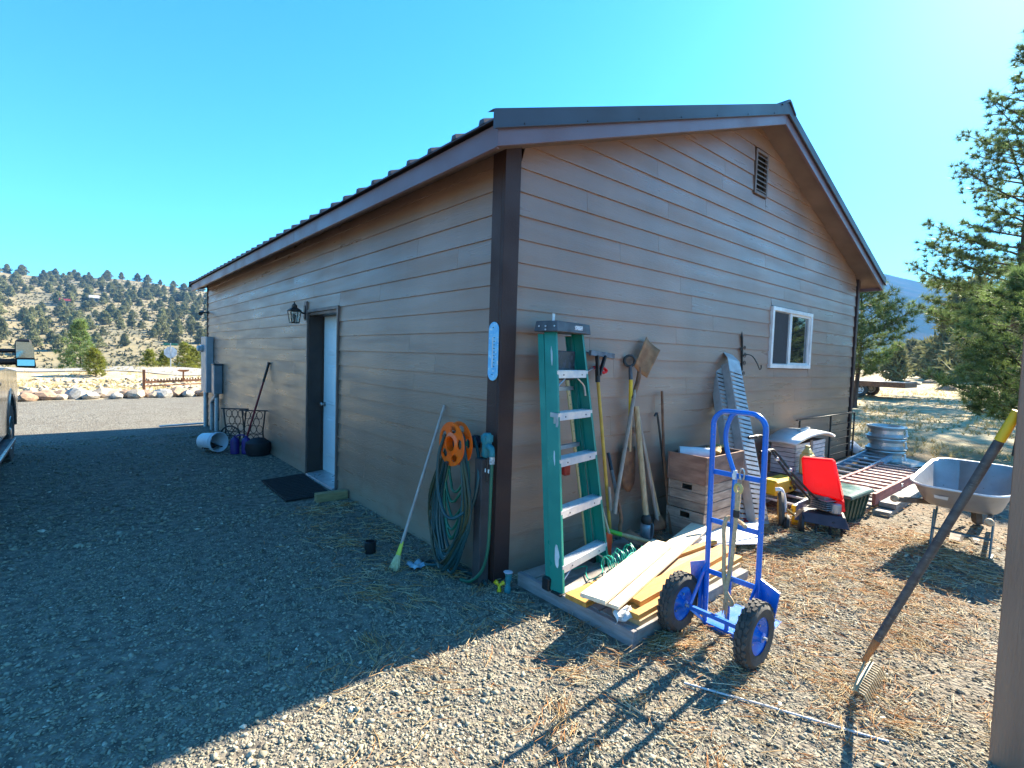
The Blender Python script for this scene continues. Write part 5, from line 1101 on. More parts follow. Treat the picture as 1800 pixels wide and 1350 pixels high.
for sx_, sy_, ex_, ey_ in ((-1, -1, 1, -1), (1, -1, 1, 1), (1, 1, -1, 1), (-1, 1, -1, -1)):
    a, b, c, d = lc + V((sx_ * hb_, sy_ * hb_, -.10)), lc + V((ex_ * hb_, ey_ * hb_, -.10)), lc + V((ex_ * ht_, ey_ * ht_, .07)), lc + V((sx_ * ht_, sy_ * ht_, .07))
    MB().add([a, b, c, d], [(0, 1, 2, 3)]).build('pane', lgm, t, solid=.003)
MB().lathe([(.018, -.10), (.018, -.05), (.024, -.03), (.026, .0), (.015, .03), (.0, .035)], lc, ez, 10).build('bulb', mat('bulb_white', (.7, .7, .66), .3), t, smooth=True)
# ------------------------------------------------------------------ far end of the long wall
t = thing('treadle_stand', 'black iron treadle sewing machine stand with flywheel against the wall', 'sewing stand', (-.35, 6.4, 0))
def ironside(x, yc, nm):
    q = MB(); z0, z1 = .0, .72
    def c(u, z): return V((x + u * .0, yc + u * 1.0, z))
    # frame seen from the camera: runs along y, legs splay outwards
    q.tube([c(-.26, z1), c(.26, z1)], .011, 6)
    for s in (-1, 1): q.tube(smoothpath([c(s * .235, z1), c(s * .215, .52), c(s * .19, .30), c(s * .24, .14), c(s * .31, .01)], 5), .011, 6)
    for z in (.34, .16): q.tube([c(-.2, z), c(.2, z)], .008, 6)
    fr = q.build(nm, iron, t, smooth=True)
    for i, u in enumerate((-.15, -.05, .05, .15)):
        for zc in (.63, .51, .40):
            o_ = 0.05 if round((zc - .4) * 10) % 2 else 0
            MB().tube([c(u + o_ + .045 * math.sin(a), zc + .065 * math.cos(a)) for a in np.linspace(0, 2 * math.pi, 13)][:-1], .005, 5, closed=True).build('lattice_loop', iron, fr, smooth=True)
# the stand is turned: its two cast sides face the camera
def ironside2(cx, cy, nm, wd=.40):
    q = MB(); ux = V((.80, -.60, 0)); z1 = .70
    def c(u, z): return V((cx, cy, 0)) + ux * u + V((0, 0, z))
    h = wd / 2
    q.tube([c(-h - .03, z1), c(h + .03, z1)], .012, 6)
    for s in (-1, 1): q.tube(smoothpath([c(s * (h - .01), z1), c(s * (h - .03), .50), c(s * (h - .045), .30), c(s * (h + .0), .14), c(s * (h + .10), .01)], 5), .012, 6)
    for z in (.30,): q.tube([c(-h + .04, z), c(h - .04, z)], .009, 6)
    fr = q.build(nm, iron, t, smooth=True)
    for i, u in enumerate((-.10, 0, .10)):
        for j, zc in enumerate((.62, .50, .38, .22)):
            o_ = .05 if j % 2 else 0
            if u + o_ > .12: continue
            MB().tube([c(u + o_ + .048 * math.sin(a), zc + .065 * math.cos(a)) for a in np.linspace(0, 2 * math.pi, 13)][:-1], .006, 5, closed=True).build('lattice_loop', iron, fr, smooth=True)
ironside2(-.40, 6.75, 'cast_side'); ironside2(-.20, 6.35, 'cast_side')
MB().tube([V((-.40, 6.75, .12)) + V((.8, -.6, 0)) * u for u in (-.15, .15)] + [V((-.2, 6.35, .12)) + V((.8, -.6, 0)) * u for u in (.15, -.15)], .012, 6, closed=True).build('treadle', iron, t)
fc = V((-.50, 6.62, .26)); MB().tube(arc(fc, .16, 0, 2 * math.pi, V((.8, -.6, 0)), ez, 26)[:-1], .014, 7, closed=True).build('flywheel', iron, t, smooth=True)
for k in range(3): a = k * math.pi / 3; d_ = V((.8, -.6, 0)) * math.cos(a) + ez * math.sin(a); MB().tube([fc - d_ * .155, fc + d_ * .155], .008, 6).build('spoke', iron, t)
t = thing('digging_tool', 'red-shafted tool with black grip standing in the treadle stand', 'tool', (-.33, 6.5, 0))
MB().tube([(-.34, 6.35, .12), (-.10, 6.15, 1.20)], .0165, 10).build('shaft', mat('red_shaft', (.26, .022, .035), .45), t, smooth=True)
MB().tube([(-.10, 6.15, 1.20), (-.035, 6.095, 1.50)], .0205, 10).build('grip', black, t, smooth=True)
MB().tube([(-.035, 6.095, 1.50), (-.028, 6.09, 1.525)], .026, 10).build('end_knob', black, t, smooth=True)
t = thing('purple_jug', 'purple plastic jug on the ground in front of the treadle stand', 'jug', (-.42, 6.3, 0)); pj = mat('purple_plastic', (.045, .022, .20), .45, c2=(.035, .018, .15), vs=6)
for dx, dy in ((-.075, .045), (.075, -.045)): MB().lathe([(.06, 0), (.07, .01), (.07, .22), (.05, .26), (.02, .275), (.02, .30)], (-.42 + dx, 6.25 + dy, .0), ez, 16).build('bottle', pj, t, smooth=True)
MB().tube(smoothpath([(-.49, 6.29, .28), (-.45, 6.27, .31), (-.38, 6.23, .31), (-.35, 6.21, .28)], 4), .012, 8).build('handle', pj, t, smooth=True)
MB().lathe([(.17, 0), (.2, .1), (.19, .2), (.1, .27), (.0, .29)], (-.20, 6.05, .0), ez, 14, cap=False).build('black_sack', mat('sack_black', (.012, .011, .014), .7, bump=.6, bs=12), None, smooth=True, label='dark slumped sack at the foot of the treadle stand', cat='sack')
t = thing('plastic_bucket', 'white plastic bucket lying on its side with soil inside', 'bucket', (-.72, 6.6, 0)); bm_ = mat('bucket_white', (.68, .70, .74), .45, c2=(.58, .60, .66), vs=5)
bd = V((.42, -.90, .05)).normalized(); bo = V((-.85, 6.83, .165))
MB().lathe([(.0, 0), (.135, 0), (.155, .36), (.165, .362), (.166, .385), (.158, .387), (.152, .37), (.13, .01), (.0, .01)], bo, bd, 32, cap=False).build('pail', bm_, t, smooth=True)
q = MB()
for zz in (.31, .335): q.lathe([(.155, zz), (.163, zz), (.163, zz + .006), (.155, zz + .006)], bo, bd, 32, cap=False)
q.build('rib', bm_, t, smooth=True)
q = MB(); rows = []
for i in range(9):
    rows.append([bo + bd * (.12 + .20 * i / 8) + V((.9, .42, 0)) * (.125 * v) + V((0, 0, -.10 + .10 * (1 - abs(v)) * (1 - i / 11) + .012 * math.sin(i * 2.7 + v * 9))) for v in (-1, -.66, -.33, 0, .33, .66, 1)])
q.strip(rows).build('soil', mat('potting_soil', (.022, .016, .012), .95, bump=.9, bs=60), t, solid=.01)
t = thing('electric_service', 'grey electric meter cabinet with conduits on the far wall corner', 'meter box', (-.12, 11.2, 0)); eg_ = mat('meter_grey', (.33, .35, .38), .45, metal=.3, c2=(.28, .30, .33), vs=6)
MB().bb((-.17, 10.75, .68), (-.018, 11.42, 2.0)).build('cabinet', eg_, t, bevel=.008)
MB().bb((-.175, 10.77, .70), (-.171, 11.40, 1.98)).build('cabinet_door', eg_, t, bevel=.001)
MB().lathe([(.085, 0), (.09, .05), (.07, .06), (.07, .11), (.05, .13), (.0, .135)], (-.171, 11.16, 1.72), (-1, 0, 0), 22).build('meter_socket', mat('meter_glass', (.5, .52, .54), .2), t, smooth=True)
MB().bb((-.19, 9.75, .72), (-.018, 10.02, 1.36)).build('breaker_box', mat('breaker_grey', (.25, .27, .30), .45, metal=.3), t, bevel=.012)
MB().bb((-.20, 9.73, 1.36), (-.018, 10.04, 1.39)).build('breaker_hood', mat('breaker_hood', (.06, .065, .075), .5), t, bevel=.004)
MB().tube([(-.11, 11.22, .70), (-.11, 11.22, -.2)], .045, 12).build('conduit', galv, t, smooth=True)
MB().tube(smoothpath([(-.12, 9.90, .74), (-.12, 9.92, .66), (-.12, 10.10, .60), (-.12, 10.30, .52), (-.12, 10.36, .40), (-.12, 10.37, -.2)], 5), .045, 12).build('conduit', galv, t, smooth=True)
MB().tube([(-.10, 9.93, .72), (-.10, 9.93, -.2)], .045, 12).build('conduit', galv, t, smooth=True)
MB().tube(smoothpath([(-.1, 9.78, .72), (-.11, 9.70, .55), (-.10, 9.68, .30), (-.09, 9.78, .12), (-.08, 9.88, .16)], 6), .007, 6).build('cable', black, t, smooth=True)
t = thing('security_camera', 'small black security camera under the far eave corner', 'camera', (-.12, 11.5, 2.6))
MB().tube([(-.02, 11.47, 2.60), (-.15, 11.47, 2.60)], .018, 8).build('bracket', black, t); MB().tube([(-.13, 11.50, 2.62), (-.19, 11.36, 2.56)], [.04, .05], 12).build('body', black, t, smooth=True)
MB().bar((-1.02, 11.40, -.14), (-.10, 11.55, -.14), .11, .03).build('white_plank', mat('white_plank', (.60, .60, .60), .7, vs=6), None, bevel=.003, label='white board lying on the gravel past the far corner', cat='board')

# ------------------------------------------------------------------ pickup truck at the left edge
t = thing('pickup_truck', 'tan pickup truck parked along the drive, tow mirror showing at the left edge', 'pickup truck', (-4.2, 5.6, -.03))
tp_ = mat('tan_paint_shade_darkened', (.095, .08, .065), .3, metal=.35, c2=(.08, .07, .055), vs=3, bump=0, coat=.6, rand=0); gz0 = -.04  # tan paint darkened: shade on the truck is put into its colour
xs0, xs1 = -5.22, -3.21
def truck_side(poly, x0, x1, name, m_, bev=.03): return MB().prism(poly, (x0, 0, 0), (0, 1, 0), (0, 0, 1), (x1 - x0, 0, 0)).build(name, m_, t, bevel=bev)
fw_, rw_ = 7.42, 3.80
def wheelarch(yc, r_): return [(yc + r_ * math.cos(a), .46 + r_ * math.sin(a)) for a in np.linspace(math.pi, 0, 11)]
low = [(2.6, .62)] + [(rw_ - .56, .50)] + wheelarch(rw_, .54) + [(rw_ + .56, .46), (fw_ - .56, .46)] + wheelarch(fw_, .54) + [(fw_ + .56, .5), (8.42, .55), (8.50, 1.0), (8.35, 1.28), (6.75, 1.38), (4.60, 1.37), (4.60, .82), (2.6, .82)]
truck_side(low, xs0, xs1, 'body', tp_, .05)
for x in (xs0, xs1 - .09): MB().bb((x, 2.6, .8205), (x + .09, 4.598, 1.36)).build('bed_side', tp_, t, bevel=.012)
tgt = MB().bb((xs0 + .091, 2.6, .8205), (xs1 - .091, 2.66, 1.34)).build('tailgate', tp_, t, bevel=.012); MB().bb((xs0 + .85, 2.588, 1.12), (xs0 + 1.16, 2.599, 1.2)).build('tailgate_handle', black, tgt, bevel=.003)
for x in (xs0, xs1 - .10): MB().bb((x - .002, 2.582, .92), (x + .102, 2.60, 1.26)).build('tail_light', mat('tail_lamp_red', (.30, .01, .012), .2), t, bevel=.006)
MB().bb((xs0 + .06, 2.40, .50), (xs1 - .06, 2.585, .70)).build('rear_bumper', chrome, t, bevel=.02)
MB().bb((xs0 + .30, 4.594, 1.45), (xs1 - .30, 4.612, 1.88)).build('rear_window', glass_mat('rear_glass', (.015, .02, .022), .04), t)
cab = [(4.62, 1.36), (6.72, 1.38), (5.95, 1.98), (5.6, 2.03), (4.9, 2.02), (4.62, 1.95)]
truck_side(cab, xs0 + .12, xs1 - .12, 'cab', tp_, .05)
tg_ = glass_mat('truck_glass', (.015, .02, .022), .04)
for x in (xs1 - .119, xs0 + .1145): MB().prism([(4.8, 1.42), (6.45, 1.42), (5.88, 1.90), (4.85, 1.90)], (x, 0, 0), (0, 1, 0), (0, 0, 1), (.0045, 0, 0)).build('side_window', tg_, t)
MB().add([(xs0 + .2, 6.735, 1.42), (xs1 - .2, 6.735, 1.42), (xs1 - .25, 6.03, 1.955), (xs0 + .25, 6.03, 1.955)], [(0, 1, 2, 3)]).build('windscreen', tg_, t, solid=.004)
MB().bb((xs0 + .1, 8.45, .52), (xs1 - .1, 8.62, .75)).build('front_bumper', chrome, t, bevel=.03)
for x in (xs0 + .35, xs1 - .35): MB().bb((x - .2, 8.44, .92), (x + .2, 8.515, 1.16)).build('headlight', mat('lamp_clear', (.6, .6, .6), .1), t, bevel=.02)
for yc in (fw_, rw_):
    for s, x in ((1, xs1 - .13), (-1, xs0 + .13)):
        ty = MB().lathe([(.25, -.12), (.40, -.13), (.435, -.10), (.445, 0), (.435, .10), (.40, .13), (.25, .12)], (x, yc, gz0 + .44), (1, 0, 0), 40, cap=False).build('tyre', rubber, t, smooth=True)
        q = MB()
        for k in range(30):
            a = 2 * math.pi * k / 30; M = Matrix(((1, 0, 0), (0, math.cos(a), -math.sin(a)), (0, math.sin(a), math.cos(a))))
            for u in (-.09, .09): q.box(V((x + u, yc + math.cos(a + u) * .437, gz0 + .44 + math.sin(a + u) * .437)), (.075, .022, .05), M)
        q.build('tread', rubber, ty)['kind'] = 'stuff'
        MB().lathe([(.255, .10), (.24, .125), (.20, .07), (.09, .09), (.06, .125), (.0, .13)], (x, yc, gz0 + .44), (s, 0, 0), 28, cap=False).build('rim', chrome, t, smooth=True)
MB().bb((xs1 - .10, 4.55, .36), (xs1 + .09, 6.75, .40)).build('running_board', mat('board_dark', (.04, .04, .045), .5), t, bevel=.008)
MB().bb((xs1 + .065, 4.55, .402), (xs1 + .092, 6.75, .415)).build('step_trim', chrome, t, bevel=.003)
# fender flare bulge and tow mirror
MB().tube([(xs1 - .03, yy, zz) for yy, zz in wheelarch(fw_, .56)], .05, 8).build('fender_flare', tp_, t, smooth=True)
my, mx0, mx1 = 6.28, -3.075, -2.87
mh = MB().hexa([(mx0 - .01, my, 1.40), (mx1, my, 1.385), (mx1 - .04, my + .14, 1.43), (mx0 + .02, my + .14, 1.42), (mx0 - .01, my, 1.775), (mx1 - .055, my, 1.785), (mx1 - .07, my + .14, 1.75), (mx0 + .02, my + .14, 1.74)]).build('mirror_housing', black, t, bevel=.022)
mg = bpy.data.materials.new('mirror_silver'); mg.use_nodes = True; bn = mg.node_tree.nodes['Principled BSDF']; bn.inputs['Metallic'].default_value = 1; bn.inputs['Roughness'].default_value = .06; bn.inputs['Base Color'].default_value = (.45, .52, .50, 1)
MB().prism([(0, .125), (.175, .125), (.175, .24), (.135, .33), (0, .335)], (mx0 + .005, my - .006, 1.405), (1, 0, 0), (0, -.03, 1), (0, .003, 0)).build('mirror_glass', mg, mh)
MB().prism([(.01, .02), (.175, .02), (.175, .10), (.01, .10)], (mx0 + .005, my - .012, 1.405), (1, 0, 0), (0, .06, 1), (0, .003, 0)).build('spotter_glass', mg, mh)
for z, r_ in ((1.62, .028), (1.475, .042)): MB().tube([(mx0 + .02, my + .07, z), (xs1 - .13, my + .10, z - .01)], r_, 10).build('mirror_arm', black, t, smooth=True)
for yy in (5.9, 4.95): MB().bb((xs1 - .0, yy - .09, 1.18), (xs1 + .022, yy + .09, 1.215)).build('door_handle', black, t, bevel=.006)
MB().bb((xs1 - .002, 5.72, .55), (xs1 + .003, 5.735, 1.36)).build('door_seam', black, t)

# ------------------------------------------------------------------ boulder edging across the drive
rk_m = [mat('boulder_tan', (.46, .37, .27), .9, c2=(.33, .25, .18), vs=5, bump=.6, bs=18, rand=.12), mat('boulder_brown', (.33, .22, .14), .9, c2=(.22, .14, .10), vs=5, bump=.6, bs=18, rand=.12), mat('boulder_grey', (.42, .39, .34), .9, c2=(.28, .25, .21), vs=5, bump=.6, bs=18, rand=.1)]
def rock_mesh(seed, flat=.62, n=2):
    bm = bmesh.new(); bmesh.ops.create_icosphere(bm, subdivisions=n, radius=1)
    r = random.Random(seed); off = V((r.uniform(0, 50), r.uniform(0, 50), r.uniform(0, 50)))
    planes = [V((r.uniform(-1, 1), r.uniform(-1, 1), r.uniform(-.4, 1))).normalized() for _ in range(7)]
    for v in bm.verts:
        p = v.co.copy()
        for pl in planes:
            d = p.dot(pl); lim_ = .72
            if d > lim_: p -= pl * (d - lim_)
        p *= 1 + .14 * mnoise.noise(p * 1.6 + off); p.z *= flat; v.co = p
    me = bpy.data.meshes.new('boulder'); bm.to_mesh(me); bm.free(); return me
def az_pt(px, dist):
    th_ = math.atan((px - 900) / 894.127) + R(40.318); return CAM.x + dist * math.sin(th_), CAM.y + dist * math.cos(th_)
rl_ = []
rocks = [(22, 706, .40, 0, 'flat tan boulder at the far left of the row, beside the truck wheel'), (48, 706, .34, 1, 'low tan boulder next to the leftmost of the row'), (44, 698, .38, 1, 'brown boulder behind the two leftmost stones'), (80, 702, .40, 1, 'wide brown boulder, fourth from the truck'), (103, 703, .26, 0, 'small rounded pale boulder in front of the brown ones'), (110, 693, .34, 1, 'reddish boulder standing above the small round one'), (131, 699, .42, 2, 'tall grey-tan boulder under the green pine'), (152, 697, .30, 0, 'rounded cream boulder right of the tall grey one'), (160, 704, .3, 2, 'flat pale slab lying low in the middle of the row'), (178, 695, .44, 0, 'large white-tan boulder at mid row'), (200, 697, .34, 0, 'broad pale boulder right of mid row'), (206, 705, .26, 2, 'small white boulder low in front at mid row'), (222, 700, .32, 1, 'dark brown boulder before the rusty implement'), (240, 703, .36, 0, 'cream pointed boulder left of the rusty post'), (258, 697, .34, 1, 'brown boulder at the foot of the rusty post'), (272, 702, .28, 0, 'flat tan boulder under the sickle bar'), (288, 702, .36, 2, 'round whitish boulder under the implement seat'), (312, 699, .42, 1, 'orange-brown boulder, widest near the wall'), (334, 702, .30, 2, 'round pale grey boulder near the meter conduits'), (342, 694, .34, 0, 'tan boulder behind the round grey one'), (357, 700, .34, 1, 'brown boulder half hidden by the conduit')]
rmesh = [rock_mesh(s) for s in range(6)]
for i, (px, py, s, mi, lb) in enumerate(rocks):
    x, y = az_pt(px, 23.2 + (706 - py) * .09)
    me = rmesh[i % 6].copy() if i < 6 else rmesh[i % 6]
    me2 = me.copy(); me2.materials.clear(); me2.materials.append(rk_m[mi])
    o = link('boulder', me2); o.location = (x, y, gh(x, y) + s * .30); o.scale = (s * rnd.uniform(1.0, 1.35), s * rnd.uniform(.8, 1), s * rnd.uniform(.8, 1.05)); o.rotation_euler = (rnd.uniform(-.15, .15), rnd.uniform(-.15, .15), rnd.uniform(0, 6))
    tag(o, lb, 'boulder', 'boulders edging the drive')
# rusty sickle bar mower behind the boulders
t = thing('sickle_mower', 'rusty antique sickle bar mower with seat behind the boulders', 'implement', (.9, 25, -.2))
x0, y0 = az_pt(254, 26.2); x1, y1 = az_pt(366, 27.0); zg = -.2
MB().bar((x0, y0, zg), (x0, y0, zg + .95), .10, .10).build('upright', rust, t, bevel=.01)
MB().bar((x0, y0, zg + .42), (x1, y1, zg + .50), .06, .09).build('main_beam', rust, t)
MB().bar((x0, y0, zg + .26), (x1, y1, zg + .33), .04, .05).build('cutter_bar', rust_l, t)
for k in range(22):
    u = (k + .5) / 22; p = lerp((x0, y0, zg + .47), (x1, y1, zg + .55), u); MB().bar(p, p + V((0, -.02, .07)), .05, .02).build('guard_tooth', rust, t)
sx_, sy_ = az_pt(323, 26.6); MB().bar((sx_, sy_, zg + .45), (sx_, sy_ - .05, zg + .86), .06, .05).build('seat_spring', rust, t)
sq = MB().lathe([(.0, 0), (.10, .0), (.20, .035), (.235, .085), (.225, .085), (.19, .05), (.09, .02), (.0, .02)], (sx_, sy_ - .05, zg + .86), ez, 18, cap=False).build('seat', rust, t, smooth=True)
# stop sign seen from behind
t = thing('stop_sign', 'bare metal back of a roadside sign with green street name blade', 'road sign', (*az_pt(301, 42), -.4))
x, y = az_pt(301, 42); zc = 1.36
MB().tube([(x, y, -.6), (x, y, zc + .62)], .035, 8).build('post', galv, t)
MB().prism([(.40 * math.cos(math.pi / 8 + k * math.pi / 4), .40 * math.sin(math.pi / 8 + k * math.pi / 4)) for k in range(8)], (x, y + .05, zc), (.98, -.2, 0), (0, 0, 1), (.002, .012, 0)).build('sign_plate', mat('sign_back', (.60, .62, .66), .4, metal=.5), t)
MB().bar((x - .40, y + .1, zc + .55), (x + .40, y - .08, zc + .55), .02, .15).build('street_blade', mat('sign_green', (.02, .20, .14), .5), t)
# ------------------------------------------------------------------ distant terrain
def pxaz(px): return math.degrees(math.atan((px - 900) / 894.127)) + 40.318
def polar(az, d): a = R(az); return CAM.x + d * math.sin(a), CAM.y + d * math.cos(a)
def fbm(x, y, z=0, o=4):
    s = 0; a = 1; f = 1
    for _ in range(o): s += a * mnoise.noise(V((x * f, y * f, z))); a *= .5; f *= 2.1
    return s
def hill_z(az, d):
    x, y = polar(az, d)
    ridge = 690 - 60 * sm(-5, 14, az)
    top = (.0985 + .004 * math.sin(az * .5)) * ridge + 1.7
    u = (d - 140) / (ridge - 140)
    base = -14.5 + (top + 14.5) * (u ** 1.12 if u > 0 else 0)
    if u > 1: base = top + (u - 1) * 20 - (u - 1) ** 2 * 500
    base += 5 * fbm(x * .006, y * .006, 2) * min(1, max(0, u * 1.5)) * (1 if u < .85 else max(.25, (1 - u) / .15))
    fade = sm(40, 24, az) * sm(-78, -45, az)
    return -14.5 + (base + 14.5) * fade
hm = mat('hillside_dry_grass', (.25, .195, .095), .95, c2=(.165, .14, .075), vs=.045, bump=.4, bs=.6, world=True, detail=9, vmin=.38, vmax=.62)
azs = np.linspace(-80, 42, 160); ds = np.concatenate([np.linspace(128, 700, 90), np.linspace(715, 1000, 14)])
vs = []
for d in ds:
    for a in azs:
        x, y = polar(a, d); vs.append((x, y, hill_z(a, d) - (.6 if d < 130 else 0)))
na = len(azs); fs = [(i * na + k, i * na + k + 1, (i + 1) * na + k + 1, (i + 1) * na + k) for i in range(len(ds) - 1) for k in range(na - 1)]
o = link('hill', npmesh('hill', vs, fs, hm, smooth=True, quads=True)); tag(o, kind='structure')
# mountain on the right
mm_ = mat('mountain_forest', (.028, .042, .024), .95, c2=(.06, .06, .045), vs=.012, bump=.3, bs=.05, world=True, detail=9, vmin=.48, vmax=.66, bdist=6, spec=.0)
prof = [(52, .20), (62, .205), (70, .185), (76.4, .152), (78.5, .139), (81, .122), (83, .115), (84.2, .120), (86, .104), (92, .095), (100, .08), (115, .06), (130, .03)]
def mprof(az): return np.interp(az, [p_[0] for p_ in prof], [p_[1] for p_ in prof])
azs = np.linspace(50, 132, 330); us = np.linspace(0, 1.25, 46); vs = []
for u in us:
    for a in azs:
        d = 1500 + 1500 * u; x, y = polar(a, d); h = mprof(a) * 3000
        z = -4 + h * (u ** 1.05 if u <= 1 else 1 - (u - 1) * 1.2) + 26 * fbm(x * .0022, y * .0022, 7, 5) * min(1, u * 2) * (1 if u < .9 else .35)
        vs.append((x, y, z))
na = len(azs); fs = [(i * na + k, i * na + k + 1, (i + 1) * na + k + 1, (i + 1) * na + k) for i in range(len(us) - 1) for k in range(na - 1)]
o = link('mountain', npmesh('mountain', vs, fs, mm_, smooth=True, quads=True)); tag(o, kind='structure')
# pale county road crossing the left view
rd = MB(); rows = []
for k in range(25):
    a = -12 + k * 1.3; rows.append([V((*polar(a, dd), gh(*polar(a, dd)) + .05)) for dd in (38.5, 40.2, 41.8, 43.2)])
rd.strip(rows).build('road', mat('chip_seal_road', (.28, .265, .245), .9, c2=(.22, .21, .19), vs=.6, bump=.3, bs=40, world=True), None, kind='structure', smooth=True)

# ------------------------------------------------------------------ foliage
leaf_j = mat('juniper_foliage', (.24, .24, .12), .8, c2=(.165, .17, .085), vs=.7, bump=0, rand=.22, tint=True, sub=.2, spec=.2)
leaf_p = mat('pine_needles', (.115, .155, .05), .55, c2=(.075, .115, .04), vs=1.2, bump=0, rand=.1, tint=True, sub=.4, spec=.3)
leaf_y = mat('young_pine_needles', (.20, .21, .035), .6, c2=(.13, .15, .03), vs=1.2, bump=0, rand=.1, tint=True, sub=.4, spec=.3)
bark = mat('pine_bark', (.11, .065, .042), .9, c2=(.05, .034, .026), vs=6, st=(1, 1, .35), bump=.8, bs=9, rand=.1)
def tufts(cs, dirs, nper, ln, wd, spread, rg, colr=(.75, 1.25)):
    """needle bundles: nper thin triangles round each twig end"""
    n = len(cs); cs = np.repeat(np.asarray(cs, float), nper, 0); dd = np.repeat(np.asarray(dirs, float), nper, 0)
    v = rg.normal(size=(n * nper, 3)); v /= np.linalg.norm(v, axis=1)[:, None]
    d = dd * (1 - spread) + v * spread; d /= np.linalg.norm(d, axis=1)[:, None] + 1e-9
    L_ = ln * rg.uniform(.7, 1.15, (n * nper, 1)); s = np.cross(d, rg.normal(size=d.shape)); s /= np.linalg.norm(s, axis=1)[:, None] + 1e-9
    b = cs + d * L_ * rg.uniform(-.25, .15, (n * nper, 1)); W_ = wd * rg.uniform(.7, 1.2, (n * nper, 1))
    V_ = np.empty((n * nper, 3, 3)); V_[:, 0] = b - s * W_; V_[:, 1] = b + s * W_; V_[:, 2] = b + d * L_
    t_ = rg.uniform(*colr, (n, 1)); t_ = np.repeat(t_, nper, 0) * rg.uniform(.85, 1.15, (n * nper, 1))
    c = np.repeat(np.concatenate([t_, t_, t_ * .9], 1), 3, 0)
    return V_.reshape(-1, 3), np.arange(n * nper * 3).reshape(-1, 3), c
def juniper_mesh(seed, slim, mat_=leaf_j):
    rg = np.random.default_rng(seed); n = 430
    h = rg.uniform(0, 1, n) ** .85; prof_ = np.interp(h, [0, .12, .4, .75, 1], [.55, .95, .8, .42, .05]) * slim
    lump = 1 + .3 * np.sin(h * 14 + seed) ; a = rg.uniform(0, 2 * np.pi, n); rad = prof_ * lump * np.sqrt(rg.uniform(.25, 1, n)) * (1 + .22 * np.sin(a * 3 + seed))
    c = np.stack([rad * np.cos(a), rad * np.sin(a), .06 + h * .94], 1); d = np.stack([np.cos(a) * .6, np.sin(a) * .6, np.full(n, .55)], 1)
    v, f, col = tufts(c, d, 5, .17, .030, .75, rg, (.6, 1.35))
    tb = MB().tube([(0, 0, -.06), (.01, 0, .2), (0, .01, .6)], [.035, .028, .01], 6)
    nv = len(v); v = np.concatenate([v, np.array(tb.v)]); col = np.concatenate([col, np.ones((len(tb.v), 3))])
    tri = []
    for q in tb.f:
        for k in range(1, len(q) - 1): tri.append((q[0] + nv, q[k] + nv, q[k + 1] + nv))
    f2 = np.concatenate([f, np.array(tri)]); mi = np.concatenate([np.zeros(len(f)), np.ones(len(tri))])
    return npmesh('juniper_tree', v, f2, [mat_, bark], col=col, midx=mi)
jm_ = [juniper_mesh(s, w_) for s, w_ in ((1, .42), (2, .34), (3, .48), (4, .30), (5, .40))]
# junipers on the hillside
rr_ = random.Random(11); placed = []; tries = 0
while len(placed) < 284 and tries < 20000:
    tries += 1
    az = rr_.uniform(-6.5, 12.5); d = 215 + 465 * rr_.random() ** .75
    if d > 682 - 60 * sm(-5, 14, az): continue
    x, y = polar(az, d)
    if fbm(x * .012, y * .012, 4) < -.35 + (.25 if d < 300 else 0): continue
    if any(abs(x - p_[0]) < 4.5 and abs(y - p_[1]) < 6 for p_ in placed): continue
    placed.append((x, y)); s = rr_.uniform(3.6, 7.4) * (1.0 if d < 400 else 1.1); k = rr_.randrange(5)
    o = link('juniper_tree', jm_[k]); o.location = (x, y, hill_z(az, d) - .25); o.scale = (s * rr_.uniform(.9, 1.25), s * rr_.uniform(.9, 1.25), s); o.rotation_euler = (0, 0, rr_.uniform(0, 6.28))
    tag(o, 'dark green juniper scattered on the dry hillside at the left', 'tree', 'junipers on the hillside')
# along the skyline
for k in range(16):
    az = -5.6 + k * 1.05 + rr_.uniform(-.3, .3); d = 688 - 60 * sm(-5, 14, az); x, y = polar(az, d); s = rr_.uniform(6, 11)
    o = link('juniper_tree', jm_[k % 5]); o.location = (x, y, hill_z(az, d) - .3); o.scale = (s, s, s * .9); o.rotation_euler = (0, 0, rr_.uniform(0, 6.28))
    tag(o, 'dark juniper standing out against the sky on the left ridge', 'tree', 'junipers on the skyline')
# low sagebrush on the hill
rg = np.random.default_rng(5); cs = []; dr = []
for k in range(5200):
    az = rg.uniform(-7, 13); d = rg.uniform(170, 650); x, y = polar(az, d); cs.append((x, y, hill_z(az, d) + .3)); dr.append((0, 0, 1))
v, f, c = tufts(cs, dr, 7, 1.15, .26, .8, rg); o = link('sagebrush', npmesh('sagebrush', v, f, mat('sage_foliage', (.17, .155, .08), .9, rand=0, bump=0, tint=True), col=c)); tag(o, kind='stuff')
# a red-roofed house and a shed on the hill
for px, d, w_, rf_, lb in ((117, 430, 4.5, (.20, .02, .03), 'small house with dark red roof among the hillside junipers'), (168, 445, 4.5, (.40, .41, .43), 'small pale-roofed shed among the hillside junipers')):
    az = pxaz(px); x, y = polar(az, d); z = hill_z(az, d); t = thing('hillside_house', lb, 'house', (x, y, z))
    MB().bb((x - w_ / 2, y - 3, z - 2), (x + w_ / 2, y + 3, z + 2.6)).build('wall', mat('house_wall', (.42, .36, .30), .8), t)
    MB().prism([(-3.6, 0), (3.6, 0), (0, 2.0)], (x - w_ / 2 - .5, y, z + 2.6), (0, 1, 0), (0, 0, 1), (w_ + 1, 0, 0)).build('roof', mat('house_roof_%d' % px, rf_, .6), t)
    for k in (-1, 1): MB().bb((x + k * w_ * .25 - .6, y - 3.06, z + .8), (x + k * w_ * .25 + .6, y - 3.0, z + 2.0)).build('window', black, t)

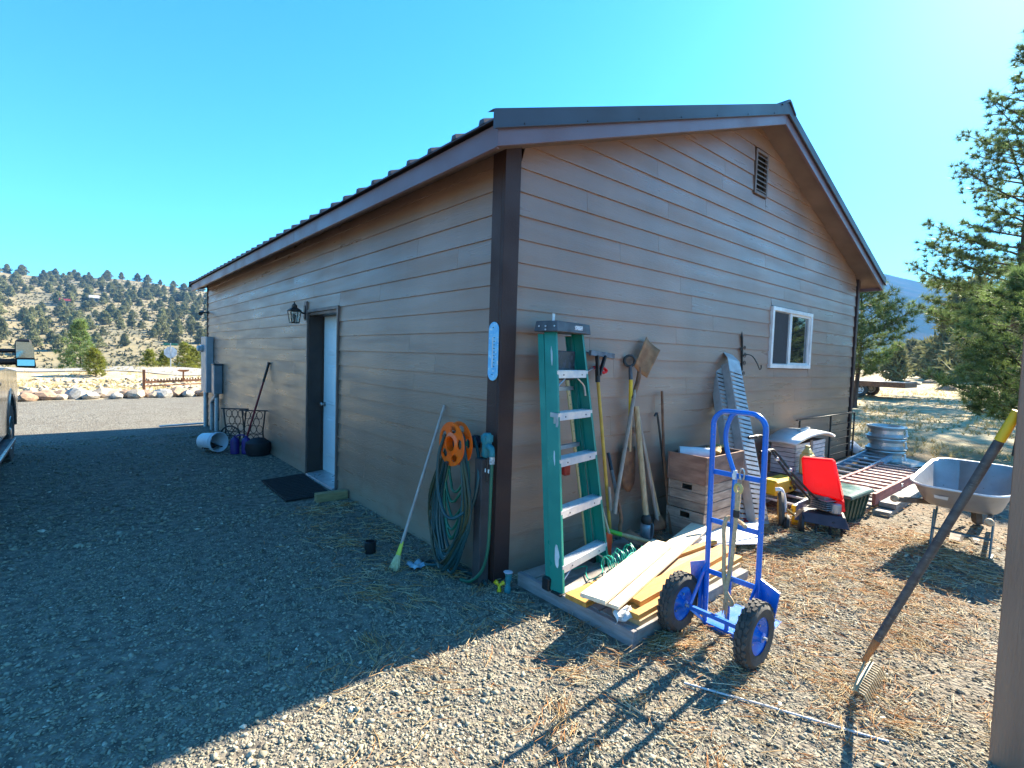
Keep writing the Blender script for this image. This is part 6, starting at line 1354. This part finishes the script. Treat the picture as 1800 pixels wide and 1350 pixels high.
def pine(name, label, base, height, rfun, z0, nwh, ln, wd, nper, seed, leaf, trunk_r, tuft_gap=.22, lean=(0, 0), group=None, droop=0.1, colr=(.7, 1.3), skip=None):
    rg = np.random.default_rng(seed); bx, by, bz = base; t = thing(name, label, 'tree', base, group)
    tk = MB(); pts = [V((bx + lean[0] * u + .05 * math.sin(u * 7), by + lean[1] * u + .05 * math.cos(u * 6), bz - .15 + (height + .1) * u)) for u in np.linspace(0, 1, 14)]
    tk.tube(pts, [trunk_r * (1.25 if i == 0 else (1 - .93 * i / 13)) for i in range(14)], 10); tk.build('trunk', bark, t, smooth=True)
    br = MB(); cs = []; dr = []
    nb = nwh
    for i in range(nb):
        u = (i + rg.uniform(-.4, .4)) / nb; z = z0 + (height - z0) * max(0, min(.985, u)); rmax = rfun(z) * rg.uniform(.55, 1.15)
        a = i * 2.399 + rg.uniform(-.4, .4); uu = z / height; p0 = V((bx + lean[0] * uu, by + lean[1] * uu, bz + z)); dh_ = V((math.cos(a), math.sin(a), 0))
        if skip and skip(a, z): continue
        up = .18 + .5 * uu - droop
        path = [p0 + dh_ * rmax * s_ + V((0, 0, rmax * (up * s_ + .16 * s_ * s_))) for s_ in (0, .3, .6, .85, 1)]
        br.tube(path, [max(.012, trunk_r * .16 * (1 - .8 * s_)) for s_ in (0, .3, .6, .85, 1)], 5)
        nt_ = max(3, int(rmax / tuft_gap)); side = dh_.cross(ez)
        for k in range(nt_):
            s_ = .22 + .78 * (k + rg.uniform(0, 1)) / nt_
            bp = path[0] + dh_ * rmax * s_ + V((0, 0, rmax * (up * s_ + .16 * s_ * s_)))
            for sg in (-1, 1, 0):
                L2 = rmax * (1.05 - s_) * rg.uniform(.3, .62) + tuft_gap * .5
                if sg == 0: L2 *= .25
                d2 = (dh_ * rg.uniform(.4, .9) + side * sg * rg.uniform(.5, 1) + ez * rg.uniform(.0, .45)).normalized()
                e = bp + d2 * L2
                if L2 > tuft_gap: br.tube([bp, e], [trunk_r * .04 + .004, .004], 4, caps=False)
                m_ = max(1, int(L2 / (tuft_gap * 1.0)))
                for j in range(m_):
                    q = bp + d2 * L2 * (j + 1) / m_ + V(rg.uniform(-.04, .04, 3)); cs.append(q); dr.append((d2 * .7 + ez * .45))
    cs.append(V((bx + lean[0], by + lean[1], bz + height))); dr.append(ez)
    br.build('branches', bark, t, fixn=False)
    off = np.array([bx, by, bz]); v, f, c = tufts(np.array([tuple(q) for q in cs]) - off, np.array([tuple(q) for q in dr]), nper, ln, wd, .62, rg, colr)
    o = link('crown', npmesh('crown', v, f, leaf, col=c), t); return t
ip = lambda xs, ys: (lambda z: float(np.interp(z, xs, ys)))
bx, by = polar(pxaz(1783), 38)
pine('ponderosa_pine', 'tall ponderosa pine rising at the right edge beyond the field', (bx, by, gh(bx, by)), 19.3, ip([3, 5.5, 8.5, 12, 14, 17, 19.3], [4.6, 5.2, 3.8, 3.4, 2.3, 1.1, .3]), 3.2, 80, .36, .013, 46, 3, leaf_p, .36, .40, droop=.12, colr=(.7, 1.6))
bx, by = polar(pxaz(1806), 13.2)
pine('young_pine', 'bushy young pine with long needles close at the right edge', (bx, by, gh(bx, by)), 3.35, ip([.5, 1.2, 2.2, 3, 3.35], [1.15, 1.25, .95, .45, .15]), .55, 46, .21, .0055, 50, 5, leaf_p, .07, .17, colr=(1.0, 2.2))
bx, by = polar(pxaz(1508), 24)
pine('young_pine', 'bushy pine standing past the right corner of the workshop', (bx, by, gh(bx, by)), 5.2, ip([.4, 1.4, 2.2, 3, 4.4, 5.2], [.8, 1.0, 1.9, 1.7, .9, .2]), 1.15, 54, .26, .0075, 34, 8, leaf_p, .10, .2, colr=(.9, 1.7))
bx, by = 16.6, -4.6
pine('young_pine', 'pine mirrored in the right pane of the workshop window', (bx, by, gh(bx, by)), 3.3, ip([.4, 1.2, 2.2, 3.3], [1.1, 1.2, .8, .1]), .4, 34, .3, .012, 22, 9, leaf_p, .11, .24)
bx, by = polar(pxaz(143), 66)
pine('green_pine', 'mid green pine standing at the edge of the bank on the left', (bx, by, -3.2), 7.2, ip([.4, 2.5, 4.6, 6.2, 7.2], [1.9, 1.9, 1.2, .5, .12]), .6, 54, .42, .03, 16, 12, leaf_p, .14, .34, colr=(1.2, 2.2))
for i, (px, d, h, lb) in enumerate(((168, 37, 1.6, 'small yellow-green pine at the foot of the larger green pine'), (264, 46, 1.55, 'little yellow-green pine left of the road sign, further left of two'), (291, 47, 1.45, 'little yellow-green pine just left of the road sign'), (326, 45, 2.0, 'bright yellow-green young pine right of the road sign'), (342, 46, 1.7, 'young pine half hidden by the meter cabinet'))):
    bx, by = polar(pxaz(px), d)
    pine('young_pine', lb, (bx, by, gh(bx, by) - .05), h, ip([0, h * .3, h * .7, h], [h * .36, h * .36, h * .2, .05]), .1, 26, .22, .016, 14, 20 + i, leaf_y, .04, .16, colr=(.8, 1.5))
# far trees beyond the dry field
for i, (px, d, h, k, lb) in enumerate(((1650, 95, 5.2, 2, 'round dark juniper in the far field'), (1622, 120, 6.5, 1, 'slim dark conifer left of the round juniper, far field'), (1576, 70, 4.2, 3, 'small tree behind the flatbed trailer'), (1693, 110, 15, 3, 'tall dark conifer behind the ponderosa branches'), (1706, 125, 17, 3, 'second tall conifer behind the ponderosa branches'), (1668, 150, 8, 0, 'mid-size conifer right of the round juniper'), (1600, 170, 9, 1, 'distant conifer above the trailer deck end'), (1736, 90, 9, 2, 'broad conifer beneath the ponderosa'), (1760, 80, 10, 0, 'dense conifer behind the young pine at right'), (1638, 180, 10, 4, 'thin far conifer left of the round juniper'))):
    x, y = polar(pxaz(px), d); o = link('far_conifer', jm_[k]); o.location = (x, y, gh(x, y) - .1); o.scale = (h * 1.05,) * 2 + (h,); o.rotation_euler = (0, 0, i * 1.3); tag(o, lb, 'tree')
for i in range(40):
    az = 73.5 + i * .42 + rr_.uniform(-.15, .15); d = rr_.uniform(260, 520); x, y = polar(az, d); h = rr_.uniform(7, 15); o = link('far_conifer', jm_[i % 5]); o.location = (x, y, gh(x, y) - .1); o.scale = (h * .9, h * .9, h); o.rotation_euler = (0, 0, i)
    tag(o, 'conifer in the far tree line below the blue mountain', 'tree', 'far tree line')

# ------------------------------------------------------------------ flatbed trailer
t = thing('flatbed_trailer', 'rusty flatbed trailer with white spoked wheels in the dry field', 'trailer', (27.7, 5, .4))
zt_ = 1.13; zgr = gh(27.7, 5)
q = MB().bb((26.7, 3.2, zt_ - .06), (28.9, 8.6, zt_)); dk_ = q.build('deck', mat('deck_wood_pale', (.50, .43, .36), .9, c2=(.36, .3, .24), vs=3), t)
for x in (26.66, 28.9): MB().bb((x, 3.17, zt_ - .26), (x + .04, 8.6, zt_ - .02)).build('side_rail', rust, t)
MB().bb((26.66, 3.13, zt_ - .26), (28.94, 3.168, zt_ - .02)).build('end_rail', rust, t)
for y in (4.95, 5.85):
    for x in (26.82, 28.72):
        MB().lathe([(.2, -.1), (.33, -.11), (.36, 0), (.33, .11), (.2, .1)], (x, y, zgr + .36), (1, 0, 0), 24, cap=False).build('tyre', rubber, t, smooth=True)
        rm = MB().lathe([(.205, -.08), (.19, -.1), (.165, -.06), (.05, -.05), (.0, -.05)], (x, y, zgr + .36), (1, 0, 0), 20, cap=False).build('rim', white, t, smooth=True)
        for k in range(8): a = k * math.pi / 4; MB().lathe([(.03, 0), (.03, .01)], (x - .075, y + .115 * math.cos(a), zgr + .36 + .115 * math.sin(a)), (-1, 0, 0), 8).build('rim_slot', black, rm)
MB().bb((26.75, 4.5, zt_ - .32), (26.95, 6.3, zt_ - .24)).build('fender', iron, t)
for i, (px, d, s, lb) in enumerate(((1665, 46, .5, 'low brown rock in the dry field right of the trailer'), (1610, 60, .45, 'small rock in the field beyond the trailer'), (1590, 75, .6, 'pale rock at the far edge of the field'), (1635, 66, .5, 'flat rock on the far rise of the field'))):
    x, y = polar(pxaz(px), d); me2 = rmesh[i].copy(); me2.materials.clear(); me2.materials.append(rk_m[1]); o = link('field_rock', me2); o.location = (x, y, gh(x, y) + s * .15); o.scale = (s * 1.3, s * 1.3, s); tag(o, lb, 'rock')
# ------------------------------------------------------------------ loose ground cover
def scatter_ok(x, y):
    if -.03 < x < W + .1 and y > -.03 and y < LEN: return False
    if .06 < x < 1.65 and -1.26 < y < -.15: return False
    if .68 < x < 1.13 and -1.72 < y < -1.33: return False
    return True
def rocks_np(xs, ys, zs, sz, rg, tint):
    n = len(xs); base = np.array([[1, 0, 0], [-1, 0, 0], [0, 1, 0], [0, -1, 0], [0, 0, 1], [0, 0, -1], [.66, .62, .42], [-.62, -.66, .42]], float)
    tri = []
    # hull of the eight points
    bm = bmesh.new(); vv = [bm.verts.new(p_) for p_ in base]; bmesh.ops.convex_hull(bm, input=vv); bm.verts.index_update(); bmesh.ops.triangulate(bm, faces=bm.faces)
    idx = {v_: i for i, v_ in enumerate(vv)}
    tri = np.array([[idx[v_] for v_ in f_.verts] for f_ in bm.faces if all(v_ in idx for v_ in f_.verts)]); bm.free()
    P_ = base[None] * rg.uniform(.65, 1.2, (n, 8, 1)) * np.stack([np.ones(n), rg.uniform(.55, .95, n), rg.uniform(.35, .65, n)], 1)[:, None, :]
    a = rg.uniform(0, 2 * np.pi, n); tx, ty = rg.normal(0, .28, (2, n))
    ca, sa_ = np.cos(a), np.sin(a)
    x_ = P_[..., 0] * ca[:, None] - P_[..., 1] * sa_[:, None]; y_ = P_[..., 0] * sa_[:, None] + P_[..., 1] * ca[:, None]; z_ = P_[..., 2] + x_ * tx[:, None] + y_ * ty[:, None]
    Q = np.stack([x_, y_, z_], -1) * sz[:, None, None] + np.stack([xs, ys, zs], 1)[:, None, :]
    F = (tri[None] + (np.arange(n) * 8)[:, None, None]).reshape(-1, 3)
    return Q.reshape(-1, 3), F, np.repeat(tint, 8, 0)
rg = np.random.default_rng(21)
def sample_polar(n, r0, r1, a0, a1, pw):
    r = (r0 ** pw + (r1 ** pw - r0 ** pw) * rg.uniform(0, 1, n)) ** (1 / pw); a = np.radians(rg.uniform(a0, a1, n)); return CAM.x + r * np.sin(a), CAM.y + r * np.cos(a), r
x1, y1, r1 = sample_polar(140000, 1.5, 5.5, -8, 92, .95); x2, y2, r2 = sample_polar(34000, 5.5, 13, -8, 30, .6); x3, y3, r3 = sample_polar(14000, 5.0, 9, 60, 92, .8); x4, y4, r4 = sample_polar(14000, 1.5, 5.0, -45, -8, .9); x5, y5, r5 = sample_polar(12000, 1.5, 5.0, 92, 125, .9)
xs = np.concatenate([x1, x2, x3, x4, x5]); ys = np.concatenate([y1, y2, y3, y4, y5]); rr0 = np.concatenate([r1, r2, r3, r4, r5])
ok = np.array([scatter_ok(a, b) for a, b in zip(xs, ys)]); xs, ys, rr0 = xs[ok], ys[ok], rr0[ok]
# thinner where the needle litter lies
keep = rg.uniform(0, 1, len(xs)) < np.where(xs > 1.0, np.clip(1.25 - .22 * (xs - 1), .3, 1), 1); xs, ys, rr0 = xs[keep], ys[keep], rr0[keep]
pat = np.array([fbm(a * 1.1, b * 1.1, 12, 3) for a, b in zip(xs, ys)]); wallside = np.exp(-np.clip(-xs, 0, 9) / .55) * (ys > -.1) * (xs < .1)
keep = rg.uniform(0, 1, len(xs)) < np.clip(.86 + pat * .9 - wallside * .55, .12, 1); xs, ys, rr0 = xs[keep], ys[keep], rr0[keep]
def gz_near(x, y): return gh(x, y) + .012 * mnoise.noise(V((x * 2.5, y * 2.5, 0)))
zs = np.array([gz_near(a, b) for a, b in zip(xs, ys)])
sz = np.clip(rg.lognormal(math.log(.0062), .48, len(xs)), .003, .026) * np.where(rr0 > 5.5, 1.7, 1)
g_ = rg.uniform(.55, 1.25, (len(xs), 1)); wm = rg.uniform(-.06, .06, (len(xs), 1)); tint = np.concatenate([g_ * (1 + wm), g_, g_ * (.92 - wm)], 1)
pale = rg.uniform(0, 1, len(xs)) < .015; tint[pale] = (1.9, 1.95, 1.95)
v, f, c = rocks_np(xs, ys, zs + sz * .12, sz, rg, tint)
o = link('gravel', npmesh('gravel', v, f, mat('gravel_stone', (.34, .31, .245), .85, c2=(.26, .235, .19), vs=40, bump=.25, bs=220, rand=0, tint=True, spec=.3), col=c)); tag(o, 'loose crushed gravel covering the yard in front', 'gravel', kind='stuff')
# fallen pine needles: thin three-sided slivers, in drifts
def needle_field(n, centres, ln, wd):
    P0 = []; 
    cx_ = np.array([q[0] for q in centres]); cy_ = np.array([q[1] for q in centres]); sg = np.array([q[2] for q in centres]); wt = np.array([q[3] for q in centres], float); wt /= wt.sum(); dirs = np.array([q[4] for q in centres])
    k = rg.choice(len(centres), n, p=wt); x = cx_[k] + rg.normal(0, 1, n) * sg[k]; y = cy_[k] + rg.normal(0, 1, n) * sg[k] * .8
    a = np.where(dirs[k] < 9, dirs[k] + rg.normal(0, .35, n), rg.uniform(0, np.pi, n))
    ok = np.array([scatter_ok(p_, q_) for p_, q_ in zip(x, y)]); return x[ok], y[ok], a[ok]
cen = []
for k in range(150):
    x, y, r_ = sample_polar(1, 1.6, 6.5, 22, 90, .9); cen.append((x[0], y[0], rg.uniform(.04, .16), rg.uniform(.3, 1), rg.uniform(0, math.pi)))
for k in range(90): cen.append((rg.uniform(.2, 4.2), rg.uniform(-2.4, -.2), rg.uniform(.1, .3), 1.6, 10))
for k in range(26): cen.append((rg.uniform(-.75, -.05), rg.uniform(.3, 2.6), rg.uniform(.06, .2), .7, 10))
for k in range(12): cen.append((rg.uniform(-.8, .6), rg.uniform(-1.6, -1.0), rg.uniform(.05, .12), 1.2, rg.uniform(0, 3.1)))
cen.append((1.9, -1.35, .9, 22, 10)); cen.append((3.2, -1.6, .9, 22, 10)); cen.append((.3, -1.9, .9, 10, 10)); cen.append((-.6, -1.2, .5, 2, 10)); cen.append((-.5, 1.2, .5, 3, 10)); cen.append((6.0, -2.2, 1.4, 12, 10))
x, y, a = needle_field(12500, cen, .12, .001)
n = len(x); z = np.array([gz_near(p_, q_) for p_, q_ in zip(x, y)]) + rg.uniform(.012, .030, n); ln = rg.uniform(.05, .14, n); el = rg.normal(0, .1, n); bend = rg.normal(0, .25, n)
W0 = rg.uniform(.0007, .0014, n) * (1 + np.hypot(x - CAM.x, y - CAM.y) / 8)
def seg(u): 
    aa = a + bend * u; return np.stack([x + np.cos(aa) * ln * u, y + np.sin(aa) * ln * u, z + el * ln * u], 1)
pts = [seg(-.5), seg(0), seg(.5)]; sx_ = np.stack([-np.sin(a), np.cos(a), np.zeros(n)], 1); up_ = np.array([0, 0, 1.0])
rings = []
for p_ in pts: rings += [p_ + sx_ * W0[:, None], p_ - sx_ * W0[:, None], p_ + up_ * W0[:, None] * 1.5]
Vn = np.stack(rings, 1).reshape(-1, 3); tri = []
for s_ in (0, 3):
    for k in range(3): l = (k + 1) % 3; tri += [(s_ + k, s_ + l, s_ + 3 + l), (s_ + k, s_ + 3 + l, s_ + 3 + k)]
F = (np.array(tri)[None] + (np.arange(n) * 9)[:, None, None]).reshape(-1, 3)
pal = np.array([(.50, .21, .06), (.58, .36, .15), (.62, .48, .27), (.40, .17, .06), (.66, .56, .38)]); ct = pal[rg.choice(5, n, p=[.22, .25, .26, .1, .17])] * rg.uniform(.75, 1.15, (n, 1))
o = link('pine_needle_litter', npmesh('needles', Vn, F, mat('dead_needles', (1, 1, 1), .75, c2=(.8, .8, .8), rand=0, bump=0, tint=True, spec=.25), col=np.repeat(ct, 9, 0))); tag(o, 'fallen orange pine needles drifted over the gravel', 'pine needles', kind='stuff')
# dry grass in the field on the right
cs = []; dr = []
xg, yg, rgd = sample_polar(5200, 11.5, 48, 60, 92, .7)
for a_, b_ in zip(xg, yg):
    if fbm(a_ * .3, b_ * .3, 1) > -.15: cs.append((a_, b_, gh(a_, b_))); dr.append((0, 0, 1.0))
v, f, c = tufts(cs, dr, 7, .16, .007, .45, rg, (.7, 1.3)); o = link('dry_grass', npmesh('dry_grass', v, f, mat('dry_grass_blades', (.50, .38, .19), .85, c2=(.40, .30, .14), vs=.3, rand=0, bump=0, tint=True, sub=.25), col=c)); tag(o, 'dry tan grass tufts across the field on the right', 'grass', kind='stuff')
cs = []; dr = []
xg, yg, rgd = sample_polar(2600, 24.5, 44, -8, 13, .8)
for a_, b_ in zip(xg, yg):
    if fbm(a_ * .35, b_ * .35, 1) > .0: cs.append((a_, b_, gh(a_, b_))); dr.append((0, 0, 1.0))
v, f, c = tufts(cs, dr, 6, .2, .012, .5, rg, (.7, 1.3)); o = link('dry_grass', npmesh('dry_grass_bank', v, f, mat('bank_grass', (.52, .42, .20), .85, c2=(.42, .32, .15), vs=.3, rand=0, bump=0, tint=True, sub=.25), col=c)); tag(o, 'dry yellow grass on the bank beyond the boulders', 'grass', kind='stuff')
xr_, yr_, rr1 = sample_polar(500, 25, 36, -8, 12, .8); zr_ = np.array([gh(a_, b_) for a_, b_ in zip(xr_, yr_)]); n = len(xr_); szr = rg.uniform(.05, .24, n); g_ = rg.uniform(.7, 1.4, (n, 1))
v, f, c = rocks_np(xr_, yr_, zr_, szr, rg, np.concatenate([g_, g_ * .95, g_ * .88], 1)); o = link('bank_rubble', npmesh('rubble', v, f, mat('rubble_stone', (.42, .36, .28), .9, rand=0, tint=True, bump=.3), col=c)); tag(o, 'scattered pale rubble on the bank beyond the boulders', 'rubble', kind='stuff')
# ------------------------------------------------------------------ haze
hz = bpy.data.materials.new('haze_air'); hz.use_nodes = True; t_ = hz.node_tree; t_.nodes.clear(); vo = t_.nodes.new('ShaderNodeVolumePrincipled'); mo = t_.nodes.new('ShaderNodeOutputMaterial')
vo.inputs['Color'].default_value = (.15, .45, 1, 1); vo.inputs['Density'].default_value = HAZE; vo.inputs['Anisotropy'].default_value = 0
t_.links.new(vo.outputs[0], mo.inputs['Volume'])
hb_ = MB().bb((-5000, -5000, -17), (5000, 5000, 640)).build('haze', hz, None, kind='stuff')
